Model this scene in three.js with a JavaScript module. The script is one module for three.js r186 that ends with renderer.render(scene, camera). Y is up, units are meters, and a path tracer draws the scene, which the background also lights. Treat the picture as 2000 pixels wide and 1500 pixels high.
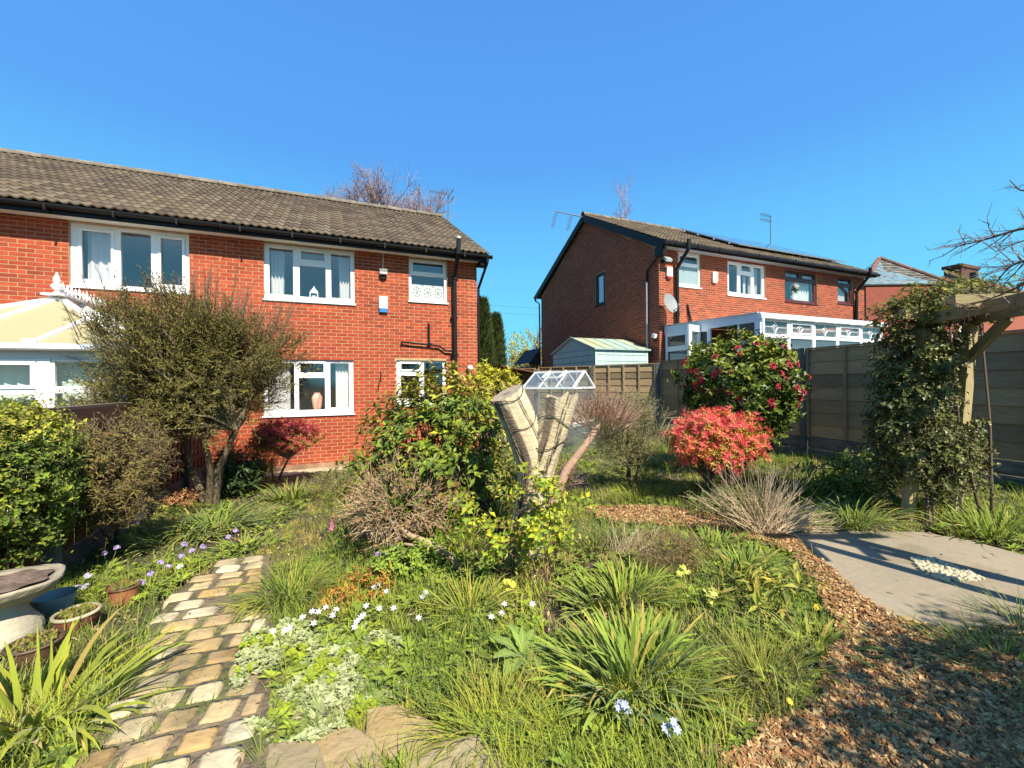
import * as THREE from 'three';

// ---------------------------------------------------------------- camera, sky, sun, exposure
const scene = new THREE.Scene();
const EYE = 1.6;
const camera = new THREE.PerspectiveCamera(2 * Math.atan(750 / 830) * 180 / Math.PI, 4 / 3, 0.05, 900);
{
  const yaw = 23.1 * Math.PI / 180, roll = -0.55 * Math.PI / 180;
  const F = new THREE.Vector3(Math.sin(yaw), 0, -Math.cos(yaw)), R0 = new THREE.Vector3(Math.cos(yaw), 0, Math.sin(yaw)), U0 = new THREE.Vector3().crossVectors(R0, F);
  const R = R0.clone().multiplyScalar(Math.cos(roll)).addScaledVector(U0, Math.sin(roll)), U = U0.clone().multiplyScalar(Math.cos(roll)).addScaledVector(R0, -Math.sin(roll));
  camera.quaternion.setFromRotationMatrix(new THREE.Matrix4().makeBasis(R, U, F.clone().negate()));
  camera.position.set(0, EYE, 0);
}
scene.add(camera);
const SUN_AZ = 7 * Math.PI / 180, SUN_EL = 46.5 * Math.PI / 180;
const sunDir = new THREE.Vector3(Math.sin(SUN_AZ) * Math.cos(SUN_EL), Math.sin(SUN_EL), Math.cos(SUN_AZ) * Math.cos(SUN_EL));
{
  // a clear spring sky: deep blue overhead, paler towards the horizon and round the sun
  const W = 512, H = 256, d = new Float32Array(W * H * 4), v = new THREE.Vector3();
  const zen = [0.044, 0.150, 0.43], mid = [0.062, 0.220, 0.51], low = [0.112, 0.425, 0.59], hor = [0.16, 0.47, 0.60], grd = [0.07, 0.06, 0.035];
  for (let j = 0; j < H; j++) for (let i = 0; i < W; i++) {
    const el = ((j + 0.5) / H - 0.5) * Math.PI, az = ((i + 0.5) / W - 0.5) * 2 * Math.PI;
    v.set(Math.cos(az) * Math.cos(el), Math.sin(el), Math.sin(az) * Math.cos(el));
    const e = el * 180 / Math.PI, k = (j * W + i) * 4, mixr = (a, b, t) => a + (b - a) * Math.min(1, Math.max(0, t));
    const glow = Math.pow(Math.max(0, v.dot(sunDir)), 6) * 0.10;
    for (let c = 0; c < 3; c++) {
      let x = e < 0 ? grd[c] : e < 6 ? mixr(hor[c], low[c], e / 6) : e < 26 ? mixr(low[c], mid[c], (e - 6) / 20) : mixr(mid[c], zen[c], (e - 26) / 30);
      if (e > 0) x += glow * [0.9, 0.9, 0.85][c];
      d[k + c] = x;
    }
    d[k + 3] = 1;
  }
  const t = new THREE.DataTexture(d, W, H, THREE.RGBAFormat, THREE.FloatType);
  t.mapping = THREE.EquirectangularReflectionMapping; t.magFilter = THREE.LinearFilter; t.needsUpdate = true;
  scene.background = t; scene.environment = t;
}
const sun = new THREE.DirectionalLight(new THREE.Color().setRGB(1, 0.93, 0.79), 5.0);
sun.position.copy(sunDir).multiplyScalar(60); sun.castShadow = true;
sun.shadow.mapSize.set(4096, 4096);
Object.assign(sun.shadow.camera, { left: -30, right: 30, top: 30, bottom: -30, near: 1, far: 160 });
scene.add(sun, sun.target);
const renderer = new THREE.WebGLRenderer({ antialias: true });
renderer.toneMapping = THREE.LinearToneMapping;
renderer.toneMappingExposure = 1.85;
renderer.shadowMap.enabled = true;

// ---------------------------------------------------------------- helpers
const V = (x, y, z) => new THREE.Vector3(x, y, z);
function rng(seed) { let a = seed >>> 0; return () => { a = (a + 0x6D2B79F5) | 0; let t = Math.imul(a ^ (a >>> 15), 1 | a); t = (t + Math.imul(t ^ (t >>> 7), 61 | t)) ^ t; return ((t ^ (t >>> 14)) >>> 0) / 4294967296; }; }
const lerp = (a, b, t) => a + (b - a) * t, clamp = (x, a, b) => Math.min(b, Math.max(a, x)), smooth = (x, a, b) => { const t = clamp((x - a) / (b - a), 0, 1); return t * t * (3 - 2 * t); };
const mixc = (a, b, t) => [lerp(a[0], b[0], t), lerp(a[1], b[1], t), lerp(a[2], b[2], t)];
const mul = (c, k) => [c[0] * k, c[1] * k, c[2] * k];
function hash2(i, j, s) { let n = Math.imul(i, 374761393) + Math.imul(j, 668265263) + Math.imul(s, 974634777); n = Math.imul(n ^ (n >>> 13), 1274126177); return ((n ^ (n >>> 16)) >>> 0) / 4294967296; }
function vnoise(x, y, s = 1, per = 0) {   // value noise, tileable when per > 0
  const i = Math.floor(x), j = Math.floor(y), fx = x - i, fy = y - j, u = fx * fx * (3 - 2 * fx), w = fy * fy * (3 - 2 * fy);
  const m = (a) => per ? ((a % per) + per) % per : a;
  return lerp(lerp(hash2(m(i), m(j), s), hash2(m(i + 1), m(j), s), u), lerp(hash2(m(i), m(j + 1), s), hash2(m(i + 1), m(j + 1), s), u), w);
}
const fbm = (x, y, s = 1, o = 4) => { let r = 0, a = 0.5; for (let k = 0; k < o; k++) { r += a * vnoise(x, y, s + k); x *= 2.03; y *= 2.03; a *= 0.5; } return r; };
// the lie of the land: gently down towards the house, up towards the right-hand fence
const ground = (x, z) => 0.042 * Math.max(x, 0) + 0.026 * (clamp(z, -10, 1) + 3);

const used = {};
function numbered(name) { const k = used[name] ?? 0; used[name] = k + 1; return k ? name + '_' + String(k).padStart(3, '0') : name; }
function tag(o, label, category, group, kind) {
  if (label) o.userData.label = label;
  if (category) o.userData.category = category;
  if (group) o.userData.group = group;
  if (kind) o.userData.kind = kind;
  return o;
}
const worldOf = new Map([[scene, V(0, 0, 0)]]);
function thing(name, label, category, at, group) {     // a Group at the thing's base
  const o = new THREE.Group(); o.name = numbered(name); o.position.set(...at); scene.add(o);
  worldOf.set(o, V(...at));
  return tag(o, label, category, group);
}
function put(mesh, name, parent, at) {                 // a mesh at a world position under its parent
  const w = worldOf.get(parent);
  mesh.name = parent === scene ? numbered(name) : name;
  mesh.position.set(at[0] - w.x, at[1] - w.y, at[2] - w.z);
  mesh.castShadow = mesh.receiveShadow = true;
  parent.add(mesh); worldOf.set(mesh, V(...at));
  return mesh;
}
function partOf(name, geometry, material, parent) {    // geometry written in world coordinates
  const w = worldOf.get(parent); geometry.translate(-w.x, -w.y, -w.z);
  const m = new THREE.Mesh(geometry, material); m.name = parent === scene ? numbered(name) : name;
  m.castShadow = m.receiveShadow = true; parent.add(m); worldOf.set(m, w.clone());
  return m;
}
const stuff = (m) => { m.userData.kind = 'stuff'; return m; };
const structure = (m) => { m.userData.kind = 'structure'; return m; };

class MB {                                             // collects boxes, bars, tubes, leaves; build() makes ONE named mesh
  constructor() { this.p = []; this.c = []; this.u = []; this.i = []; this.colored = false; }
  v(x, y, z, col, u = 0, w = 0) { this.p.push(x, y, z); if (col) { this.c.push(col[0], col[1], col[2]); this.colored = true; } else this.c.push(1, 1, 1); this.u.push(u, w); return this.p.length / 3 - 1; }
  tri(a, b, c) { this.i.push(a, b, c); }
  quad(a, b, c, d, col, su, sv) {                      // four points, uv in metres
    const lu = su ?? a.distanceTo(b), lv = sv ?? b.distanceTo(c), o = this.uo ?? 0;
    const i = this.v(a.x, a.y, a.z, col, o, o), j = this.v(b.x, b.y, b.z, col, o + lu, o), k = this.v(c.x, c.y, c.z, col, o + lu, o + lv), l = this.v(d.x, d.y, d.z, col, o, o + lv);
    this.i.push(i, j, k, i, k, l);
  }
  obox(c, ax, ay, az, col) {                           // centre and three half axes
    const P = (i, j, k) => V(c.x + ax.x * i + ay.x * j + az.x * k, c.y + ax.y * i + ay.y * j + az.y * k, c.z + ax.z * i + ay.z * j + az.z * k);
    this.quad(P(-1, -1, 1), P(1, -1, 1), P(1, 1, 1), P(-1, 1, 1), col);
    this.quad(P(1, -1, -1), P(-1, -1, -1), P(-1, 1, -1), P(1, 1, -1), col);
    this.quad(P(1, -1, 1), P(1, -1, -1), P(1, 1, -1), P(1, 1, 1), col);
    this.quad(P(-1, -1, -1), P(-1, -1, 1), P(-1, 1, 1), P(-1, 1, -1), col);
    this.quad(P(-1, 1, 1), P(1, 1, 1), P(1, 1, -1), P(-1, 1, -1), col);
    this.quad(P(-1, -1, -1), P(1, -1, -1), P(1, -1, 1), P(-1, -1, 1), col);
    return this;
  }
  box(x0, y0, z0, x1, y1, z1, col) { return this.obox(V((x0 + x1) / 2, (y0 + y1) / 2, (z0 + z1) / 2), V(Math.abs(x1 - x0) / 2, 0, 0), V(0, Math.abs(y1 - y0) / 2, 0), V(0, 0, Math.abs(z1 - z0) / 2), col); }
  bar(p, q, w, h, col, up = V(0, 1, 0)) {              // a square bar from p to q, w across, h along up
    const d = q.clone().sub(p), L = d.length(); d.normalize();
    const s = new THREE.Vector3().crossVectors(d, up).normalize(), t = new THREE.Vector3().crossVectors(s, d).normalize();
    return this.obox(p.clone().add(q).multiplyScalar(0.5), d.multiplyScalar(L / 2), t.multiplyScalar(h / 2), s.multiplyScalar(w / 2), col);
  }
  tube(pts, radii, sides = 6, col, cap = true) {
    const n = pts.length, r = (k) => Array.isArray(radii) ? radii[k] : radii, ring = [];
    let ref = V(0.13, 0.21, 0.97), len = 0;
    for (let k = 0; k < n; k++) {
      const d = (pts[Math.min(n - 1, k + 1)]).clone().sub(pts[Math.max(0, k - 1)]).normalize();
      if (Math.abs(d.dot(ref)) > 0.95) ref = V(0.97, 0.2, 0.1);
      const s = new THREE.Vector3().crossVectors(d, ref).normalize(), t = new THREE.Vector3().crossVectors(s, d).normalize();
      if (k) len += pts[k].distanceTo(pts[k - 1]);
      const row = [];
      for (let a = 0; a <= sides; a++) {
        const th = a / sides * 2 * Math.PI, cs = Math.cos(th) * r(k), sn = Math.sin(th) * r(k), cc = typeof col === 'function' ? col(k / (n - 1), a) : col;
        row.push(this.v(pts[k].x + s.x * cs + t.x * sn, pts[k].y + s.y * cs + t.y * sn, pts[k].z + s.z * cs + t.z * sn, cc, a / sides * 2 * Math.PI * r(0), len));
      }
      ring.push(row);
      if (k) for (let a = 0; a < sides; a++) this.i.push(ring[k - 1][a], row[a], row[a + 1], ring[k - 1][a], row[a + 1], ring[k - 1][a + 1]);
    }
    if (cap) for (const [row, k, f] of [[ring[0], 0, 1], [ring[n - 1], n - 1, 0]]) {
      if (r(k) < 0.012) continue;
      const c = this.v(pts[k].x, pts[k].y, pts[k].z, typeof col === 'function' ? col(k / (n - 1), 0) : col, 0.05, 0.05);
      const cp = row.map((q) => this.v(this.p[q * 3], this.p[q * 3 + 1], this.p[q * 3 + 2], this.colored ? [this.c[q * 3], this.c[q * 3 + 1], this.c[q * 3 + 2]] : undefined, 0, 0));
      for (let a = 0; a < sides; a++) f ? this.i.push(c, cp[a], cp[a + 1]) : this.i.push(c, cp[a + 1], cp[a]);
    }
    return this;
  }
  // a leaf with a folded midrib: base point, direction, a vector roughly normal to the blade
  leaf(P, d, nrm, len, wid, col, fold = 0.25, droop = 0.15, tip = 0.5) {
    const s = new THREE.Vector3().crossVectors(d, nrm).normalize(), t = new THREE.Vector3().crossVectors(s, d).normalize();
    const at = (a, b, c) => this.v(P.x + d.x * a * len + s.x * b * wid + t.x * c * len, P.y + d.y * a * len + s.y * b * wid + t.y * c * len, P.z + d.z * a * len + s.z * b * wid + t.z * c * len, col, b, a);
    const f = fold * wid / len;
    const b0 = at(0, 0, 0), m1 = at(tip * 0.92, 0, -f * 0.6), l1 = at(tip * 0.8, -0.5, f * 0.4), r1 = at(tip * 0.8, 0.5, f * 0.4), tp = at(1, 0, -droop);
    this.i.push(b0, m1, l1, b0, r1, m1, l1, m1, tp, m1, r1, tp);
  }
  needle(P, d, nrm, len, wid, col) {
    const s = new THREE.Vector3().crossVectors(d, nrm).normalize();
    const a = this.v(P.x - s.x * wid / 2, P.y - s.y * wid / 2, P.z - s.z * wid / 2, col), b = this.v(P.x + s.x * wid / 2, P.y + s.y * wid / 2, P.z + s.z * wid / 2, col), c = this.v(P.x + d.x * len, P.y + d.y * len, P.z + d.z * len, col);
    this.i.push(a, b, c);
  }
  // a strap leaf: arches from its root outwards
  blade(P, az, tilt, len, wid, arch, col, col2, segs = 5, twist = 0) {
    let x = P.x, y = P.y, z = P.z, el = tilt, prev = null;
    const ca = Math.cos(az), sa = Math.sin(az), step = len / segs, tx = -sa, tz = ca;
    for (let k = 0; k <= segs; k++) {
      const t = k / segs, w = wid * (t < 0.15 ? 0.6 + t * 2.6 : Math.pow(1 - (t - 0.15) / 0.85, 0.55)) / 2, c = mixc(col, col2 ?? col, t), tw = twist * t;
      const sx = tx * Math.cos(tw), sy = Math.sin(tw), sz = tz * Math.cos(tw);
      if (k === segs) { const e = this.v(x, y, z, c, 0, t); this.i.push(prev[0], prev[1], e); break; }
      const cur = [this.v(x - sx * w, y - sy * w, z - sz * w, c, 0, t), this.v(x + sx * w, y + sy * w, z + sz * w, c, 1, t)];
      if (prev) this.i.push(prev[0], prev[1], cur[1], prev[0], cur[1], cur[0]);
      prev = cur; x += Math.cos(el) * ca * step; z += Math.cos(el) * sa * step; y += Math.sin(el) * step; el -= arch / segs * (0.4 + t * 1.6);
    }
  }
  lathe(prof, cx, cy, cz, seg = 24, col, wob) {        // profile [[r, y], ...]
    const rows = [];
    let len = 0;
    prof.forEach(([r, y], k) => {
      if (k) len += Math.hypot(r - prof[k - 1][0], y - prof[k - 1][1]);
      const row = [];
      for (let a = 0; a <= seg; a++) { const th = a / seg * 2 * Math.PI, q = r * (wob ? wob(th, y) : 1); row.push(this.v(cx + Math.cos(th) * q, cy + y, cz + Math.sin(th) * q, typeof col === 'function' ? col(th, y) : col, a / seg * 2 * Math.PI * Math.max(r, 0.1), len)); }
      if (k) for (let a = 0; a < seg; a++) this.i.push(rows[k - 1][a], row[a], row[a + 1], rows[k - 1][a], row[a + 1], rows[k - 1][a + 1]);
      rows.push(row);
    });
    return this;
  }
  geometry(smoothed) {
    const g = new THREE.BufferGeometry();
    g.setAttribute('position', new THREE.Float32BufferAttribute(this.p, 3));
    g.setAttribute('uv', new THREE.Float32BufferAttribute(this.u, 2));
    if (this.colored) g.setAttribute('color', new THREE.Float32BufferAttribute(this.c, 3));
    g.setIndex(this.i);
    if (smoothed) g.computeVertexNormals();
    return g;
  }
  build(name, material, parent, smoothed = false) { return partOf(name, this.geometry(smoothed), material, parent); }
}

// ---------------------------------------------------------------- textures and materials
function dataTex(n, fn, srgb = false, rx = 1, ry = rx) {
  const d = new Uint8Array(n * n * 4);
  for (let j = 0; j < n; j++) for (let i = 0; i < n; i++) { const c = fn(i / n, j / n), k = (j * n + i) * 4; d[k] = clamp(c[0], 0, 1) * 255; d[k + 1] = clamp(c[1], 0, 1) * 255; d[k + 2] = clamp(c[2], 0, 1) * 255; d[k + 3] = (c[3] ?? 1) * 255; }
  const t = new THREE.DataTexture(d, n, n); t.wrapS = t.wrapT = THREE.RepeatWrapping; t.magFilter = THREE.LinearFilter; t.minFilter = THREE.LinearMipmapLinearFilter; t.generateMipmaps = true;
  t.repeat.set(rx, ry); if (srgb) t.colorSpace = THREE.SRGBColorSpace; t.needsUpdate = true; return t;
}
const tn = (u, v, f, s) => vnoise(u * f, v * f, s, f);
const pnoise = (u, v, f, s, o = 4) => { let r = 0, a = 0.5; for (let k = 0; k < o; k++) { r += a * tn(u, v, f << k, s + k); a *= 0.5; } return r / (1 - Math.pow(0.5, o)); };
const gray = (x) => [x, x, x];
const texGrain = dataTex(256, (u, v) => gray(0.62 + 0.38 * pnoise(u, v, 8, 3, 5)), false, 1.3);
const texMottle = dataTex(512, (u, v) => gray(0.55 + 0.45 * smooth(pnoise(u, v, 4, 11, 6), 0.25, 0.7)), false, 0.9);
const texBump = dataTex(512, (u, v) => gray(pnoise(u, v, 16, 21, 5)), false, 1.6);
const texWood = dataTex(512, (u, v) => { const w = pnoise(u, v, 4, 31, 3) * 0.25; const s = tn(u * 0.25, v + w * 0.3, 64, 33) * 0.5 + tn(u * 0.5, v + w * 0.2, 128, 34) * 0.3 + pnoise(u, v, 4, 37, 4) * 0.4; return gray(0.5 + 0.5 * s); }, false, 0.7, 1.6);
const texPatina = dataTex(512, (u, v) => { const a = smooth(pnoise(u, v, 4, 51, 5), 0.42, 0.62), b = pnoise(u, v, 16, 55, 4); return [0.78 + 0.22 * b, 0.74 + 0.26 * b - 0.04 * a, 0.66 + 0.30 * b - 0.10 * a]; }, false, 0.6);
const col = (r, g, b) => new THREE.Color().setRGB(r, g, b);
const std = (c, rough = 0.8, o = {}) => new THREE.MeshStandardMaterial({ color: col(...c), roughness: rough, side: THREE.DoubleSide, ...o });
const vstd = (rough = 0.8, o = {}) => new THREE.MeshStandardMaterial({ vertexColors: true, roughness: rough, side: THREE.DoubleSide, ...o });
const M = {
  mortar: std([0.54, 0.345, 0.175], 0.95, { map: texGrain, bumpMap: texBump, bumpScale: 0.004 }),
  brick: vstd(0.9, { map: texGrain, bumpMap: texBump, bumpScale: 0.006 }),
  upvc: std([0.83, 0.83, 0.81], 0.35),
  upvcCream: std([0.78, 0.75, 0.66], 0.5),
  black: new THREE.MeshPhysicalMaterial({ color: col(0.012, 0.011, 0.011), roughness: 0.45, specularIntensity: 0.45, side: THREE.DoubleSide }),
  darkWood: std([0.035, 0.02, 0.016], 0.5),
  mahogany: std([0.10, 0.022, 0.018], 0.35),
  soffit: std([0.72, 0.68, 0.58], 0.6),
  glass: new THREE.MeshPhysicalMaterial({ color: 0xffffff, roughness: 0.0, transmission: 1, thickness: 0, ior: 2.3, side: THREE.DoubleSide }),
  clearGlass: new THREE.MeshPhysicalMaterial({ color: col(0.93, 0.97, 0.97), roughness: 0.0, transmission: 1, thickness: 0, ior: 1.6, side: THREE.DoubleSide }),
  frosted: new THREE.MeshPhysicalMaterial({ color: col(0.55, 0.72, 0.74), roughness: 0.35, transmission: 0.55, thickness: 0, ior: 1.8, bumpMap: texMottle, bumpScale: 0.02, side: THREE.DoubleSide }),
  tile: vstd(0.92, { map: texMottle, bumpMap: texBump, bumpScale: 0.006 }),
  plaster: std([0.55, 0.53, 0.50], 0.9),
  curtain: new THREE.MeshPhysicalMaterial({ color: col(0.80, 0.80, 0.78), roughness: 0.95, transmission: 0.35, thickness: 0, side: THREE.DoubleSide }),
  leaf: new THREE.MeshPhysicalMaterial({ color: col(1.45, 1.32, 0.62), vertexColors: true, roughness: 0.85, transmission: 0.32, thickness: 0, ior: 1.4, side: THREE.DoubleSide }),
  gloss: new THREE.MeshPhysicalMaterial({ color: col(1.35, 1.25, 0.75), vertexColors: true, roughness: 0.42, specularIntensity: 0.6, transmission: 0.12, thickness: 0, side: THREE.DoubleSide }),
  petal: new THREE.MeshPhysicalMaterial({ vertexColors: true, roughness: 0.8, transmission: 0.3, thickness: 0, side: THREE.DoubleSide }),
  bark: vstd(0.95, { map: texWood, bumpMap: texWood, bumpScale: 0.012 }),
  twig: vstd(0.9),
  wood: vstd(0.85, { map: texWood, bumpMap: texWood, bumpScale: 0.006 }),
  woodFine: vstd(0.85, { map: (() => { const t = texWood.clone(); t.repeat.set(3, 6); t.needsUpdate = true; return t; })() }),
  stone: vstd(0.95, { map: texPatina, bumpMap: texBump, bumpScale: 0.012 }),
  plainStone: vstd(0.95, { map: texMottle, bumpMap: texBump, bumpScale: 0.01 }),
  concrete: vstd(0.95, { map: texPatina, bumpMap: texBump, bumpScale: 0.004 }),
  soil: vstd(1, { map: texMottle, bumpMap: texBump, bumpScale: 0.03 }),
  metal: vstd(0.45, { metalness: 0.0, map: texGrain }),
  alu: std([0.62, 0.64, 0.63], 0.38, { metalness: 0.6 }),
  steel: std([0.10, 0.10, 0.105], 0.6),
  matt: vstd(0.8),
};
// ---------------------------------------------------------------- building kit
const frameOf = (o, n) => { const u = new THREE.Vector3().crossVectors(V(0, 1, 0), n); return { o, n, u, P: (a, b, c = 0) => V(o.x + u.x * a + n.x * c, o.y + b, o.z + u.z * a + n.z * c), M: new THREE.Matrix4().makeBasis(u, V(0, 1, 0), n).setPosition(o) }; };
const shapeOf = (pts, holes = []) => { const s = new THREE.Shape(pts.map((p) => new THREE.Vector2(...p))); for (const h of holes) s.holes.push(new THREE.Path(h.map((p) => new THREE.Vector2(...p)))); return s; };
const rectPts = (a, b, c, d) => [[a, b], [c, b], [c, d], [a, d]];
const holePts = (a, b, c, d) => [[a, b], [a, d], [c, d], [c, b]];
function extrude(fr, shape, n0, n1, bevel = 0) {       // a shape in the frame's plane, from n0 to n1 along its normal
  const g = new THREE.ExtrudeGeometry(shape, { depth: n1 - n0 - 2 * bevel, bevelEnabled: bevel > 0, bevelThickness: bevel, bevelSize: bevel, bevelOffset: -bevel, bevelSegments: 1, curveSegments: 8 });
  g.translate(0, 0, n0 + bevel); g.applyMatrix4(fr.M); return g;
}
function boxIn(m, fr, a0, b0, c0, a1, b1, c1, col) {   // a box between two corners of a frame
  return m.obox(fr.P((a0 + a1) / 2, (b0 + b1) / 2, (c0 + c1) / 2), fr.u.clone().multiplyScalar(Math.abs(a1 - a0) / 2), V(0, Math.abs(b1 - b0) / 2, 0), fr.n.clone().multiplyScalar(Math.abs(c1 - c0) / 2), col);
}
// a brick wall: recessed mortar sheet with openings, single bricks as sub-parts, the rest joined
function brickWall(house, fr, outline, openings, pal, seed, singles, thick = 0.24) {
  const R = rng(seed), W = Math.max(...outline.map((p) => p[0])), Hm = Math.max(...outline.map((p) => p[1]));
  const wall = partOf('wall', extrude(fr, shapeOf(outline, openings.map((q) => holePts(...q))), -thick, -0.0025), M.mortar, house);
  const roofAt = (u) => {                              // height of the outline over u
    let t = 0; const n = outline.length;
    for (let k = 0; k < n; k++) { const [a, b] = [outline[k], outline[(k + 1) % n]]; const lo = Math.min(a[0], b[0]), hi = Math.max(a[0], b[0]); if (u >= lo - 1e-6 && u <= hi + 1e-6) t = Math.max(t, hi - lo < 1e-6 ? Math.max(a[1], b[1]) : lerp(a[1], b[1], (u - a[0]) / (b[0] - a[0]))); }
    return t;
  };
  const list = [];
  for (let k = 0; k * 0.075 < Hm - 0.04; k++) {
    const v0 = k * 0.075 + 0.0065, v1 = v0 + 0.062;
    for (let i = -1; i * 0.225 < W; i++) {
      let s = [[i * 0.225 + (k % 2) * 0.1125 + 0.006, i * 0.225 + (k % 2) * 0.1125 + 0.219]];
      for (const [a, b, c, d] of openings) if (v1 > b + 0.01 && v0 < d - 0.01) s = s.flatMap(([p, q]) => q <= a || p >= c ? [[p, q]] : [[p, a - 0.004], [c + 0.004, q]].filter(([x, y]) => y - x > 0.03));
      for (let [p, q] of s) {
        p = Math.max(p, 0); q = Math.min(q, W);
        if (q - p < 0.03) continue;
        const top = Math.min(roofAt(p), roofAt(q));
        if (v0 + 0.02 > top) continue;
        list.push([p, v0, q, Math.min(v1, top), R()]);
      }
    }
  }
  const eye = V(0, EYE, 0), pick = (r, u, v) => { const t = vnoise(u * 3.1 + seed, v * 9, 5); return mul(mixc(pal[Math.floor(r * pal.length)], pal[0], 0.25 * t), (0.80 + 0.34 * ((r * 7919) % 1)) * (0.80 + 0.36 * fbm(u * 0.55 + seed, v * 0.8, 9, 4))); };
  const full = list.filter((b) => b[2] - b[0] > 0.2125 && b[3] - b[1] > 0.0615).sort((a, b) => fr.P(a[0], a[1]).distanceTo(eye) - fr.P(b[0], b[1]).distanceTo(eye)).slice(0, singles);
  const own = new Set(full), geos = [];
  for (let k = 0; k < 12; k++) { const m = new MB(); m.uo = k * 0.37; boxIn(m, fr, -0.1065, -0.031, -0.05, 0.1065, 0.031, 0, pick((k + 0.5) / 12, k, 0)); const g = m.geometry(); g.translate(-fr.o.x, -fr.o.y, -fr.o.z); geos.push(g); }
  const rest = new MB();
  for (const b of list) {
    const proud = 0.0025 * ((b[4] * 131) % 1);
    if (own.has(b)) { const c = fr.P((b[0] + b[2]) / 2, (b[1] + b[3]) / 2, proud); put(new THREE.Mesh(geos[Math.floor(b[4] * 12)], M.brick), 'brick', wall, [c.x, c.y, c.z]); }
    else { rest.uo = (b[4] * 77) % 3; boxIn(rest, fr, b[0], b[1], -0.03, b[2], b[3], proud, pick(b[4], b[0], b[1])); }
  }
  stuff(rest.build('brickwork', M.brick, wall));
  return wall;
}
// a window: frame (mesh) > panes, sill; panes are fractions [x0, y0, x1, y1, opens]
function windowIn(house, fr, [a0, b0, a1, b1], panes, o = {}) {
  const mat = o.mat ?? M.upvc, rec = o.recess ?? 0.05, w = a1 - a0, h = b1 - b0, px = (q) => [a0 + q[0] * w, b0 + q[1] * h, a0 + q[2] * w, b0 + q[3] * h];
  const f = partOf(o.name ?? 'window', extrude(fr, shapeOf(rectPts(a0 + 0.002, b0 + 0.002, a1 - 0.002, b1 - 0.002), panes.map((q) => holePts(...px(q)))), -rec - 0.06, -rec, 0.004), mat, house);
  for (const q of panes) {
    const [x0, y0, x1, y1] = px(q);
    if (q[4]) { const e = 0.042; partOf('sash', extrude(fr, shapeOf(rectPts(x0 - e, y0 - e, x1 + e, y1 + e), [holePts(x0 + 0.006, y0 + 0.006, x1 - 0.006, y1 - 0.006)]), -rec - 0.001, -rec + 0.018, 0.005), mat, f); }
    const m = new MB(); m.quad(fr.P(x0 - 0.004, y0 - 0.004, -rec - 0.035), fr.P(x1 + 0.004, y0 - 0.004, -rec - 0.035), fr.P(x1 + 0.004, y1 + 0.004, -rec - 0.035), fr.P(x0 - 0.004, y1 + 0.004, -rec - 0.035));
    m.build('pane', q[5] ?? o.glass ?? M.glass, f);
  }
  if (o.sill !== false) { const m = new MB(); boxIn(m, fr, a0 - 0.02, b0 - 0.035, -rec - 0.05, a1 + 0.02, b0 + 0.001, 0.035); m.build('sill', mat, f); }
  return f;
}
// one interlocking double-roll roof tile, front edge at z = 0, running back along -z
function tileGeometry(c, w = 0.296, len = 0.41) {
  const m = new MB(), N = 12, prof = (t) => 0.030 * Math.pow(0.5 + 0.5 * Math.cos(2 * Math.PI * (t * 2 - 0.42)), 1.6), a = [], b = [], e = [];
  for (let k = 0; k <= N; k++) { const t = k / N, x = t * w, y = prof(t); a.push(m.v(x, y + 0.026, 0, c, x, 0)); b.push(m.v(x, y - 0.004, -len, c, x, len)); e.push(m.v(x, y, 0.002, mul(c, 0.8), x, 0.02)); }
  for (let k = 0; k < N; k++) { m.i.push(a[k], a[k + 1], b[k + 1], a[k], b[k + 1], b[k], e[k], e[k + 1], a[k + 1], e[k], a[k + 1], a[k]); }
  return m.geometry();
}
const TILE_PAL = [[0.150, 0.106, 0.060], [0.130, 0.090, 0.052], [0.168, 0.122, 0.071], [0.114, 0.080, 0.048], [0.19, 0.142, 0.088]];
const TILES = []; { const R = rng(77); for (let k = 0; k < 10; k++) TILES.push(tileGeometry(mul(TILE_PAL[k % 5], 0.9 + 0.2 * R()))); }
function tiledSlope(roof, o, u, up, W, L, singles, seed) {   // o: left end of the eave; u along it, up the slope
  const R = rng(seed), nrm = new THREE.Vector3().crossVectors(u, up).normalize(), back = up.clone().negate(), M0 = new THREE.Matrix4().makeBasis(u, nrm, back);
  const nx = Math.round(W / 0.3), g = 0.335, ny = Math.ceil((L - 0.1) / g), eye = V(0, EYE, 0), all = [];
  for (let k = 0; k < ny; k++) for (let i = 0; i < nx; i++) all.push({ p: o.clone().addScaledVector(u, i * W / nx).addScaledVector(up, k * g + (R() - 0.5) * 0.008).addScaledVector(nrm, 0.012 + R() * 0.004), v: Math.floor(R() * 10), k });
  all.sort((a, b) => a.p.distanceTo(eye) - b.p.distanceTo(eye));
  const rest = new MB(), q = new THREE.Quaternion().setFromRotationMatrix(M0), w = worldOf.get(roof), v = V(0, 0, 0);
  all.forEach((t, n) => {
    if (n < singles) { const m = new THREE.Mesh(TILES[t.v], M.tile); m.quaternion.copy(q); put(m, 'roof_tile', roof, [t.p.x, t.p.y, t.p.z]); return; }
    const gm = TILES[t.v], P = gm.attributes.position, C = gm.attributes.color, U = gm.attributes.uv, base = rest.p.length / 3, off = R() * 2;
    for (let k = 0; k < P.count; k++) { v.fromBufferAttribute(P, k).applyMatrix4(M0).add(t.p); rest.v(v.x, v.y, v.z, [C.getX(k), C.getY(k), C.getZ(k)], U.getX(k) + off, U.getY(k) + off); }
    for (const i of gm.index.array) rest.i.push(base + i);
  });
  if (rest.i.length) stuff(rest.build('tiling', M.tile, roof));
}
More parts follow.
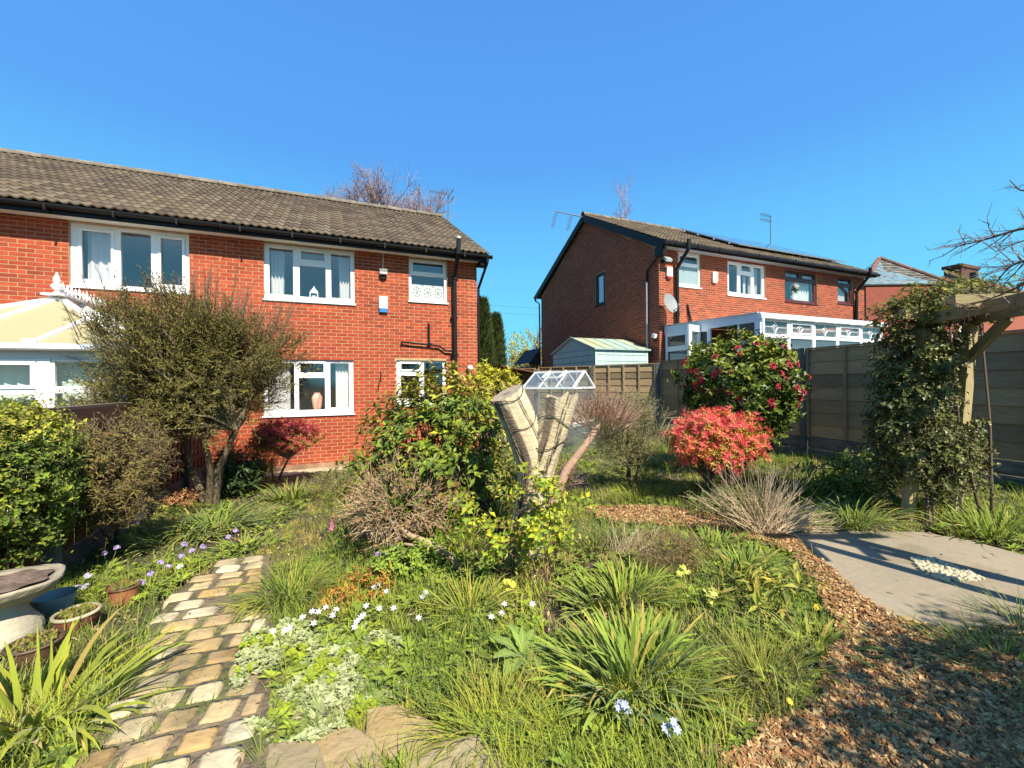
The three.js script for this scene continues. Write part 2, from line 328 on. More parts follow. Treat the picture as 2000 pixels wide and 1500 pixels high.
function ridgeRow(roof, a, b, r, color, seed, name = 'ridge_tile') {
  const n = Math.round(a.distanceTo(b) / 0.45), R = rng(seed), d = b.clone().sub(a).normalize(), s = V(-d.z, 0, d.x).normalize(), up = new THREE.Vector3().crossVectors(s, d);
  if (up.y < 0) up.negate();
  for (let k = 0; k < n; k++) {
    const m = new MB(), p = a.clone().lerp(b, k / n), q = a.clone().lerp(b, (k + 0.985) / n), c = mul(color, 0.8 + 0.4 * R()), rows = [];
    for (const [e, x] of [[p, 1.08], [q, 0.98]]) { const row = []; for (let t = 0; t <= 8; t++) { const th = Math.PI * (t / 8); row.push(m.v(e.x + s.x * Math.cos(th) * r * x + up.x * Math.sin(th) * r * x, e.y - 0.04 + s.y * Math.cos(th) * r + up.y * Math.sin(th) * r * x, e.z + s.z * Math.cos(th) * r * x + up.z * Math.sin(th) * r * x, c, t * 0.05, k + (e === q ? 0.4 : 0))); } rows.push(row); }
    for (let t = 0; t < 8; t++) m.i.push(rows[0][t], rows[0][t + 1], rows[1][t + 1], rows[0][t], rows[1][t + 1], rows[1][t]);
    m.build(name, M.tile, roof, true);
  }
}
const pipe = (pts, r, seg = 10, col) => { const m = new MB(); m.tube(pts, r, seg, col); return m; };

// ---------------------------------------------------------------- terrain
{
  // one sheet of ground: fine where the garden lies, stepping out to the horizon
  const xs = [], zs = [];
  for (let x = -700; x < -8; x = x < -40 ? x + 60 : x < -12 ? x + 6 : x + 1) xs.push(x);
  for (let x = -7; x <= 9.6; x += 0.07) xs.push(x);
  for (let x = 10; x <= 760; x = x < 20 ? x + 1 : x < 60 ? x + 6 : x + 60) xs.push(x);
  for (let z = -760; z < -14; z = z < -60 ? z + 60 : z < -20 ? z + 6 : z + 1) zs.push(z);
  for (let z = -12; z <= 2.5; z += 0.07) zs.push(z);
  for (let z = 3; z <= 400; z = z < 12 ? z + 1 : z + 40) zs.push(z);
  const m = new MB(), nx = xs.length;
  for (const z of zs) for (const x of xs) {
    const near = x > -7 && x < 9.6 && z > -12 && z < 2.6;
    let y = (near ? ground(x, z) : ground(clamp(x, -7, 9.6), z)) + (near ? 0.03 * (fbm(x * 2.3, z * 2.3, 4) - 0.5) + 0.016 * (fbm(x * 9, z * 9, 8, 2) - 0.5) : 0);
    if (z < -12.5) y -= 0.02;
    const a = fbm(x * 1.1, z * 1.1, 13), b = fbm(x * 7, z * 7, 17, 3), moss = smooth(a, 0.40, 0.58);
    m.v(x, y, z, mul(mixc([0.105, 0.070, 0.042], [0.100, 0.115, 0.028], moss * 0.8), 0.65 + 0.7 * b), x, z);
  }
  for (let j = 0; j + 1 < zs.length; j++) for (let i = 0; i + 1 < nx; i++) { const a = j * nx + i; m.i.push(a, a + nx, a + nx + 1, a, a + nx + 1, a + 1); }
  const g = m.build('ground', M.soil, scene, true); structure(g); tag(g, 'brown garden soil with moss between the plants');
}

// ---------------------------------------------------------------- the near house
const BRICK1 = [[0.442, 0.063, 0.021], [0.47, 0.074, 0.024], [0.414, 0.056, 0.02], [0.451, 0.08, 0.029], [0.47, 0.067, 0.022], [0.338, 0.052, 0.023], [0.432, 0.064, 0.022], [0.395, 0.061, 0.022], [0.489, 0.083, 0.029], [0.442, 0.064, 0.021]];
const H1 = { z: -10.05, x0: -8.2, x1: 3.36, y0: -0.17, soffit: 4.60, ridgeZ: -14.2 };
const house1 = thing('brick_house', 'nearer red brick house with white windows and brown tiled roof, behind the tree', 'house', [-1.6, H1.y0, H1.z]);
const F1 = frameOf(V(H1.x0, H1.y0, H1.z), V(0, 0, 1));
const open1 = (x0, y0, x1, y1) => [x0 - H1.x0, y0 - H1.y0, x1 - H1.x0, y1 - H1.y0];
const W1 = { left: open1(-4.27, 3.43, -2.51, 4.575), mid: open1(-1.25, 3.41, 0.51, 4.575), bath: open1(1.70, 3.57, 2.61, 4.575), living: open1(-1.28, 0.99, 0.47, 2.17), kitchen: open1(1.40, 1.14, 2.565, 2.175) };
{
  const w = H1.x1 - H1.x0, hgt = H1.soffit - H1.y0;
  const rear = brickWall(house1, F1, [[0, 0], [w, 0], [w, hgt], [0, hgt]], Object.values(W1), BRICK1, 101, 300);
  // air brick and damp stained plinth course
  { const m = new MB(); for (const [a, b] of [[0, 0], [1, 0], [0, 1], [1, 1], [0, 2], [1, 2]]) boxIn(m, F1, 7.22 + a * 0.115, 0.16 + b * 0.045, 0, 7.315 + a * 0.115, 0.185 + b * 0.045, 0.012, [0.30, 0.10, 0.06]); stuff(m.build('air_brick', M.brick, rear)); }
  { const m = new MB(); boxIn(m, F1, 0, 0, 0, w, 0.11, 0.02, [0.36, 0.21, 0.13]); m.build('plinth', M.plainStone, house1); }
  const gw = 8.3, gh = hgt;
  const FS = frameOf(V(H1.x1, H1.y0, H1.z), V(1, 0, 0));
  brickWall(house1, FS, [[0, 0], [gw, 0], [gw, gh], [gw / 2, gh + 2.3], [0, gh]], [], BRICK1, 103, 0);
  // rooms behind the windows
  const m = new MB(), pc = [1, 1, 1];
  m.box(H1.x0, H1.y0, -18.36, H1.x0 + 0.2, H1.soffit, H1.z - 0.25, pc); m.box(H1.x0, H1.y0, -18.4, H1.x1 - 0.25, H1.soffit, -18.2, pc);
  m.box(H1.x0 + 0.2, H1.y0, -18.2, H1.x1 - 0.25, H1.y0 + 0.1, H1.z - 0.25, pc); m.box(H1.x0 + 0.2, 2.36, -18.2, H1.x1 - 0.25, 2.6, H1.z - 0.25, pc); m.box(H1.x0 + 0.2, 4.62, -18.2, H1.x1 - 0.25, 4.7, H1.z - 0.26, pc);
  for (const x of [-1.62, 1.05]) m.box(x - 0.06, H1.y0 + 0.1, -18.2, x + 0.06, 4.62, H1.z - 0.25, pc);
  m.box(H1.x0 + 0.2, H1.y0 + 0.1, -13.9, H1.x1 - 0.25, 4.62, -13.8, pc);
  m.build('interior', M.plaster, house1);
}
const P3 = [[0.055, 0.085, 0.305, 0.90, 0], [0.375, 0.085, 0.665, 0.655, 0], [0.385, 0.76, 0.655, 0.925, 1], [0.727, 0.085, 0.953, 0.90, 0]];
windowIn(house1, F1, W1.left, [[0.085, 0.12, 0.325, 0.90, 1], [0.40, 0.055, 0.655, 0.945, 0], [0.74, 0.12, 0.935, 0.90, 1]]);
windowIn(house1, F1, W1.mid, [[0.055, 0.10, 0.305, 0.93, 0], [0.375, 0.085, 0.665, 0.66, 0], [0.39, 0.765, 0.655, 0.92, 1], [0.727, 0.10, 0.953, 0.93, 0]]);
windowIn(house1, F1, W1.bath, [[0.07, 0.08, 0.93, 0.615, 0], [0.10, 0.70, 0.90, 0.92, 1]]);
windowIn(house1, F1, W1.living, [[0.045, 0.10, 0.325, 0.93, 0], [0.375, 0.08, 0.665, 0.66, 0], [0.39, 0.755, 0.655, 0.93, 1], [0.727, 0.11, 0.945, 0.935, 0]]);
windowIn(house1, F1, W1.kitchen, [[0.09, 0.145, 0.45, 0.655, 0], [0.09, 0.79, 0.45, 0.93, 1], [0.55, 0.10, 0.935, 0.955, 0]]);
{
  // roof: eave at z -9.72, ridge at -14.2
  const e0 = V(-8.3, 4.76, -9.71), u = V(1, 0, 0), rid = V(0, 7.26, H1.ridgeZ), up = V(0, rid.y - e0.y, rid.z - e0.z), L = up.length(); up.normalize();
  const dz = rid.z - e0.z, m = new MB(), X0 = -8.3, X1 = 3.56, T = 0.10, back = -18.7;
  const A = V(X0, e0.y - 0.01, e0.z), B = V(X1, e0.y - 0.01, e0.z), C = V(X1, rid.y - 0.01, rid.z), D = V(X0, rid.y - 0.01, rid.z), lo = (p) => V(p.x, p.y - T, p.z);
  m.quad(A, B, C, D); m.quad(lo(B), lo(A), lo(D), lo(C)); m.quad(lo(A), lo(B), B, A); m.quad(lo(B), lo(C), C, B);
  const E = V(X1, e0.y, back), G = V(X0, e0.y, back); m.quad(D, C, E, G); m.quad(C, lo(C), lo(E), E); m.quad(lo(C), lo(D), lo(G), lo(E));
  const roof = m.build('roof', std([0.06, 0.05, 0.04], 0.9), house1);
  tiledSlope(roof, e0.clone().addScaledVector(up, -0.05), u, up, X1 - X0 + 0.02, L, 300, 211);
  ridgeRow(roof, V(X0, rid.y + 0.05, rid.z), V(X1, rid.y + 0.05, rid.z), 0.12, [0.24, 0.20, 0.145], 5);
  // white soffit, black fascia and gutter with brackets, black barge boards
  const s = new MB(); s.box(X0, 4.60, -10.05, X1 - 0.04, 4.612, -9.73); s.build('soffit', M.soffit, house1);
  const f = new MB(); f.box(X0, 4.565, -9.73, X1 - 0.02, 4.725, -9.708); f.build('fascia', M.black, house1);
  const prof = [], gut = (x0, x1, dy) => { const g = new MB(), n = 8, rows = []; for (const x of [x0, x1]) { const r = []; for (let k = 0; k <= n; k++) { const th = Math.PI * (k / n); r.push(g.v(x, 4.70 + dy - Math.sin(th) * 0.072, -9.65 - Math.cos(th) * 0.057)); } for (let k = n; k >= 0; k--) { const th = Math.PI * (k / n); r.push(g.v(x, 4.70 + dy - Math.sin(th) * 0.068, -9.65 - Math.cos(th) * 0.052)); } rows.push(r); } const q = rows[0].length; for (let k = 0; k + 1 < q; k++) g.i.push(rows[0][k], rows[1][k], rows[1][k + 1], rows[0][k], rows[1][k + 1], rows[0][k + 1]); for (let x = x0 + 0.3; x < x1; x += 0.9) g.box(x, 4.60, -9.71, x + 0.03, 4.712, -9.588); g.box(x1 - 0.006, 4.63, -9.708, x1, 4.705, -9.59); g.box(x0, 4.63, -9.708, x0 + 0.006, 4.705, -9.59); return g; };
  gut(X0, -1.9, 0.012).build('gutter', M.black, house1); gut(-1.9, X1 + 0.06, 0).build('gutter', M.black, house1);
  const bb = new MB(); bb.bar(V(X1 + 0.0, 4.64, -9.72), V(X1 + 0.0, rid.y - 0.12, rid.z), 0.025, 0.16); bb.bar(V(X1, 4.64, back), V(X1, rid.y - 0.12, rid.z), 0.025, 0.16); bb.box(X1 - 0.2, 4.50, -10.05, X1 - 0.012, 4.595, -9.732); bb.build('barge_board', M.black, house1);
  // soil pipe up past the gutter, waste branch, corner downpipe
  const [ax, ay] = [2.75, 4.971], [bx, by] = [2.734, 4.614], [cx, cy] = [2.763, 4.191];
  const sp = pipe([V(ax, ay, -9.5), V(bx, by, -9.5)], 0.052, 14); sp.tube([V(bx, by + 0.01, -9.5), V(cx, cy, -9.95)], 0.052, 14); sp.tube([V(cx, cy + 0.01, -9.95), V(cx, H1.y0, -9.95)], 0.052, 14);
  for (const y of [by + 0.04, cy - 0.02, 2.35, 1.9, 0.7]) sp.tube([V(y > by - 0.1 ? bx : cx, y - 0.05, y > by - 0.1 ? -9.5 : -9.95), V(y > by - 0.1 ? bx : cx, y + 0.03, y > by - 0.1 ? -9.5 : -9.95)], 0.062, 14);
  for (const y of [2.30, 0.65, 3.2]) sp.box(cx - 0.09, y, -10.04, cx + 0.09, y + 0.025, -9.94);
  const soil = sp.build('soil_pipe', M.black, house1, false);
  pipe([V(ax, ay - 0.01, -9.5), V(ax, ay + 0.05, -9.5), V(ax, ay + 0.07, -9.5)], [0.05, 0.046, 0.01], 10).build('vent_cage', std([0.55, 0.55, 0.5], 0.5), soil);
  const [w0x, w0y] = [1.506, 2.592], [w1x, w1y] = [2.39, 2.52], [w2x, w2y] = [2.538, 2.414], [sx, s0] = [2.145, 2.562], [sx2, s1] = [2.155, 3.022];
  const wp = pipe([V(w0x, w0y, -9.98), V(w1x, w1y, -9.98)], 0.022, 8); wp.tube([V(w1x, w1y, -9.98), V(w2x, w2y, -9.98)], 0.022, 8); wp.tube([V(w2x, w2y, -9.98), V(cx, w2y - 0.01, -9.97)], 0.022, 8); wp.tube([V(sx, s0, -9.98), V(sx, s1, -9.98), V(sx, s1 + 0.03, -10.04)], 0.02, 8); wp.tube([V(sx - 0.04, s0 + 0.01, -9.98), V(sx + 0.05, s0, -9.98)], 0.03, 8); wp.tube([V(w0x + 0.02, w0y + 0.0, -10.04), V(w0x, w0y, -9.97)], 0.02, 6); wp.tube([V(w0x, w0y, -9.98), V(w0x, w0y - 0.1, -9.99)], 0.008, 5); wp.build('waste_pipe', M.black, house1);
  const dp = pipe([V(3.5, 4.64, -9.65), V(3.5, 4.52, -9.66)], 0.034, 8); dp.tube([V(3.5, 4.53, -9.66), V(3.425, 4.0, -10.12)], 0.034, 8); dp.tube([V(3.425, 4.02, -10.12), V(3.425, H1.y0, -10.12)], 0.034, 8); dp.build('downpipe', M.black, house1);
}
// things fixed to the near house's rear wall
{
  const [x, y] = [1.117, 4.147];
  const t = thing('security_light', 'silver floodlight with black sensor under the gutter, between two upstairs windows', 'light', [x, y, -10.05]);
  let m = new MB(); m.obox(V(x, y + 0.02, -9.97), V(0.085, 0, 0), V(0, 0.055, 0.02), V(0, -0.02, 0.04)); m.build('lamp_head', M.alu, t);
  m = new MB(); m.box(x - 0.045, y - 0.13, -10.04, x + 0.045, y - 0.03, -9.98); m.build('sensor', M.black, t);
  m = new MB(); m.box(x - 0.075, y - 0.032, -9.985, x + 0.075, y - 0.012, -9.915); m.build('lens', M.upvc, t);
  m = new MB(); m.tube([V(x - 0.01, y + 0.06, -10.03), V(x + 0.01, 4.598, -10.03)], 0.006, 5); m.build('cable', M.upvc, t);
}
{
  const [x, y] = [1.114, 3.344], t = thing('alarm_box', 'cream burglar alarm box with a blue foot on the nearer house', 'alarm', [x, y, -10.05]);
  let m = new MB(); m.box(x - 0.095, y + 0.0, -10.045, x + 0.095, y + 0.27, -9.98); m.build('case', std([0.80, 0.72, 0.50], 0.5), t);
  m = new MB(); m.obox(V(x, y - 0.045, -10.01), V(0.085, 0, 0), V(0, 0.045, 0.005), V(0, 0, 0.03)); m.build('strobe', std([0.05, 0.22, 0.55], 0.3), t);
}
{
  const [x, y] = [3.143, 1.999], t = thing('wall_lamp', 'round cream bulkhead lamp on the brick wall beside the soil pipe', 'lamp', [x, y, -10.05]);
  let m = new MB(); m.lathe([[0.001, 0], [0.06, 0.0], [0.06, 0.05], [0.045, 0.07]], 0, 0, 0, 18); let g = m.geometry(true); g.rotateX(Math.PI / 2); g.translate(x, y, -10.046); partOf('base', g, M.black, t);
  m = new MB(); m.lathe([[0.07, 0.06], [0.075, 0.09], [0.06, 0.13], [0.03, 0.15], [0.001, 0.155]], 0, 0, 0, 18); g = m.geometry(true); g.rotateX(Math.PI / 2); g.translate(x, y, -10.046); partOf('globe', g, std([0.8, 0.76, 0.56], 0.3), t);
}
{
  const [x, y] = [1.046, 1.895], t = thing('wall_hook', 'rusty black basket bracket hanging on the bricks between ground floor windows', 'bracket', [x, y, -10.05]);
  const m = new MB(); m.tube([V(x, y, -10.04), V(x, y - 0.05, -9.97), V(x - 0.01, y - 0.12, -9.99), V(x - 0.03, y - 0.2, -9.98), V(x - 0.045, y - 0.24, -9.97), V(x - 0.05, y - 0.34, -9.98)], 0.012, 6); m.tube([V(x, y + 0.02, -10.04), V(x, y - 0.2, -10.035)], 0.012, 6); m.build('arm', std([0.03, 0.018, 0.015], 0.7), t);
}
function drape(name, label, cat, group, x0, x1, y0, y1, z, waves, amp, mat, seed, taper = 0) {     // a gathered curtain
  const m = new MB(), R = rng(seed), N = waves * 6, ph = R() * 6, rows = [];
  for (let j = 0; j <= 8; j++) { const t = j / 8, r = []; for (let k = 0; k <= N; k++) { const s = k / N, x = lerp(x0, x1, s + taper * (1 - t) * (0.5 - s) * 0.4); r.push(m.v(x, lerp(y0, y1, t), z + amp * Math.sin(s * waves * 2 * Math.PI + ph + 0.5 * Math.sin(t * 3)) * (0.7 + 0.3 * t), undefined, s, t)); } rows.push(r); }
  for (let j = 0; j < 8; j++) for (let k = 0; k < N; k++) m.i.push(rows[j][k], rows[j][k + 1], rows[j + 1][k + 1], rows[j][k], rows[j + 1][k + 1], rows[j + 1][k]);
  const o = m.build(name, mat, scene, true); return tag(o, label, cat, group);
}
drape('curtain', 'white curtain in the left light of the leftmost upstairs window', 'curtain', null, -4.12, -3.62, 3.45, 4.5, -10.30, 4, 0.03, M.curtain, 1);
drape('curtain', 'white curtain gathered at the left of the middle upstairs window', 'curtain', null, -1.17, -0.88, 3.44, 4.55, -10.30, 4, 0.03, M.curtain, 2, 0.5);
drape('curtain', 'white curtain gathered at the right of the middle upstairs window', 'curtain', null, 0.18, 0.44, 3.44, 4.55, -10.30, 4, 0.03, M.curtain, 3, 0.5);
drape('curtain', 'cream curtain in the right light of the ground floor living room window', 'curtain', null, 0.10, 0.42, 1.03, 2.15, -10.28, 5, 0.025, std([0.80, 0.80, 0.70], 0.95), 4);
drape('curtain', 'white curtain at the left end of the living room window behind the tree', 'curtain', null, -1.22, -0.80, 1.03, 2.15, -10.28, 5, 0.025, M.curtain, 5);
{ // lace over the lower half of the bathroom window
  const lace = dataTex(128, (u, v) => { const d = (a, b) => Math.hypot(((u * 3 + a) % 1) - 0.5, ((v * 1 + b) % 1) - 0.5), r = d(0, 0), q = d(0.5, 0.5); const hole = (Math.abs(r - 0.3) < 0.05 && Math.sin(Math.atan2(((v) % 1) - 0.5, ((u * 3) % 1) - 0.5) * 8) > 0.2) || (q < 0.16 && Math.sin((u * 90)) * Math.sin(v * 40) > 0.1) || (r < 0.12 && r > 0.06); return gray(hole ? 0.2 : 1); }, false, 1);
  const m = new MB(); m.quad(V(1.77, 3.62, -10.16), V(2.54, 3.62, -10.16), V(2.54, 3.985, -10.16), V(1.77, 3.985, -10.16), undefined, 1, 1);
  tag(m.build('net_curtain', std([0.58, 0.58, 0.52], 0.95, { map: lace }), scene), 'white lace net over the lower half of the upstairs bathroom window', 'net curtain');
}
{ const t = thing('lantern', 'white metal lantern on the sill of the middle upstairs window', 'lantern', [-0.32, 3.42, -10.26]); let m = new MB(); m.box(-0.40, 3.42, -10.34, -0.24, 3.44, -10.18); m.box(-0.40, 3.62, -10.34, -0.24, 3.635, -10.18); for (const [a, b] of [[-0.395, -10.335], [-0.245, -10.335], [-0.395, -10.185], [-0.245, -10.185]]) m.box(a - 0.008, 3.43, b - 0.008, a + 0.008, 3.63, b + 0.008); m.build('cage', M.upvc, t); m = new MB(); m.lathe([[0.09, 0], [0.07, 0.05], [0.02, 0.11], [0.015, 0.13], [0.001, 0.15]], -0.32, 3.635, -10.26, 8); m.build('roof', M.upvc, t, true); m = new MB(); m.lathe([[0.05, 0], [0.05, 0.13], [0.001, 0.14]], -0.32, 3.44, -10.26, 12); m.build('candle', std([0.5, 0.66, 0.72], 0.4), t, true); }
{ const t = thing('vase', 'tall pink and cream patterned vase in the living room window', 'vase', [-0.28, 1.0, -10.27]); const m = new MB(); m.lathe([[0.001, 0], [0.075, 0], [0.10, 0.12], [0.125, 0.28], [0.12, 0.36], [0.085, 0.42], [0.07, 0.44], [0.085, 0.47], [0.08, 0.47]].map(([a, b]) => [a * 0.88, b * 0.9]), -0.28, 1.03, -10.27, 24, (th, y) => mixc([0.78, 0.52, 0.36], [0.72, 0.24, 0.20], smooth(vnoise(th * 2.2, y * 14, 3), 0.5, 0.75))); m.build('body', vstd(0.35), t, true); }
{ const t = thing('pot_plant', 'small grey leaved plant in a pale pink pot on the kitchen windowsill', 'pot plant', [1.82, 1.16, -10.24]); let m = new MB(); m.lathe([[0.001, 0], [0.035, 0], [0.05, 0.1], [0.045, 0.1]], 1.82, 1.19, -10.24, 14); m.build('pot', std([0.75, 0.55, 0.50], 0.5), t, true); m = new MB(); const R = rng(8); for (let k = 0; k < 70; k++) { const d = V(R() - 0.5, R() * 0.7, R() - 0.5).normalize(); m.leaf(V(1.82, 1.33, -10.24).addScaledVector(d, 0.03), d, V(R(), 1, R()).normalize(), 0.05, 0.02, [0.08, 0.11, 0.06]); } stuff(m.build('foliage', M.leaf, t)); }
{ const t = thing('pot_plant', 'bright green trailing plant in the middle of the kitchen window', 'pot plant', [2.05, 1.16, -10.24]); let m = new MB(); m.lathe([[0.001, 0], [0.04, 0], [0.055, 0.1], [0.05, 0.1]], 2.06, 1.19, -10.24, 14); m.build('pot', M.upvcCream, t, true); m = new MB(); const R = rng(9); for (let k = 0; k < 40; k++) { const d = V(R() - 0.5, R() * 0.9 - 0.1, R() - 0.5).normalize(); m.leaf(V(2.06, 1.36 + R() * 0.1, -10.22).addScaledVector(d, 0.04), d, V(R() - 0.5, 1, R()).normalize(), 0.09, 0.06, [0.12, 0.30, 0.05]); } stuff(m.build('foliage', M.leaf, t)); }
function aerial(label, group, mast, dir, len, n, tilt = 0) {           // a rooftop television aerial
  const t = thing('television_aerial', label, 'aerial', [mast[0].x, mast[0].y, mast[0].z], group); let m = new MB();
  m.tube(mast, 0.016, 6); m.build('mast', M.steel, t);
  m = new MB(); const e = mast[mast.length - 1], d = V(Math.cos(dir) * Math.cos(tilt), Math.sin(tilt), Math.sin(dir) * Math.cos(tilt)), s = V(-Math.sin(dir), 0, Math.cos(dir)), a = e.clone().addScaledVector(d, -0.12), b = e.clone().addScaledVector(d, len);
  m.tube([a, b], 0.010, 6); m.build('boom', M.steel, t);
  for (let k = 0; k < n; k++) { const c = a.clone().lerp(b, 0.14 + 0.86 * k / (n - 1)), q = new MB(), w = k ? 0.09 : 0.17; q.tube([c.clone().addScaledVector(s, -w), c.clone().addScaledVector(s, w)], 0.006, 4); q.tube([c.clone().add(V(0, -w * 0.6, 0)), c.clone().add(V(0, w * 0.6, 0))], 0.006, 4); q.build('element', M.steel, t); }
  const q = new MB(); for (const yy of [-0.13, 0.13]) q.obox(a.clone().add(V(0, yy, 0)).addScaledVector(d, -0.02), s.clone().multiplyScalar(0.16), V(0, 0.02, 0), d.clone().multiplyScalar(0.004)); q.build('reflector', M.steel, t);
  return t;
}
{ const [x, y] = [3.738, 7.327], [x2, y2] = [3.763, 8.119]; aerial('thin aerial on a mast at the ridge end of the nearer house', null, [V(x, y - 0.2, -14.2), V(x2, y2, -14.2)], Math.PI, 0.62, 9); }

// ---------------------------------------------------------------- the farther pair of houses
const BRICK2 = [[0.376, 0.059, 0.023], [0.395, 0.067, 0.026], [0.348, 0.054, 0.023], [0.32, 0.048, 0.022], [0.404, 0.074, 0.029], [0.226, 0.04, 0.022], [0.376, 0.061, 0.023], [0.338, 0.054, 0.024], [0.263, 0.045, 0.023], [0.414, 0.077, 0.029]];
const H2 = { z: -10.71, x0: 9.74, x1: 20.85, y0: 1.12, soffit: 5.93, ridgeZ: -14.9, zb: -19.0 };
const house2 = thing('brick_house', 'farther brick house with a dark gable end and solar panels on its roof', 'house', [H2.x0, H2.y0, H2.z]);
const F2 = frameOf(V(H2.x0, H2.y0, H2.z), V(0, 0, 1)), G2 = frameOf(V(H2.x0, H2.y0, H2.zb), V(-1, 0, 0));
const open2 = (x0, y0, x1, y1) => [x0 - H2.x0, y0 - H2.y0, x1 - H2.x0, y1 - H2.y0];
const W2 = { bath: open2(10.56, 4.78, 11.55, 5.92), mid: open2(12.82, 4.65, 14.74, 5.86), brown: open2(15.81, 4.63, 17.72, 5.85), small: open2(19.04, 4.77, 20.07, 5.85) };
const GW = [open2(0, 0, 0, 0)];
{
  const w = H2.x1 - H2.x0, hgt = H2.soffit - H2.y0, gw = H2.z - H2.zb, gz = [-14.27 - H2.zb, 4.66 - H2.y0, -13.62 - H2.zb, 5.90 - H2.y0];
  GW[0] = gz;
  brickWall(house2, F2, [[0, 0], [w, 0], [w, hgt], [0, hgt]], Object.values(W2), BRICK2, 105, 180);
  brickWall(house2, G2, [[0, 0], [gw, 0], [gw, hgt], [H2.ridgeZ - H2.zb, hgt + 2.42], [0, hgt]], [gz], BRICK2, 107, 120);
  const m = new MB(); m.box(H2.x0 + 0.25, H2.y0, H2.zb, H2.x1, H2.soffit, H2.zb + 0.2); m.box(H2.x1 - 0.2, H2.y0, H2.zb + 0.2, H2.x1, H2.soffit, H2.z - 0.25);
  m.box(H2.x0 + 0.25, 3.7, H2.zb + 0.2, H2.x1 - 0.2, 3.9, H2.z - 0.25); m.box(H2.x0 + 0.25, H2.soffit + 0.005, H2.zb + 0.2, H2.x1 - 0.2, H2.soffit + 0.08, H2.z - 0.26); m.box(H2.x0 + 0.25, 3.9, -14.6, H2.x1 - 0.2, H2.soffit, -14.5);
  for (const x of [12.2, 15.25, 18.4]) m.box(x, 3.9, -14.5, x + 0.1, H2.soffit, H2.z - 0.25);
  m.build('interior', M.plaster, house2);
  windowIn(house2, F2, W2.bath, [[0.07, 0.09, 0.93, 0.61, 0, M.frosted], [0.10, 0.70, 0.90, 0.91, 1]]);
  windowIn(house2, F2, W2.mid, [[0.06, 0.11, 0.28, 0.92, 0], [0.355, 0.09, 0.64, 0.65, 0], [0.38, 0.76, 0.62, 0.93, 1], [0.72, 0.11, 0.94, 0.92, 0]]);
  windowIn(house2, F2, W2.brown, [[0.05, 0.08, 0.94, 0.66, 0], [0.05, 0.78, 0.46, 0.95, 1], [0.56, 0.78, 0.95, 0.95, 1]], { mat: M.mahogany });
  windowIn(house2, F2, W2.small, [[0.09, 0.10, 0.90, 0.66, 0], [0.09, 0.78, 0.90, 0.94, 1]], { mat: M.mahogany });
  windowIn(house2, G2, gz, [[0.22, 0.08, 0.80, 0.92, 0]], { mat: M.black, recess: 0.02, glass: new THREE.MeshPhysicalMaterial({ color: col(0.6, 0.65, 0.7), roughness: 0.04, transmission: 0.4, thickness: 0, ior: 2.3, bumpMap: texMottle, bumpScale: 0.01, side: THREE.DoubleSide }) });
  // roof
  const X0 = H2.x0 - 0.16, X1 = H2.x1 + 0.16, e0 = V(X0, 6.06, -10.34), rid = V(0, 8.52, H2.ridgeZ), up = V(0, rid.y - e0.y, rid.z - e0.z), L = up.length(); up.normalize();
  const r = new MB(), T = 0.1, A = V(X0, e0.y - 0.01, e0.z), B = V(X1, e0.y - 0.01, e0.z), C = V(X1, rid.y - 0.01, rid.z), D = V(X0, rid.y - 0.01, rid.z), E = V(X1, e0.y, -19.45), Gp = V(X0, e0.y, -19.45), lo = (p) => V(p.x, p.y - T, p.z);
  r.quad(A, B, C, D); r.quad(lo(A), lo(B), B, A); r.quad(lo(B), lo(A), lo(D), lo(C)); r.quad(D, C, E, Gp); r.quad(lo(C), lo(D), lo(Gp), lo(E)); r.quad(lo(D), lo(A), A, D); r.quad(lo(Gp), lo(D), D, Gp); r.quad(B, lo(B), lo(C), C);
  const roof = r.build('roof', std([0.06, 0.05, 0.04], 0.9), house2);
  tiledSlope(roof, e0.clone().addScaledVector(up, -0.05), V(1, 0, 0), up, X1 - X0, L, 250, 213);
  ridgeRow(roof, V(X0, rid.y + 0.05, rid.z), V(X1, rid.y + 0.05, rid.z), 0.12, [0.25, 0.20, 0.14], 6);
  const s = new MB(); s.box(X0, 5.93, -10.71, X1, 5.945, -10.36); s.build('soffit', std([0.35, 0.35, 0.36], 0.6), house2);
  const f = new MB(); f.box(X0 + 0.03, 5.89, -10.36, X1, 6.03, -10.335); f.build('fascia', M.black, house2);
  const g = new MB(); g.tube([V(X0 - 0.02, 5.985, -10.27), V(X1 + 0.06, 5.985, -10.27)], 0.06, 8); for (let x = X0 + 0.4; x < X1; x += 0.95) g.box(x, 5.91, -10.335, x + 0.03, 6.05, -10.205); g.build('gutter', M.black, house2);
  const g2 = new MB(); g2.tube([V(X0 - 0.02, 5.985, -19.44), V(X1, 5.985, -19.44)], 0.055, 8); g2.tube([V(X0 + 0.05, 5.95, -19.42), V(X0 + 0.05, 5.8, -19.4), V(X0 + 0.1, 5.62, -19.1), V(X0 + 0.1, 1.1, -19.06)], 0.035, 7); g2.build('gutter', M.black, house2);
  const bb = new MB(), bx = X0 + 0.005; bb.bar(V(bx, 5.90, -10.33), V(bx, rid.y - 0.13, rid.z), 0.03, 0.24); bb.bar(V(bx, 5.90, -19.45), V(bx, rid.y - 0.13, rid.z), 0.03, 0.24); bb.build('barge_board', M.black, house2);
  const be = new MB(); be.box(X0 + 0.02, 5.62, -10.72, H2.x0 - 0.01, 6.0, -10.35); be.build('box_end', M.black, house2);
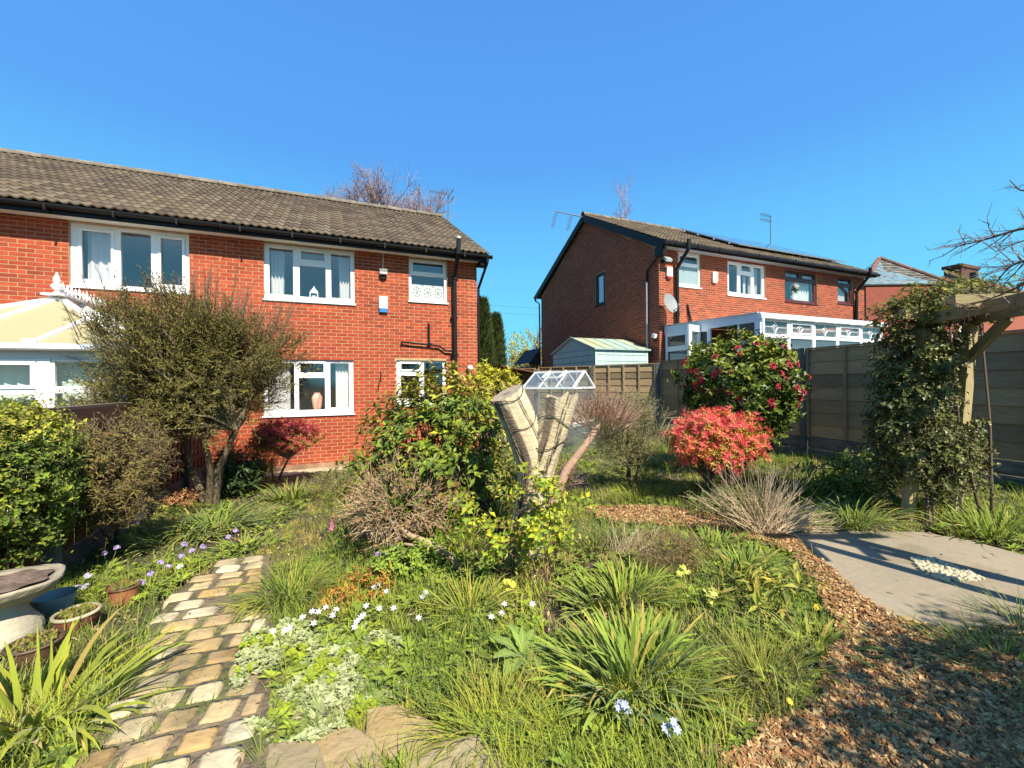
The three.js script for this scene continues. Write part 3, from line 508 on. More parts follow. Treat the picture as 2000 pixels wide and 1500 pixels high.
  // downpipe on the gable, soil pipes on the rear wall, wastes
  const dp = pipe([V(X0 + 0.06, 5.95, -10.30), V(X0 + 0.06, 5.82, -10.33)], 0.034, 8); dp.tube([V(X0 + 0.06, 5.83, -10.33), V(H2.x0 - 0.05, 5.30, -11.22)], 0.034, 8); dp.tube([V(H2.x0 - 0.05, 5.31, -11.22), V(H2.x0 - 0.05, 4.94, -11.22)], 0.036, 8); dp.build('downpipe', M.black, house2);
  pipe([V(H2.x0 - 0.05, 4.94, -11.22), V(H2.x0 - 0.05, 1.1, -11.22)], 0.033, 8).build('downpipe', std([0.40, 0.41, 0.42], 0.35), house2);
  for (const [q0, q1, q2, yb] of [[[10.448, 6.127], [10.444, 5.803], [10.403, 5.314], 3.4], [[20.207, 6.182], [20.203, 5.89], [20.111, 5.288], 3.2]]) {
    const p = pipe([V(q0[0], q0[1], -10.15), V(q1[0], q1[1], -10.15)], 0.062, 12); p.tube([V(q1[0], q1[1] + 0.02, -10.15), V(q2[0], q2[1], -10.6)], 0.055, 12); p.tube([V(q2[0], q2[1] + 0.02, -10.6), V(q2[0], yb, -10.6)], 0.055, 12); p.tube([V(q2[0], q2[1] - 0.04, -10.6), V(q2[0], q2[1] + 0.04, -10.6)], 0.066, 12); p.tube([V(q2[0], yb + 0.35, -10.6), V(q2[0], yb + 0.5, -10.6)], 0.066, 12); p.build('soil_pipe', M.black, house2);
  }
  const [w0, wy0] = [10.901, 4.191], [w1, wy1] = [11.006, 3.619]; const wp = pipe([V(w0, wy0, -10.66), V(w1, wy1 - 0.1, -10.66)], 0.024, 7); wp.tube([V(w0 + 0.02, wy0 - 0.05, -10.66), V(w1 + 0.09, wy1 - 0.1, -10.66)], 0.02, 7); wp.build('waste_pipe', M.black, house2);
  pipe([V(20.2, 5.0, -10.67), V(20.15, 3.1, -10.67)], 0.03, 7).build('waste_pipe', M.black, house2);
  // porch on the far side
  const px0 = 9.2, pz = -19.3; const pm = new MB(); pm.box(px0 + 0.1, 1.1, pz - 1.6, H2.x0, 2.5, pz - 0.05); pm.build('porch', M.darkWood, house2);
  const pr = new MB(); pr.quad(V(px0 - 0.1, 2.62, pz + 0.15), V(H2.x0 + 0.0, 3.4, pz + 0.15), V(H2.x0, 3.4, pz - 1.7), V(px0 - 0.1, 2.62, pz - 1.7)); pr.quad(V(px0 - 0.1, 2.50, pz + 0.15), V(H2.x0, 2.5, pz + 0.15), V(H2.x0, 3.4, pz + 0.15), V(px0 - 0.1, 2.62, pz + 0.15)); pr.build('porch_roof', std([0.03, 0.026, 0.026], 0.8), house2);
  windowIn(house2, frameOf(V(px0 + 0.15, 1.1, pz), V(0, 0, 1)), [0.08, 0.45, 0.78, 1.35], [[0.08, 0.06, 0.42, 0.94, 0, M.clearGlass], [0.58, 0.06, 0.92, 0.94, 0, M.frosted]], { mat: M.darkWood, recess: -0.02 });
}
{ const [x, y] = [9.839, 4.083], t = thing('satellite_dish', 'grey oval satellite dish at the corner of the farther house', 'satellite dish', [x, y, -10.71]); let m = new MB(); const pr = []; for (let k = 0; k <= 6; k++) pr.push([0.29 * k / 6 + 0.001, 0.055 * (k / 6) ** 2]); m.lathe(pr, 0, 0, 0, 28); let g = m.geometry(true); g.scale(0.92, 1, 1.12); g.rotateX(Math.PI / 2 - 0.30); g.rotateY(0.05); g.translate(x, y, -10.36); partOf('reflector', g, std([0.22, 0.235, 0.23], 0.6), t); m = new MB(); m.tube([V(x - 0.03, y - 0.05, -10.70), V(x - 0.03, y - 0.05, -10.40)], 0.02, 7); m.tube([V(x, y - 0.30, -10.36), V(x + 0.12, y - 0.12, -10.03)], 0.012, 6); m.build('arm', M.steel, t); m = new MB(); m.tube([V(x + 0.12, y - 0.14, -10.05), V(x + 0.10, y - 0.05, -10.10)], 0.03, 8); m.build('receiver', M.steel, t); }
for (const [px, py, nm, lb, c0, c1, hh] of [[0, 0, 'alarm_box', 'white alarm box with a red foot near the corner of the farther house', [0.80, 0.77, 0.68], [0.35, 0.03, 0.04], 0], [1, 0, 'alarm_box', 'plain cream box between two white upstairs windows of the farther house', [0.80, 0.75, 0.58], [0.72, 0.66, 0.5], 0]]) { const [x, y] = px ? [12.142, 5.199] : [10.126, 5.167], t = thing(nm, lb, 'alarm', [x, y, H2.z]); let m = new MB(); m.box(x - 0.11, y - 0.13, -10.70, x + 0.11, y + 0.17, -10.62); m.build('case', std(c0, 0.5), t); m = new MB(); m.obox(V(x, y - 0.165, -10.665), V(0.09, 0, 0), V(0, 0.033, 0), V(0, 0, 0.03)); m.build('strobe', std(c1, 0.35), t); }
{ const [x, y] = [9.915, 5.535], t = thing('security_light', 'small tilted floodlight at the top corner of the farther house', 'light', [x, y, H2.z]); let m = new MB(); m.obox(V(x, y, -10.5), V(0.12, 0, 0), V(0, 0.03, 0.03), V(0, -0.06, 0.07)); m.build('lamp_head', M.alu, t); m = new MB(); m.bar(V(x - 0.05, y - 0.03, -10.7), V(x - 0.02, y - 0.02, -10.52), 0.08, 0.1); m.build('sensor', M.black, t); }
{ const t = thing('security_light', 'small white sensor light on the dark gable beside the white sunroom', 'light', [9.7, 3.05, -10.85]); let m = new MB(); m.obox(V(9.66, 3.12, -10.85), V(0.05, 0, 0), V(0, 0.06, 0.02), V(0, -0.03, 0.06)); m.build('lamp_head', M.upvc, t); m = new MB(); m.box(9.66, 2.93, -10.9, 9.735, 3.05, -10.8); m.build('sensor', M.black, t); }
drape('curtain', 'pale curtain in the right light of the farther house white window', 'curtain', null, 14.15, 14.65, 4.7, 5.8, -10.97, 4, 0.03, std([0.42, 0.43, 0.38], 0.95), 11);
drape('curtain', 'narrow white curtain edge in the middle light of the farther house white window', 'curtain', null, 13.86, 13.98, 4.7, 5.45, -10.95, 2, 0.02, M.curtain, 12);
drape('curtain', 'pale green curtain in the brown framed upstairs window', 'curtain', null, 16.65, 17.62, 4.7, 5.78, -10.97, 6, 0.035, std([0.55, 0.60, 0.55], 0.95), 13);
drape('curtain', 'grey net curtain in the small brown upstairs window', 'curtain', null, 19.1, 20.02, 4.8, 5.80, -10.97, 5, 0.02, std([0.42, 0.42, 0.40], 0.95), 14);
{ const x = 16.5, t = thing('flower_vase', 'white flowers in a white vase in the brown framed window', 'vase', [x, 4.66, -10.9]); let m = new MB(); m.lathe([[0.001, 0], [0.06, 0], [0.11, 0.1], [0.09, 0.2], [0.05, 0.22]], x, 4.70, -10.87, 14); m.build('vase', M.upvc, t, true); m = new MB(); const R = rng(31); for (let k = 0; k < 60; k++) { const d = V(R() - 0.5, R() - 0.3, R() - 0.5).normalize(); m.leaf(V(x, 5.05, -10.87).addScaledVector(d, 0.06), d, V(R(), R(), 1).normalize(), 0.16, 0.06, [0.05, 0.09, 0.05]); } stuff(m.build('foliage', M.leaf, t)); m = new MB(); for (let k = 0; k < 60; k++) { const d = V(R() - 0.5, R() - 0.2, R() - 0.3).normalize(); m.leaf(V(x + 0.03, 5.24, -10.84).addScaledVector(d, 0.07), d, V(R(), R(), 1).normalize(), 0.12, 0.09, [0.75, 0.74, 0.72]); } stuff(m.build('flowers', M.petal, t)); }
{ // solar panels standing just proud of the tiles
  const X0 = H2.x0 - 0.16, e0 = V(0, 6.06, -10.34), up = V(0, 8.52 - 6.06, H2.ridgeZ + 10.34).normalize(), nrm = V(0, -up.z, up.y);
  const t = thing('solar_array', 'rows of blue grey solar panels on the farther house roof', 'solar panels', [14.2, 6.6, -11.3]);
  const cell = dataTex(128, (u, v) => { const g = (Math.abs(((u * 6) % 1) - 0.5) > 0.46 || Math.abs(((v * 10) % 1) - 0.5) > 0.46) ? 0.85 : 0; return [0.16 + g * 0.2, 0.18 + g * 0.2, 0.27 + g * 0.2]; });
  const gl = new THREE.MeshPhysicalMaterial({ color: 0xffffff, map: cell, roughness: 0.12, clearcoat: 1, clearcoatRoughness: 0.03, ior: 1.9, side: THREE.DoubleSide });
  for (let row = 0; row < 2; row++) for (let k = 0; k < 6; k++) {
    const a = V(14.0 + k * 1.09 + 0.535, 0, 0), c = V(a.x, e0.y, e0.z).addScaledVector(up, 1.05 + row * 1.68 + 0.82).addScaledVector(nrm, 0.17);
    const fr = new MB(); fr.obox(c, V(0.53, 0, 0), up.clone().multiplyScalar(0.82), nrm.clone().multiplyScalar(0.018)); const p = fr.build('solar_panel', M.alu, t);
    const q = new MB(), o = c.clone().addScaledVector(nrm, 0.022), h = up.clone().multiplyScalar(0.795); q.quad(o.clone().add(V(-0.505, 0, 0)).sub(h), o.clone().add(V(0.505, 0, 0)).sub(h), o.clone().add(V(0.505, 0, 0)).add(h), o.clone().add(V(-0.505, 0, 0)).add(h), undefined, 1, 1); q.build('cells', gl, p);
  }
  for (const s of [1.5, 2.3, 3.2, 4.0]) { const m = new MB(), c = V(0, e0.y, e0.z).addScaledVector(up, s).addScaledVector(nrm, 0.12); m.bar(V(13.95, c.y, c.z), V(20.6, c.y, c.z), 0.04, 0.05); m.build('rail', M.alu, t); }
}
{ const [ax, ay] = [9.633, 8.439], [bx, by] = [8.787, 8.523]; const X = H2.x0 - 0.15; const p0 = V(X, ay, -14.9), p1 = V(X - 1.05, ay + 0.22, -15.3); const t = thing('television_aerial', 'aerial leaning out from the gable peak of the farther house', 'aerial', [p0.x, p0.y, p0.z]); let m = new MB(); m.tube([p0, p1], 0.02, 6); m.build('mast', M.steel, t); for (const s of [0.42, 0.97]) { const c = p0.clone().lerp(p1, s); m = new MB(); const e = c.clone().add(V(-0.28, -0.75, 0.15)); m.tube([c, e], 0.012, 5); m.build('boom', M.steel, t); for (let k = 0; k < 8; k++) { const q = c.clone().lerp(e, 0.15 + k * 0.11); m = new MB(); m.tube([q.clone().add(V(0.05, 0, 0.09)), q.clone().add(V(-0.05, 0, -0.09))], 0.007, 4); m.build('element', M.steel, t); } } }
{ const [x, y] = [20.931, 8.971], [x2, y2] = [20.908, 10.13]; const t = thing('television_aerial', 'double aerial on an upright mast behind the solar panels', 'aerial', [x, y, -14.9]); let m = new MB(); m.tube([V(x, y - 0.6, -14.9), V(x, y2, -14.9)], 0.02, 6); m.build('mast', M.steel, t); for (const yy of [y2 - 0.02, y2 - 0.27]) { m = new MB(); m.tube([V(x + 0.1, yy, -14.9), V(x - 0.8, yy - 0.02, -14.8)], 0.012, 5); m.build('boom', M.steel, t); for (let k = 0; k < 8; k++) { m = new MB(); const q = V(x - 0.05 - k * 0.1, yy, -14.89); m.tube([q.clone().add(V(0, 0.07, 0.05)), q.clone().add(V(0, -0.07, -0.05))], 0.008, 4); m.build('element', M.steel, t); } } }
// ---------------------------------------------------------------- white conservatory next door, left
{
  const xL = -5.0, xR = -2.42, zf = -7.0, eave = 2.08, xr = -3.70, zr = -8.45, ry = 2.94, zw = -10.04;
  const t = thing('conservatory', 'white conservatory with yellow tinted roof beside the left fence', 'conservatory', [-3.7, -0.2, zf]);
  const Ff = frameOf(V(xL, 0, zf), V(0, 0, 1)), Fs = frameOf(V(xR, 0, zf), V(1, 0, 0));
  // roof panels and bars
  const poly = new THREE.MeshPhysicalMaterial({ color: col(0.44, 0.38, 0.18), roughness: 0.75, transmission: 0.3, thickness: 0, bumpMap: texGrain, bumpScale: 0.01, side: THREE.DoubleSide }), polyW = new THREE.MeshPhysicalMaterial({ color: col(0.52, 0.52, 0.48), roughness: 0.6, transmission: 0.35, thickness: 0, side: THREE.DoubleSide });
  const RE = V(xr, ry, zr), RW = V(xr, ry, zw), CR = V(xR + 0.08, eave + 0.05, zf + 0.08), CL = V(xL - 0.08, eave + 0.05, zf + 0.08), onFront = (x) => V(x, eave + 0.05, zf + 0.08), hipM = RE.clone().lerp(CR, 0.46), hipL = RE.clone().lerp(CL, 0.46);
  const panel = (a, b, c, d, mt) => { const m = new MB(); const n = [a, b, c, d].map((p) => V(p.x, p.y - 0.012, p.z)); m.quad(...n); m.build('roof_panel', mt, t); };
  const j1 = -3.30, j0 = -4.12;
  panel(onFront(j0), onFront(j1), hipM, RE, poly); panel(onFront(j1), CR, CR.clone().lerp(hipM, 0.02), hipM, poly); panel(CL, onFront(j0), RE, hipL, poly);
  for (const [a, b] of [[0, 0.33], [0.33, 0.66], [0.66, 1]]) { const q = (s) => V(xR + 0.08, eave + 0.05, lerp(zf + 0.08, zw, s)), r = (s) => V(xr, ry, lerp(zr, zw, s)); panel(q(a), q(b), r(b), r(a), polyW); const ql = (s) => V(xL - 0.08, eave + 0.05, lerp(zf + 0.08, zw, s)); panel(ql(a), ql(b), r(b), r(a), polyW); }
  const barM = (a, b, w = 0.065) => { const m = new MB(); const up = V(0, 1, 0.4).normalize(); m.bar(a.clone().add(V(0, 0.005, 0)), b.clone().add(V(0, 0.005, 0)), w, 0.04, undefined, up); m.build('glazing_bar', M.upvc, t); };
  barM(CR, RE, 0.08); barM(CL, RE, 0.08); barM(onFront(j1), hipM); barM(onFront(j0), RE); for (const s of [0.33, 0.66, 0.98]) { barM(V(xR + 0.08, eave + 0.05, lerp(zf, zw, s)), V(xr, ry, lerp(zr, zw, s))); }
  { const m = new MB(); m.obox(onFront(j1).add(V(0, 0.02, 0.005)), V(0.06, 0, 0), V(0, 0.05, 0), V(0, 0, 0.02)); m.build('bar_end_cap', M.upvc, t); }
  { const m = new MB(); m.bar(V(xr, ry + 0.03, zr + 0.18), V(xr, ry + 0.03, zw), 0.26, 0.025); m.bar(V(xr, ry + 0.055, zr + 0.05), V(xr, ry + 0.055, zw), 0.13, 0.03); m.build('ridge_capping', M.upvc, t); }
  // finial and cresting
  { const m = new MB(); m.lathe([[0.001, 0], [0.05, 0.01], [0.03, 0.04], [0.02, 0.06], [0.06, 0.10], [0.068, 0.135], [0.05, 0.17], [0.022, 0.195], [0.042, 0.215], [0.03, 0.29], [0.008, 0.37], [0.001, 0.38]].map(([a, b]) => [a * 1.05, b * 0.85]), xr, ry + 0.05, zr + 0.06, 16); m.build('finial', M.upvc, t, true); }
  for (let k = 0; k < 12; k++) { const z = lerp(zr - 0.10, zw + 0.25, k / 11), m = new MB(), h = k % 2 ? 0.17 : 0.20; m.lathe([[0.001, 0], [0.022, 0.0], [0.012, 0.035], [0.034, 0.07], [0.03, 0.09], [0.010, 0.11], [0.020, 0.125], [0.001, h]], xr, ry + 0.065, z, 8); m.build('cresting', M.upvc, t, true); }
  { const m = new MB(); m.bar(V(xr, ry + 0.085, zr), V(xr, ry + 0.085, zw + 0.2), 0.016, 0.022); m.build('cresting_rail', M.upvc, t); }
  // gutter, head beam, posts, transoms
  { const m = new MB(); m.tube([V(xL - 0.12, eave + 0.02, zf + 0.12), V(xR + 0.12, eave + 0.02, zf + 0.12)], 0.042, 8); m.box(xL - 0.1, eave - 0.02, zf + 0.055, xR + 0.1, eave + 0.065, zf + 0.085); m.tube([V(xR + 0.12, eave + 0.02, zf + 0.12), V(xR + 0.12, eave + 0.02, zw)], 0.042, 8); m.build('gutter', M.upvc, t); }
  { const m = new MB(); m.box(xL, eave - 0.12, zf - 0.07, xR, eave + 0.02, zf); m.box(xR - 0.07, eave - 0.12, zw, xR, eave + 0.02, zf - 0.07); m.build('head_beam', std([0.60, 0.62, 0.64], 0.5), t); }
  { const m = new MB(); m.box(xL, -0.2, zf - 0.06, xR, 0.55, zf - 0.01); m.box(xR - 0.06, -0.2, zw, xR - 0.01, 0.55, zf - 0.06); m.build('base_panel', M.upvc, t); }
  const lights = [[-4.93, -4.12], [-4.08, -3.27], [-3.15, -2.50]];
  lights.forEach(([a, b], k) => windowIn(t, Ff, [a - xL, 0.55, b - xL, eave - 0.12], k < 2 ? [[0.03, 0.03, 0.97, 0.69, 0, M.clearGlass], [0.07, 0.77, 0.93, 0.95, 1, M.clearGlass]] : [[0.05, 0.03, 0.95, 0.70, 0, M.clearGlass], [0.05, 0.76, 0.95, 0.98, 0, M.clearGlass]], { recess: 0.0, sill: false }));
  { const m = new MB(); m.box(-3.27, 0.3, zf - 0.07, -3.15, eave - 0.12, zf + 0.014); m.box(-3.225, 0.3, zf + 0.014, -3.215, eave - 0.12, zf + 0.017); m.box(xR - 0.08, 0.3, zf - 0.07, xR, eave - 0.12, zf + 0.012); m.build('post', M.upvc, t); }
  for (let k = 0; k < 3; k++) windowIn(t, Fs, [0.08 + k * 1.0, 0.55, 1.04 + k * 1.0, eave - 0.12], [[0.07, 0.03, 0.93, 0.70, 0, M.clearGlass], [0.07, 0.76, 0.93, 0.95, 0, M.clearGlass]], { recess: 0, sill: false });
  { const m = new MB(); m.box(xL, -0.2, zw, xL + 0.06, eave, zf - 0.07); m.build('side_wall', M.upvc, t); }
  // vertical blinds hang behind the panes
  const bl = new THREE.MeshPhysicalMaterial({ color: col(0.66, 0.74, 0.66), roughness: 0.95, transmission: 0.3, thickness: 0, side: THREE.DoubleSide }), b = thing('vertical_blinds', 'pale green vertical blinds inside the white conservatory', 'blinds', [-3.7, 0.5, zf - 0.2]);
  { const m = new MB(); m.box(xL + 0.1, eave - 0.16, zf - 0.24, xR - 0.1, eave - 0.12, zf - 0.19); m.build('headrail', M.upvc, b); }
  const n = 21; for (let k = 0; k < n; k++) { const x = lerp(-4.9, -2.54, k / (n - 1)), m = new MB(), a = 0.42, w = 0.062; m.quad(V(x - w * Math.cos(a), 0.5, zf - 0.21 + w * Math.sin(a)), V(x + w * Math.cos(a), 0.5, zf - 0.21 - w * Math.sin(a)), V(x + w * Math.cos(a), eave - 0.16, zf - 0.21 - w * Math.sin(a)), V(x - w * Math.cos(a), eave - 0.16, zf - 0.21 + w * Math.sin(a))); m.build('slat', bl, b); }
}
// ---------------------------------------------------------------- white lean-to sunroom on the farther house
{
  const xL = 9.93, xR = 15.35, zf = -7.4, zb = -10.68, y0 = 1.12, top = 3.27;
  const t = thing('conservatory', 'white lean-to sunroom with leaded top lights behind the camellia and panel fence', 'conservatory', [12.6, y0, zf]);
  const Ff = frameOf(V(xL, y0, zf), V(0, 0, 1)), Fs = frameOf(V(xL, y0, zb), V(-1, 0, 0)), D = -zb + zf;
  const wh = std([0.80, 0.82, 0.84], 0.4), gb = new THREE.MeshPhysicalMaterial({ color: col(0.62, 0.74, 0.76), roughness: 0.02, transmission: 0.9, thickness: 0, ior: 1.7, side: THREE.DoubleSide });
  { const m = new MB(); m.box(xL, y0, zf - 0.07, xR, y0 + 0.6, zf - 0.01); m.box(xL + 0.01, y0, zb, xL + 0.07, y0 + 0.6, zf - 0.07); m.box(xR - 0.07, y0, zb, xR - 0.01, y0 + 2.1, zf - 0.07); m.build('base_panel', wh, t); }
  const mull = [0.17, 1.14, 2.17, 3.21, 4.32, 5.34], F = (k) => [mull[k] + 0.02, 0.6, mull[k + 1] - 0.02, 2.06];
  for (let k = 0; k < 5; k++) {
    const op = k === 1 || k === 3, [a, b, c, d] = F(k), w = windowIn(t, Ff, [a, b, c, d], [[0.04, 0.03, 0.96, 0.69, 0, gb], op ? [0.09, 0.79, 0.91, 0.95, 1, gb] : [0.04, 0.755, 0.96, 0.98, 0, gb]], { recess: 0, sill: false });
    // the leaded diamond motif in each top light
    const m = new MB(), cx = (a + c) / 2, cy = b + (op ? 0.87 : 0.865) * (d - b), hw = (c - a) * (op ? 0.40 : 0.45), P = (x, y) => Ff.P(cx + x, cy + y, -0.028), r = 0.009, L = (...q) => m.tube(q, r, 4);
    L(P(-hw, 0.02), P(-0.14, 0.02), P(-0.06, 0.07), P(-0.01, 0.15)); L(P(-0.01, 0.15), P(0.03, 0.08), P(0.10, 0.01), P(hw, 0.01)); L(P(-0.14, 0.02), P(-0.07, -0.05), P(0, -0.14)); L(P(0, -0.14), P(0.04, -0.06), P(0.10, 0.01)); L(P(-0.06, 0.0), P(0, 0.06), P(0.05, 0.0), P(0, -0.07), P(-0.06, 0.0)); m.build('lead_motif', std([0.85, 0.86, 0.84], 0.4), w);
  }
  { const m = new MB(); for (const x of [0, ...mull.slice(1)]) boxIn(m, Ff, x === 0 ? 0.0 : x - 0.02, 0, -0.075, x === 0 ? 0.19 : x + 0.02, 2.1, 0.01); m.build('post', wh, t); }
  const side = (a, b, pan, o = {}) => windowIn(t, Fs, [a - zb, 0.0 + (o.y0 ?? 0.6), b - zb, 2.04], pan, { recess: 0, sill: false, mat: wh });
  side(-10.66, -9.66, [[0.08, 0.03, 0.93, 0.60, 0, gb], [0.09, 0.70, 0.86, 0.93, 1, gb]]);
  side(-9.62, -8.9, [[0.10, 0.10, 0.88, 0.95, 1, gb]], { y0: 0.05 });
  side(-8.02, -7.48, [[0.08, 0.03, 0.92, 0.60, 0, gb], [0.08, 0.68, 0.92, 0.97, 0, gb]]);
  { // an open door leaf, lit by the sun
    const Fd = frameOf(V(xL, y0, -8.86), V(-0.35, 0, 0.94).normalize()); const d = windowIn(t, frameOf(V(xL - 0.62, y0 + 0.06, -9.05), V(0.28, 0, 0.96).normalize()), [0, 0, 0.66, 2.06], [[0.16, 0.14, 0.84, 0.91, 1, gb]], { name: 'door', recess: 0, sill: false, mat: M.upvc });
    const m = new MB(); m.box(xL - 0.08, y0 + 1.0, -9.0, xL - 0.05, y0 + 1.14, -8.96); m.build('handle', M.alu, d);
  }
  { const m = new MB(), n = 3; for (let k = 0; k < n; k++) { const y = 3.15 + k * 0.085; m.quad(V(xL - 0.005 - 0.004 * k, y, zb), V(xL - 0.005 - 0.004 * k, y - 0.035, zf + 0.05), V(xL - 0.012, y + 0.045, zf + 0.05), V(xL - 0.012, y + 0.08, zb)); } m.box(xL + 0.005, 3.12, zb, xL + 0.03, 3.36, zf + 0.02); m.build('cladding', std([0.70, 0.76, 0.82], 0.4), t); }
  { const m = new MB(); const N = 36; for (let k = 0; k < N; k++) { const x = lerp(xL - 0.02, xR + 0.06, k / N), x2 = lerp(xL - 0.02, xR + 0.06, (k + 1) / N), q = k % 5 === 4 ? 0.012 : 0; m.quad(V(x, 3.20, zf + 0.10 - q), V(x2, 3.20, zf + 0.10), V(x2, 3.30, zf + 0.12), V(x, 3.30, zf + 0.12 - q)); } m.box(xL - 0.03, 3.19, zf - 0.01, xR + 0.06, 3.31, zf + 0.09); m.build('gutter', M.upvc, t); }
  { const m = new MB(); m.obox(V((xL + xR) / 2, 3.385, (zf + zb) / 2), V((xR - xL) / 2 + 0.05, 0, 0), V(0, 0.012, 0), V(0, 0.045, (zb - zf) / 2)); m.build('roof', std([0.55, 0.58, 0.58], 0.5), t); }
  { const m = new MB(); m.tube([V(xL + 0.02, 3.2, zf + 0.10), V(xL + 0.02, 1.2, zf + 0.06)], 0.035, 8); m.build('downpipe', M.upvc, t); }
  const bl = new THREE.MeshPhysicalMaterial({ color: col(0.50, 0.62, 0.66), roughness: 0.95, transmission: 0.3, thickness: 0, side: THREE.DoubleSide });
  const b = thing('vertical_blinds', 'blue grey vertical blinds inside the lean-to sunroom', 'blinds', [12.6, y0 + 0.5, zf - 0.2]);
  for (let k = 0; k < 58; k++) { const x = lerp(xL + 0.25, xR - 0.2, k / 57), m = new MB(), a = 0.5, w = 0.05; m.quad(V(x - w * Math.cos(a), y0 + 0.5, zf - 0.16 + w * Math.sin(a)), V(x + w * Math.cos(a), y0 + 0.5, zf - 0.16 - w * Math.sin(a)), V(x + w * Math.cos(a), 3.08, zf - 0.16 - w * Math.sin(a)), V(x - w * Math.cos(a), 3.08, zf - 0.16 + w * Math.sin(a))); m.build('slat', bl, b); }
  for (let k = 0; k < 10; k++) { const z = lerp(zb + 0.1, zb + 0.95, k / 9), m = new MB(); m.quad(V(xL + 0.16, y0 + 0.5, z - 0.03), V(xL + 0.2, y0 + 0.5, z + 0.04), V(xL + 0.2, 2.55, z + 0.04), V(xL + 0.16, 2.55, z - 0.03)); m.build('slat', bl, b); }
}
// ---------------------------------------------------------------- neighbour's raised ground, metal shed
{ const m = new MB(); m.quad(V(8.45, 1.12, -4), V(45, 1.12, -4), V(45, 1.12, -60), V(5.2, 1.12, -60)); m.quad(V(5.2, 1.12, -60), V(8.45, 1.12, -4), V(8.55, 1.12, -9.2), V(5.4, 1.12, -13.9)); const g = m.build('raised_ground', std([0.06, 0.07, 0.03], 1, { map: texMottle }), scene); structure(g); tag(g, 'higher ground of the neighbouring garden behind the panel fence'); }
{
  const x0 = 7.47, x1 = 9.5, z0 = -11.0, z1 = -13.65, yb = 1.12, ye = 2.67, yr = 3.14, zr = (z0 + z1) / 2;
  const t = thing('metal_shed', 'pale green metal garden shed in front of the dark gable', 'shed', [8.5, yb, z0]);
  const c = vstd(0.38, { map: texGrain }), pale = [0.50, 0.66, 0.60];
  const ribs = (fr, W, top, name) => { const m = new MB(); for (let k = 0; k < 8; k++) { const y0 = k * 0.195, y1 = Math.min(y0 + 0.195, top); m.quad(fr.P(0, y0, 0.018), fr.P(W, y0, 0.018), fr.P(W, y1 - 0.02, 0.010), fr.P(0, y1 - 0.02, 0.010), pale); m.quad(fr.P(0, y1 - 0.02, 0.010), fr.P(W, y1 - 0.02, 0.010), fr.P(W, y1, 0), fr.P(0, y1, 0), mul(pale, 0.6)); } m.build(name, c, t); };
  ribs(frameOf(V(x0, yb, z0), V(0, 0, 1)), x1 - x0, ye - yb, 'front_wall');
  const Fg = frameOf(V(x0, yb, z1), V(-1, 0, 0)); ribs(Fg, z0 - z1, ye - yb, 'side_wall');
  { const m = new MB(), W = z0 - z1; m.i.push(...[m.v(...Fg.P(0, ye - yb, 0.01).toArray(), pale), m.v(...Fg.P(W, ye - yb, 0.01).toArray(), pale), m.v(...Fg.P(W / 2, yr - yb, 0.01).toArray(), pale)]); m.build('gable', c, t); }
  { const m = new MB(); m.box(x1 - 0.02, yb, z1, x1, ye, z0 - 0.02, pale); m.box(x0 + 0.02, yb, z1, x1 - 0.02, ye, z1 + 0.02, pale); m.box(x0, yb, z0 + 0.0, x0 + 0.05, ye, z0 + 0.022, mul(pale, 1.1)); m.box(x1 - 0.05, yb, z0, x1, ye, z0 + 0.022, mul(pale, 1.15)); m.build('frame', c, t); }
  for (let k = 0; k < 5; k++) { const a = lerp(x0 - 0.06, x1 + 0.06, k / 5), b = lerp(x0 - 0.06, x1 + 0.06, (k + 1) / 5) - 0.02, m = new MB(), cc = [[0.52, 0.54, 0.32], [0.50, 0.56, 0.36], [0.46, 0.58, 0.46], [0.45, 0.60, 0.50], [0.54, 0.58, 0.38]][k]; m.quad(V(a, ye - 0.01, z0 + 0.07), V(b, ye - 0.01, z0 + 0.07), V(b, yr, zr), V(a, yr, zr), cc); m.quad(V(a, yr, zr), V(b, yr, zr), V(b, ye, z1 - 0.07), V(a, ye, z1 - 0.07), cc); m.bar(V(b + 0.008, ye, z0 + 0.07), V(b + 0.008, yr + 0.01, zr), 0.02, 0.02, mul(cc, 0.9)); m.build('roof_sheet', c, t); }
  { const m = new MB(); m.bar(V(x0 - 0.07, ye - 0.01, z0 + 0.08), V(x1 + 0.07, ye - 0.01, z0 + 0.08), 0.02, 0.05, mul(pale, 0.75)); for (const z of [z0 + 0.08, z1 - 0.08]) m.bar(V(x0 - 0.06, ye - 0.01, z), V(x0 - 0.06, yr, zr), 0.02, 0.045, mul(pale, 1.15)); m.build('trim', c, t); }
}
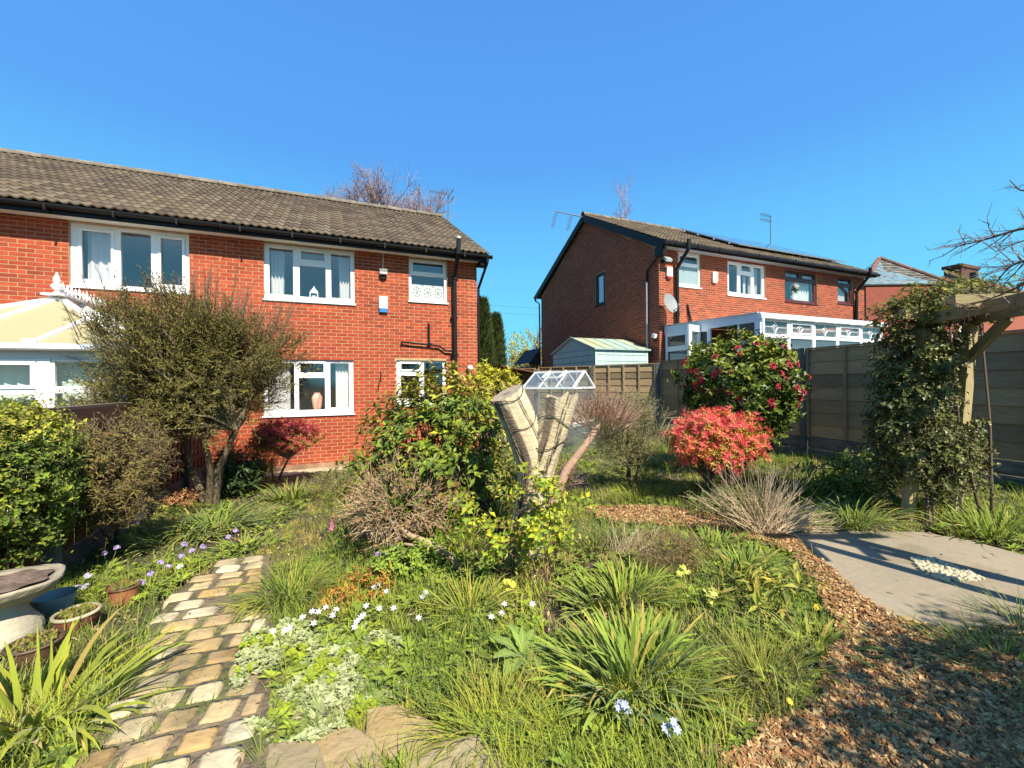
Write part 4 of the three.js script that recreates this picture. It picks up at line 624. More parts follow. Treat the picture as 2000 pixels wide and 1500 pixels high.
// ---------------------------------------------------------------- brown timber shed beyond the golden shrub
{
  const [xa, ya] = [4.951, 2.126], [xb, yb] = [6.208, 1.838];
  const t = thing('timber_shed', 'low brown timber shed with a sloping boarded roof between house and greenhouse', 'shed', [(xa + xb) / 2, -0.2, -12.2]);
  const R = rng(5), wc = (k) => mul([0.17, 0.075, 0.045], 0.8 + 0.4 * R());
  for (let k = 0; k < 6; k++) { const m = new MB(), z = -12.0 - k * 0.36; m.obox(V((xa + xb) / 2 + 0.1, (ya + yb) / 2 - k * 0.0, z), V((xb - xa) / 2 + 0.35, (yb - ya) / 2 * 1.2, 0), V(0, 0.014, 0), V(0, 0, 0.178), wc(k)); m.build('roof_board', M.wood, t); }
  for (let k = 0; k < 9; k++) { const m = new MB(), y = -0.15 + k * 0.2; const top = lerp(ya, yb, 0.5) - 0.12; if (y + 0.2 > top + 0.15) break; m.obox(V((xa + xb) / 2 + 0.1, y + 0.1, -12.2 + (k % 2) * 0.004), V((xb - xa) / 2 + 0.25, 0, 0), V(0, 0.098, -0.008), V(0, 0, 0.012), wc(k)); m.build('wall_board', M.wood, t); }
  { const m = new MB(); m.box(xa - 0.1, -0.2, -14.1, xa - 0.06, 1.6, -12.22, [0.1, 0.05, 0.03]); m.build('side_wall', M.wood, t); }
}
// ---------------------------------------------------------------- greenhouse
{
  const A = V(1.62, 0, 9.5), e = V(-0.85, 0, 0.53).normalize(), g = V(0.53, 0, 0.85).normalize(); // camera-side directions turned into the garden's axes
  const ya = 23.1 * Math.PI / 180, W = (p) => V(p.x * Math.cos(ya) + p.z * Math.sin(ya), p.y, -p.z * Math.cos(ya) + p.x * Math.sin(ya));
  const a = W(A), d = W(e), s = W(g), L = 1.25, hw = 0.62, yr = 1.87, ye = 1.50, y0 = -0.12, P = (along, across, y) => a.clone().addScaledVector(d, along).addScaledVector(s, across).setY(y);
  const t = thing('greenhouse', 'small white framed greenhouse behind the dead stump', 'greenhouse', [a.x, y0, a.z]);
  const wh = std([0.72, 0.74, 0.72], 0.4), gl = new THREE.MeshPhysicalMaterial({ color: col(0.86, 0.95, 0.97), roughness: 0.06, transmission: 0.93, thickness: 0, ior: 1.9, side: THREE.DoubleSide });
  const bar = (p, q, w = 0.03) => { const m = new MB(); m.bar(p, q, w, w); m.build('glazing_bar', wh, t); };
  const pane = (...q) => { const m = new MB(); m.quad(...q); m.build('pane', gl, t); };
  const N = 3;
  for (let k = 0; k <= N; k++) { const x = L * k / N, w = k === 0 ? 0.042 : 0.024; for (const sg of [-1, 1]) { bar(P(x, 0, yr), P(x, sg * hw, ye), w); bar(P(x, sg * hw, ye), P(x, sg * hw, y0), w); } }
  bar(P(-0.02, 0, yr), P(L + 0.02, 0, yr), 0.035); for (const sg of [-1, 1]) { bar(P(-0.02, sg * hw, ye), P(L + 0.02, sg * hw, ye), 0.04); bar(P(0, sg * hw, y0), P(L, sg * hw, y0), 0.06); bar(P(0, sg * hw, 0.75), P(L, sg * hw, 0.75), 0.03); }
  for (const x of [0, L]) { bar(P(x, -hw, ye), P(x, hw, ye), 0.04); bar(P(x, -hw, y0), P(x, hw, y0), 0.05); bar(P(x, -0.2, ye + 0.24), P(x, -0.2, y0), 0.03); bar(P(x, 0.2, ye + 0.24), P(x, 0.2, y0), 0.03); bar(P(x, -hw, 0.75), P(x, hw, 0.75), 0.03); }
  for (let k = 0; k < N; k++) { const x0 = L * k / N, x1 = L * (k + 1) / N; for (const sg of [-1, 1]) { pane(P(x0, sg * hw, ye), P(x1, sg * hw, ye), P(x1, 0, yr), P(x0, 0, yr)); pane(P(x0, sg * hw, y0), P(x1, sg * hw, y0), P(x1, sg * hw, ye), P(x0, sg * hw, ye)); } }
  for (const x of [0, L]) { const sh = new MB(); const q = [P(x, -hw, y0), P(x, hw, y0), P(x, hw, ye), P(x, 0, yr), P(x, -hw, ye)].map((p) => sh.v(p.x, p.y, p.z)); sh.i.push(q[0], q[1], q[2], q[0], q[2], q[4], q[4], q[2], q[3]); sh.build('end_pane', gl, t); }
  { // a roof vent propped open, and whitewashed staging inside
    const m = new MB(), o = (x, ac, y) => P(x, ac, y); m.bar(o(0.42, -0.04, yr + 0.02), o(0.42, -0.42, yr - 0.13), 0.035, 0.03); m.bar(o(0.84, -0.04, yr + 0.02), o(0.84, -0.42, yr - 0.13), 0.035, 0.03); m.bar(o(0.42, -0.42, yr - 0.13), o(0.84, -0.42, yr - 0.13), 0.03, 0.03); m.build('roof_vent', wh, t);
    const b = new MB(); const c0 = P(0.1, 0.1, 0.62), c1 = P(1.15, 0.1, 0.62); b.bar(c0, c1, 0.7, 0.03); b.build('staging', std([0.35, 0.36, 0.34], 0.8), t);
  }
}
// ---------------------------------------------------------------- fences
const GREYW = [[0.38, 0.25, 0.125], [0.33, 0.22, 0.112], [0.42, 0.278, 0.14], [0.30, 0.203, 0.108], [0.39, 0.262, 0.134]];
function panelFence(label, a, b, bays, top, bottom, nb, battens, gravel, seed, post = 'concrete') {
  const t = thing('panel_fence', label, 'fence', [(a.x + b.x) / 2, 0, (a.z + b.z) / 2]), R = rng(seed), d = b.clone().sub(a), L = d.length(); d.normalize();
  const n = V(d.z, 0, -d.x).normalize(); if (n.dot(V(-a.x, 0, -a.z)) < 0) n.negate();     // faces the garden
  for (let k = 0; k < bays; k++) {
    const p = a.clone().addScaledVector(d, L * k / bays + 0.05), q = a.clone().addScaledVector(d, L * (k + 1) / bays - 0.05), tp = top(k), bt = bottom(k), H = tp - bt;
    const pm = new MB(); pm.bar(p.clone().setY(tp + 0.012).addScaledVector(n, 0.012), q.clone().setY(tp + 0.012).addScaledVector(n, 0.012), 0.06, 0.025, mul(GREYW[0], 0.95)); const panel = pm.build('fence_panel', M.wood, t);
    for (let j = 0; j < nb; j++) { const y0 = bt + H * j / nb - 0.01, y1 = bt + H * (j + 1) / nb + (j === nb - 1 ? -0.004 : 0.012), c = mul(GREYW[Math.floor(R() * 5)], 0.85 + 0.3 * R()), m = new MB(); m.uo = R() * 5; const w = (R() - 0.5) * 0.02; m.quad(p.clone().setY(y0 + w).addScaledVector(n, 0.020), q.clone().setY(y0 - w * 0.6).addScaledVector(n, 0.020), q.clone().setY(y1).addScaledVector(n, 0.003), p.clone().setY(y1).addScaledVector(n, 0.003), c); m.quad(p.clone().setY(y0 + w).addScaledVector(n, -0.004), q.clone().setY(y0 - w * 0.6).addScaledVector(n, -0.004), q.clone().setY(y0 - w * 0.6).addScaledVector(n, 0.020), p.clone().setY(y0 + w).addScaledVector(n, 0.020), mul(c, 0.8)); m.quad(p.clone().setY(y1).addScaledVector(n, -0.006), q.clone().setY(y1).addScaledVector(n, -0.006), q.clone().setY(y0).addScaledVector(n, -0.006), p.clone().setY(y0).addScaledVector(n, -0.006), c); m.build('board', M.wood, panel); }
    for (let j = 0; j <= battens; j++) { const c = p.clone().lerp(q, lerp(0.012, 0.988, j / battens)), m = new MB(); m.uo = R() * 4; m.obox(c.clone().setY((tp + bt) / 2).addScaledVector(n, 0.036), d.clone().multiplyScalar(0.021), V(0, H / 2, 0), n.clone().multiplyScalar(0.012), mul(GREYW[Math.floor(R() * 5)], 1.0 + 0.3 * R())); m.build('batten', M.wood, panel); }
    for (let j = 0; j < gravel; j++) { const g0 = ground(p.x, p.z) - 0.1, y0 = lerp(g0, bt - 0.01, j / gravel), y1 = lerp(g0, bt - 0.01, (j + 1) / gravel) - 0.006, m = new MB(), N = 22, K = 6, rows = []; for (let v = 0; v <= K; v++) { const row = []; for (let u = 0; u <= N; u++) { const rock = (u > 0 && u < N && v > 0 && v < K) ? 0.035 * fbm(u * 0.7 + k * 31, v * 1.3 + j * 17 + seed, 41, 3) : 0; const P0 = p.clone().lerp(q, u / N).setY(lerp(y0, y1, v / K)).addScaledVector(n, 0.012 + rock); row.push(m.v(P0.x, P0.y, P0.z, mul([0.20, 0.175, 0.13], 0.7 + 0.6 * fbm(u * 0.9, v * 2.1 + k * 9, 43, 3)), u / N * 1.8, v / K * 0.3)); } rows.push(row); } for (let v = 0; v < K; v++) for (let u = 0; u < N; u++) m.i.push(rows[v][u], rows[v][u + 1], rows[v + 1][u + 1], rows[v][u], rows[v + 1][u + 1], rows[v + 1][u]); m.build('gravel_board', M.plainStone, t); }
  }
  for (let k = 0; k <= bays; k++) { const c = a.clone().addScaledVector(d, L * k / bays), m = new MB(), h = top(Math.min(k, bays - 1)) + (k % 3 === 0 ? 0.03 : -0.02), g = ground(c.x, c.z) - 0.2; m.obox(c.setY((h + g) / 2).addScaledVector(n, 0.018), d.clone().multiplyScalar(0.045), V(0, (h - g) / 2, 0), n.clone().multiplyScalar(0.05), [0.16, 0.15, 0.135]); m.build('post', M.plainStone, t); }
}
panelFence('long grey lap panel fence on stone faced gravel boards, behind pergola and camellia', V(7.12, 0, 1.2), V(8.22, 0, -9.0), 5.5 | 0, () => 2.16, () => 0.64, 7, 3, 2, 61);
panelFence('grey lap panel fence at the back below the metal shed', V(8.17, 0, -9.05), V(5.0, 0, -13.7), 3, (k) => 2.11 - k * 0.015, () => 0.6, 8, 4, 1, 63);
{
  const t = thing('wooden_fence', 'brown stained board fence between the gardens, left of the path', 'fence', [-2.25, 0, -6.5]), R = rng(71), X = -2.25, z0 = -3.2, z1 = -9.95, top = 1.40;
  const cap = new MB(); cap.box(X - 0.05, top - 0.0, z1, X + 0.05, top + 0.03, z0, [0.20, 0.13, 0.09]); cap.build('cap_rail', M.woodFine, t);
  const rc = [0.155, 0.052, 0.026];
  const top2 = new MB(); top2.box(X + 0.022, top - 0.17, z1, X + 0.05, top - 0.002, z0, rc); top2.build('rail', M.woodFine, t);
  for (const y of [0.35, 0.8]) { const m = new MB(); m.box(X + 0.022, y - 0.04, z1, X + 0.055, y + 0.04, z0, mul(rc, 0.8)); m.build('rail', M.woodFine, t); }
  let k = 0; for (let z = z0; z > z1; z -= 0.112, k++) { const m = new MB(); m.uo = R() * 3; m.obox(V(X + (k % 2) * 0.012, 0.12 + (top - 0.12) / 2, z - 0.055), V(0.009, 0, 0), V(0, (top - 0.12) / 2 - 0.01, 0), V(0.003, 0, 0.053), mul([0.165, 0.055, 0.028], 0.7 + 0.6 * R())); m.build('board', M.woodFine, t); }
  for (const z of [-4.86, -6.7, -8.55]) { const m = new MB(); m.box(X - 0.02, -0.3, z - 0.055, X + 0.10, 0.52, z + 0.055, [0.22, 0.21, 0.185]); m.build('post', M.plainStone, t); }
  for (const [a, b] of [[z0, -4.8], [-4.92, -6.64], [-6.76, -8.5], [-8.6, z1]]) { const m = new MB(); m.box(X - 0.015, -0.3, b, X + 0.035, 0.12, a, [0.14, 0.13, 0.11]); m.build('gravel_board', M.plainStone, t); }
}
// ---------------------------------------------------------------- pergola
const PALE = [0.46, 0.36, 0.17];
{
  const A0 = V(5.12, 0.17, -2.29), A1 = V(5.30, 2.19, -2.22), B0 = V(5.50, 0.18, -2.10), B1 = V(5.68, 2.19, -2.03), C0 = V(3.88, 0.14, -0.62), C1 = V(3.98, 2.19, -0.56), D0 = V(4.22, 0.15, -0.45), D1 = V(4.34, 2.19, -0.38);
  const t = thing('pergola', 'leaning timber pergola with four pale posts over the concrete path', 'pergola', [4.7, 0.15, -1.4]);
  for (const [p, q] of [[A0, A1], [B0, B1], [C0, C1], [D0, D1]]) { const m = new MB(); m.bar(p, q, 0.078, 0.078, PALE, V(-0.35, 0, 0.94)); m.build('post', M.wood, t); }
  const up = V(0, 1, 0), ext = (p, q, a, b) => { const d = q.clone().sub(p).normalize(); return [p.clone().addScaledVector(d, -a), q.clone().addScaledVector(d, b)]; };
  for (const [p, q] of [ext(A1, C1, 0.03, 0.4), ext(B1, D1, 0.12, 0.4)]) { const m = new MB(); m.bar(p.add(V(0, -0.01, 0)), q.add(V(0, -0.01, 0)), 0.045, 0.095, mul(PALE, 0.62)); m.build('beam', M.wood, t); }
  for (const s of [0.02, 0.34, 0.66, 0.98]) { const [p, q] = ext(A1.clone().lerp(C1, s), B1.clone().lerp(D1, s), 0.24, 0.3), m = new MB(); m.bar(p.add(V(0, 0.045, 0)), q.add(V(0, 0.045, 0)), 0.05, 0.10, mul(PALE, s < 0.1 ? 1.0 : 0.75)); m.build('rafter', M.wood, t); }
  { const d = D1.clone().sub(B1).normalize(), m = new MB(); m.bar(B0.clone().lerp(B1, 0.80), B1.clone().addScaledVector(d, 0.42).add(V(0, -0.06, 0)), 0.05, 0.075, mul(PALE, 0.55)); m.build('brace', M.wood, t); }
  { const m = new MB(); for (let k = 0; k < 7; k++) { const y = 0.35 + k * 0.26; m.bar(A0.clone().lerp(A1, y / 2.05).add(V(0, 0, -0.045)), B0.clone().lerp(B1, y / 2.05).add(V(0, 0, -0.045)), 0.01, 0.022, mul(PALE, 0.5)); } for (let k = 1; k < 3; k++) m.bar(A0.clone().lerp(B0, k / 3).add(V(0, 0.2, -0.055)), A1.clone().lerp(B1, k / 3).add(V(0, -0.3, -0.055)), 0.022, 0.01, mul(PALE, 0.5)); m.build('trellis', M.wood, t); }
}
// ---------------------------------------------------------------- concrete patio, slab path by the house, wood chip path
const inPoly = (x, z, P) => { let r = false; for (let i = 0, j = P.length - 1; i < P.length; j = i++) { const [a, b] = P[i], [c, d] = P[j]; if ((b > z) !== (d > z) && x < (c - a) * (z - b) / (d - b) + a) r = !r; } return r; };
const PATIO = [...[[3.841, -2.553], [4.101, -2.48], [4.452, -2.256], [4.762, -2.027], [4.834, -1.729], [4.768, -1.435]], [4.9, -0.9], [4.7, 0.6], [3.4, 0.4], ...[[3.463, -1.06], [3.168, -1.157], [3.09, -1.21], [3.034, -1.318], [3.021, -1.432], [3.112, -1.637], [3.398, -1.985]]];
const CHIPS = [...[[2.732, -4.287], [3.312, -3.988], [3.867, -3.398], [3.857, -2.906], [4.101, -2.48]], [3.2, -0.5], [3.3, 1.2], [0.9, 1.2], ...[[1.329, -1.227], [1.737, -1.18], [2.152, -1.263], [2.56, -1.447], [3.06, -1.905], [3.462, -2.336], [3.393, -2.869], [3.078, -3.324], [2.664, -3.782]]];
function sheet(P, y, name, mat, colour, step, label, edge = 0.05, less) {          // a sheet that follows the ground inside a polygon
  const xs = P.map((p) => p[0]), zs = P.map((p) => p[1]), x0 = Math.min(...xs), x1 = Math.max(...xs), z0 = Math.min(...zs), z1 = Math.max(...zs), m = new MB();
  const S = shapeOf(P), tri = new THREE.ShapeGeometry(S), nx = Math.ceil((x1 - x0) / step), nz = Math.ceil((z1 - z0) / step), id = new Map();
  const vert = (i, j) => { const k = i * 4096 + j; if (!id.has(k)) { const x = x0 + i * step, z = z0 + j * step; id.set(k, m.v(x, ground(x, z) + y(x, z), z, colour(x, z), x, z)); } return id.get(k); };
  for (let i = 0; i < nx; i++) for (let j = 0; j < nz; j++) { const cx = x0 + (i + 0.5) * step, cz = z0 + (j + 0.5) * step; if (inPoly(cx + edge * (vnoise(cx * 8, cz * 8, 3) - 0.5), cz + edge * (vnoise(cx * 8, cz * 8, 4) - 0.5), P) && !(less && inPoly(cx, cz, less))) m.i.push(vert(i, j), vert(i, j + 1), vert(i + 1, j + 1), vert(i, j), vert(i + 1, j + 1), vert(i + 1, j)); }
  tri.dispose(); const o = m.build(name, mat, scene, true); structure(o); tag(o, label); return o;
}
sheet(CHIPS, (x, z) => 0.030 + 0.02 * fbm(x * 5, z * 5, 61), 'wood_chip_path', M.soil, (x, z) => mul(mixc([0.20, 0.11, 0.065], [0.30, 0.18, 0.10], fbm(x * 14, z * 14, 63)), 0.5 + 0.8 * fbm(x * 40, z * 40, 67, 2)), 0.035, 'path of shredded bark and wood chips', 0.16, PATIO);
{
  const m = new MB(), S = shapeOf(PATIO.map(([x, z]) => [x, -z])), g = new THREE.ExtrudeGeometry(S, { depth: 0.12, bevelEnabled: true, bevelThickness: 0.012, bevelSize: 0.012, bevelSegments: 1 });
  g.rotateX(-Math.PI / 2); const p = g.attributes.position, uv = g.attributes.uv, c = new Float32Array(p.count * 3);
  for (let k = 0; k < p.count; k++) { p.setY(k, p.getY(k) - 0.092 + ground(p.getX(k), p.getZ(k))); uv.setXY(k, p.getX(k), p.getZ(k)); c.set([0.34, 0.28, 0.19], k * 3); }
  g.setAttribute('color', new THREE.BufferAttribute(c, 3)); const o = partOf('concrete_patio', g, vstd(0.95, { map: dataTex(1024, (u, v) => { const a = pnoise(u, v, 3, 81, 6), b = pnoise(u, v, 64, 83, 3), s = smooth(pnoise(u, v, 6, 85, 4), 0.55, 0.7); const k = 0.62 + 0.34 * a + 0.14 * (b - 0.5) - 0.18 * s; return [k, k * 0.98, k * (0.95 - 0.08 * s)]; }, false, 0.45), bumpMap: texBump, bumpScale: 0.003 }), scene); structure(o); tag(o, 'weathered pale concrete patio beside the pergola');
}
{ const t = thing('slab_path', 'pale concrete slabs along the foot of the house wall', 'path', [0, -0.17, -9.5]); t.userData.kind = 'structure'; delete t.userData.category; const R = rng(3); for (let k = 0; k < 12; k++) { const m = new MB(), x0 = -3.6 + k * 0.615; m.uo = k * 1.3; m.box(x0, -0.30, -10.03, x0 + 0.605, -0.17 + R() * 0.006, -9.44, mul([0.48, 0.43, 0.30], 0.88 + 0.2 * R())); m.build('slab', M.concrete, t); const q = new MB(); q.uo = k * 2.1; q.box(x0 - 0.2, -0.30, -9.43, x0 + 0.405, -0.18 + R() * 0.006, -8.84, mul([0.46, 0.42, 0.30], 0.88 + 0.2 * R())); q.build('slab', M.concrete, t); } }
// ---------------------------------------------------------------- sett path and flagstones
const sideAt = (z) => { const t = clamp((z + 1.5) / -3.1, 0, 1); return [lerp(-0.86, -1.06, smooth(t, 0, 0.9)) + 0.20 * smooth(t, 0.75, 1.05), lerp(-0.22, -0.58, t)]; };
const SETT = []; for (let z = -1.2; z > -4.65; z -= 0.2) SETT.push([sideAt(z)[0], z]); for (let z = -4.65; z < -1.2; z += 0.2) SETT.push([sideAt(z)[1], z]);
const FLAGS = [];
const STONE_PAL = [[0.47, 0.32, 0.135], [0.50, 0.37, 0.18], [0.45, 0.285, 0.11], [0.53, 0.42, 0.23], [0.47, 0.33, 0.15], [0.42, 0.29, 0.14], [0.56, 0.47, 0.29]];
function cobble(w, d, hgt, seed, c) {                // a worn sett: domed, with uneven sides
  const m = new MB(), N = 9, rows = [], R = rng(seed), sk = (R() - 0.5) * 0.12;
  for (let j = 0; j <= N; j++) { const row = []; for (let i = 0; i <= N; i++) { let u = i / N * 2 - 1, v = j / N * 2 - 1; const e = Math.max(Math.abs(u), Math.abs(v)); const uu = u * Math.sqrt(1 - 0.14 * v * v), vv = v * Math.sqrt(1 - 0.14 * u * u); const rim = e > 0.99 ? 1 : 0, jit = 0.14 * (fbm(u * 1.4 + seed * 3.1, v * 1.4, 91, 2) - 0.5); const x = (uu * (1 + jit) + sk * v) * w / 2 * (rim ? 1 : 0.98), z = (vv * (1 + jit)) * d / 2 * (rim ? 1 : 0.98), y = rim ? -0.06 : hgt * (1 - 0.9 * Math.pow(Math.max(Math.abs(u), Math.abs(v)), 8)) + 0.012 * (fbm(u * 2 + seed, v * 2.2 + seed * 2, 93, 3) - 0.5); const k = 0.78 + 0.4 * fbm(u * 2.4 + seed * 7, v * 2.4, 95, 3); row.push(m.v(x, y, z, mixc(mul(c, k), [0.30, 0.30, 0.24], 0.35 * smooth(fbm(u * 1.7 + seed * 5, v * 1.7, 97, 3), 0.52, 0.7)), u * w / 2 + seed * 0.3, v * d / 2)); } rows.push(row); }
  for (let j = 0; j < N; j++) for (let i = 0; i < N; i++) m.i.push(rows[j][i], rows[j + 1][i], rows[j + 1][i + 1], rows[j][i], rows[j + 1][i + 1], rows[j][i + 1]);
  return m.geometry(true);
}
{
  const bed = sheet(SETT.map(([x, z], k) => [x + (k < SETT.length / 2 ? -0.06 : 0.05), z]), (x, z) => 0.046 + 0.012 * (fbm(x * 12, z * 12, 71) - 0.5), 'sett_path', M.soil, (x, z) => mul(mixc([0.21, 0.155, 0.09], [0.15, 0.15, 0.05], smooth(fbm(x * 6, z * 6, 73), 0.42, 0.6)), 0.6 + 0.7 * fbm(x * 40, z * 40, 75, 2)), 0.03, 'path of worn yellow sandstone setts with sandy joints', 0.05);
  const R = rng(55); let row = 0;
  for (let z = -1.32; z > -4.55; row++) {
    const d = 0.15 + 0.03 * R(); const [a, b] = sideAt(z - d / 2); let x = a - (row % 2) * 0.09 - R() * 0.03;
    while (x < b - 0.05) { let w = 0.165 + 0.085 * R(); if (x + w > b - 0.04) w = Math.max(0.09, b - x); const cx = x + w / 2, cz = z - d / 2 + 0.10 * (cx - (a + b) / 2); if (cx > a - 0.06 && R() > 0.015) { const c = mul(STONE_PAL[Math.floor(R() * 7)], 0.9 + 0.2 * R()), m = new THREE.Mesh(cobble(w + 0.002, d + 0.002, 0.010 + 0.008 * R(), row * 31 + Math.floor(x * 100), c), M.plainStone); m.rotation.set((R() - 0.5) * 0.09, (R() - 0.5) * 0.12 - 0.1, (R() - 0.5) * 0.09); put(m, 'sett', bed, [cx, ground(cx, cz) + 0.044, cz]); } x += w; }
    z -= d;
  }
  // flat flagstones at the near edge of the bed
  const flags = [[[0.154, -2.106], [0.28, -2.066], [0.411, -1.866], [0.427, -1.764], [0.273, -1.71], [0.137, -1.935]], [[0.276, -1.729], [0.435, -1.76], [0.553, -1.722], [0.626, -1.583], [0.555, -1.434], [0.299, -1.54]], [[-0.051, -2.057], [0.078, -2.015], [0.163, -1.884], [0.169, -1.739], [0.011, -1.748], [-0.08, -1.935]], [[-0.246, -2.065], [-0.077, -2.016], [-0.025, -1.811], [-0.092, -1.71], [-0.234, -1.815]]];
  flags.forEach((P, k) => { FLAGS.push(P); const S = shapeOf(P.map(([x, z]) => [x, -z])), g = new THREE.ExtrudeGeometry(S, { depth: 0.05, bevelEnabled: true, bevelThickness: 0.012, bevelSize: 0.014, bevelSegments: 2 }); g.rotateX(-Math.PI / 2); const p = g.attributes.position, c = new Float32Array(p.count * 3); for (let q = 0; q < p.count; q++) { p.setY(q, p.getY(q) + ground(p.getX(q), p.getZ(q)) - 0.012 + 0.01 * k / 4); c.set(mul([[0.42, 0.31, 0.15], [0.36, 0.29, 0.17], [0.40, 0.29, 0.15], [0.33, 0.27, 0.17]][k], 0.9), q * 3); g.attributes.uv.setXY(q, p.getX(q) + k, p.getZ(q)); } g.setAttribute('color', new THREE.BufferAttribute(c, 3)); const o = partOf('flagstone', g, M.stone, scene); structure(o); });
}
// ---------------------------------------------------------------- pots, bucket and birdbath
function pot(name, label, [x, z], prof, colour, rimC, soilY, soilR, dy = 0, wob) {
  const y = ground(x, z) + dy, t = thing(name, label, 'plant pot', [x, y, z]); let m = new MB();
  m.lathe(prof, x, y, z, 36, colour, wob); m.build('body', M.matt, t, true);
  m = new MB(); m.lathe([[0.001, soilY + 0.02], [soilR * 0.5, soilY + 0.025], [soilR, soilY]], x, y, z, 20, (a, b) => mul([0.10, 0.085, 0.04], 0.7 + 0.7 * hash2(Math.floor(a * 9), Math.floor(b * 99), 4))); m.build('soil', M.soil, t);
  if (rimC) { m = new MB(); const r = rimC[0], h = rimC[1], c = rimC[2]; const pts = []; for (let k = 0; k <= 36; k++) { const a = k / 36 * Math.PI * 2; pts.push(V(x + Math.cos(a) * r, y + h, z + Math.sin(a) * r)); } m.tube(pts, rimC[3], 8, c, false); m.build('rim', vstd(0.5, { map: texMottle }), t, true); }
  m = new MB(); const R = rng(Math.floor(x * 1000)); for (let k = 0; k < 140; k++) { const a = R() * 6.28, q = Math.sqrt(R()) * soilR * 0.9; m.leaf(V(x + Math.cos(a) * q, y + soilY + 0.02, z + Math.sin(a) * q), V(R() - 0.5, R() * 0.9 + 0.1, R() - 0.5).normalize(), V(R() - 0.5, 1, R() - 0.5).normalize(), 0.025 + 0.02 * R(), 0.018, mixc([0.12, 0.16, 0.03], [0.2, 0.16, 0.08], R())); } stuff(m.build('seedlings', M.leaf, t));
  return t;
}
pot('plant_pot', 'reddish brown glazed pot with a thick cream rim beside the path', [-1.574, -3.756], [[0.0007, 0.0], [0.0777, 0.0], [0.0888, 0.0148], [0.111, 0.074], [0.1169, 0.1147], [0.111, 0.1221], [0.1021, 0.1036], [0.0962, 0.0888]], (a, y) => mixc([0.20, 0.055, 0.026], [0.10, 0.035, 0.02], smooth(vnoise(a * 3, y * 20, 5), 0.4, 0.8)), [0.113, 0.122, [0.56, 0.48, 0.30], 0.012], 0.100, 0.100);
pot('plant_pot', 'dark brown pot half hidden by strap leaves, nearest the camera', [-1.608, -3.392], [[0.0008, 0.0], [0.078, 0.0], [0.1014, 0.0624], [0.1209, 0.117], [0.1232, 0.1248], [0.1131, 0.1209], [0.1053, 0.0936]], () => [0.13, 0.07, 0.035], [0.119, 0.125, [0.14, 0.085, 0.05], 0.009], 0.102, 0.109);
pot('plant_pot', 'terracotta basket weave pot standing among primroses', [-1.453, -4.114], [[0.0008, 0.0], [0.076, 0.0], [0.08, 0.024], [0.0944, 0.124], [0.1, 0.132], [0.0896, 0.1344], [0.0848, 0.104]], (a, y) => mul([0.34, 0.115, 0.05], 0.75 + 0.4 * (((Math.floor(y * 90) + Math.floor(a * 12)) % 2) ? 1 : 0.45)), [0.097, 0.132, [0.16, 0.07, 0.04], 0.008], 0.112, 0.088, 0, (a, y) => 1 + 0.012 * Math.sin(a * 36) * Math.sin(y * 260));
{
  const [x, z] = [-1.789, -3.999], y = ground(x, z), t = thing('bucket', 'dented galvanised bucket in the shade of the stone birdbath', 'bucket', [x, y, z]); let m = new MB(); m.lathe([[0.001, 0.005], [0.075, 0.005], [0.11, 0.18], [0.114, 0.185], [0.107, 0.183], [0.074, 0.02], [0.001, 0.02]], x, y, z, 30, [0.30, 0.40, 0.40]); m.build('body', M.metal, t, true); m = new MB(); const pts = []; for (let k = 0; k <= 16; k++) { const a = Math.PI * k / 16; pts.push(V(x + Math.cos(a) * 0.112, y + 0.175 - Math.sin(a) * 0.02, z + Math.sin(a) * 0.115)); } m.tube(pts, 0.004, 5, [0.3, 0.3, 0.3]); m.build('handle', M.metal, t);
}
{
  const [x, z] = [-1.863, -3.682], y = ground(x, z), t = thing('birdbath', 'rough cream stone birdbath with leaf shaped bowl, left edge beside bucket', 'birdbath', [x, y, z]); const wob = (a, yy) => 1 + 0.06 * (fbm(Math.cos(a) * 2 + 5, Math.sin(a) * 2 + yy * 9, 31, 3) - 0.5) * 2;
  let m = new MB(); m.lathe([[0.001, 0], [0.155, 0], [0.165, 0.05], [0.15, 0.14], [0.11, 0.19], [0.085, 0.24], [0.08, 0.30]], x, y, z, 30, [0.56, 0.49, 0.36], wob); m.build('pedestal', M.plainStone, t, true);
  m = new MB(); m.lathe([[0.08, 0.29], [0.14, 0.30], [0.22, 0.345], [0.255, 0.40], [0.25, 0.42], [0.225, 0.41], [0.17, 0.385], [0.001, 0.365]], x, y, z, 40, (a, yy) => mul([0.44, 0.37, 0.26], 0.75 + 0.5 * fbm(a * 3, yy * 20, 4)), (a, yy) => wob(a, yy) * (1 + 0.05 * Math.sin(a * 5))); const bowl = m.build('bowl', M.plainStone, t, true);
  m = new MB(); m.lathe([[0.001, 0.400], [0.05, 0.412], [0.10, 0.402], [0.15, 0.418], [0.185, 0.412]], x, y, z, 40, (a, yy) => mul([0.17, 0.115, 0.085], 0.8 + 0.5 * Math.abs(Math.sin(a * 4))), (a) => 1 + 0.1 * Math.sin(a * 7)); m.build('leaf_relief', M.plainStone, bowl, true);
}
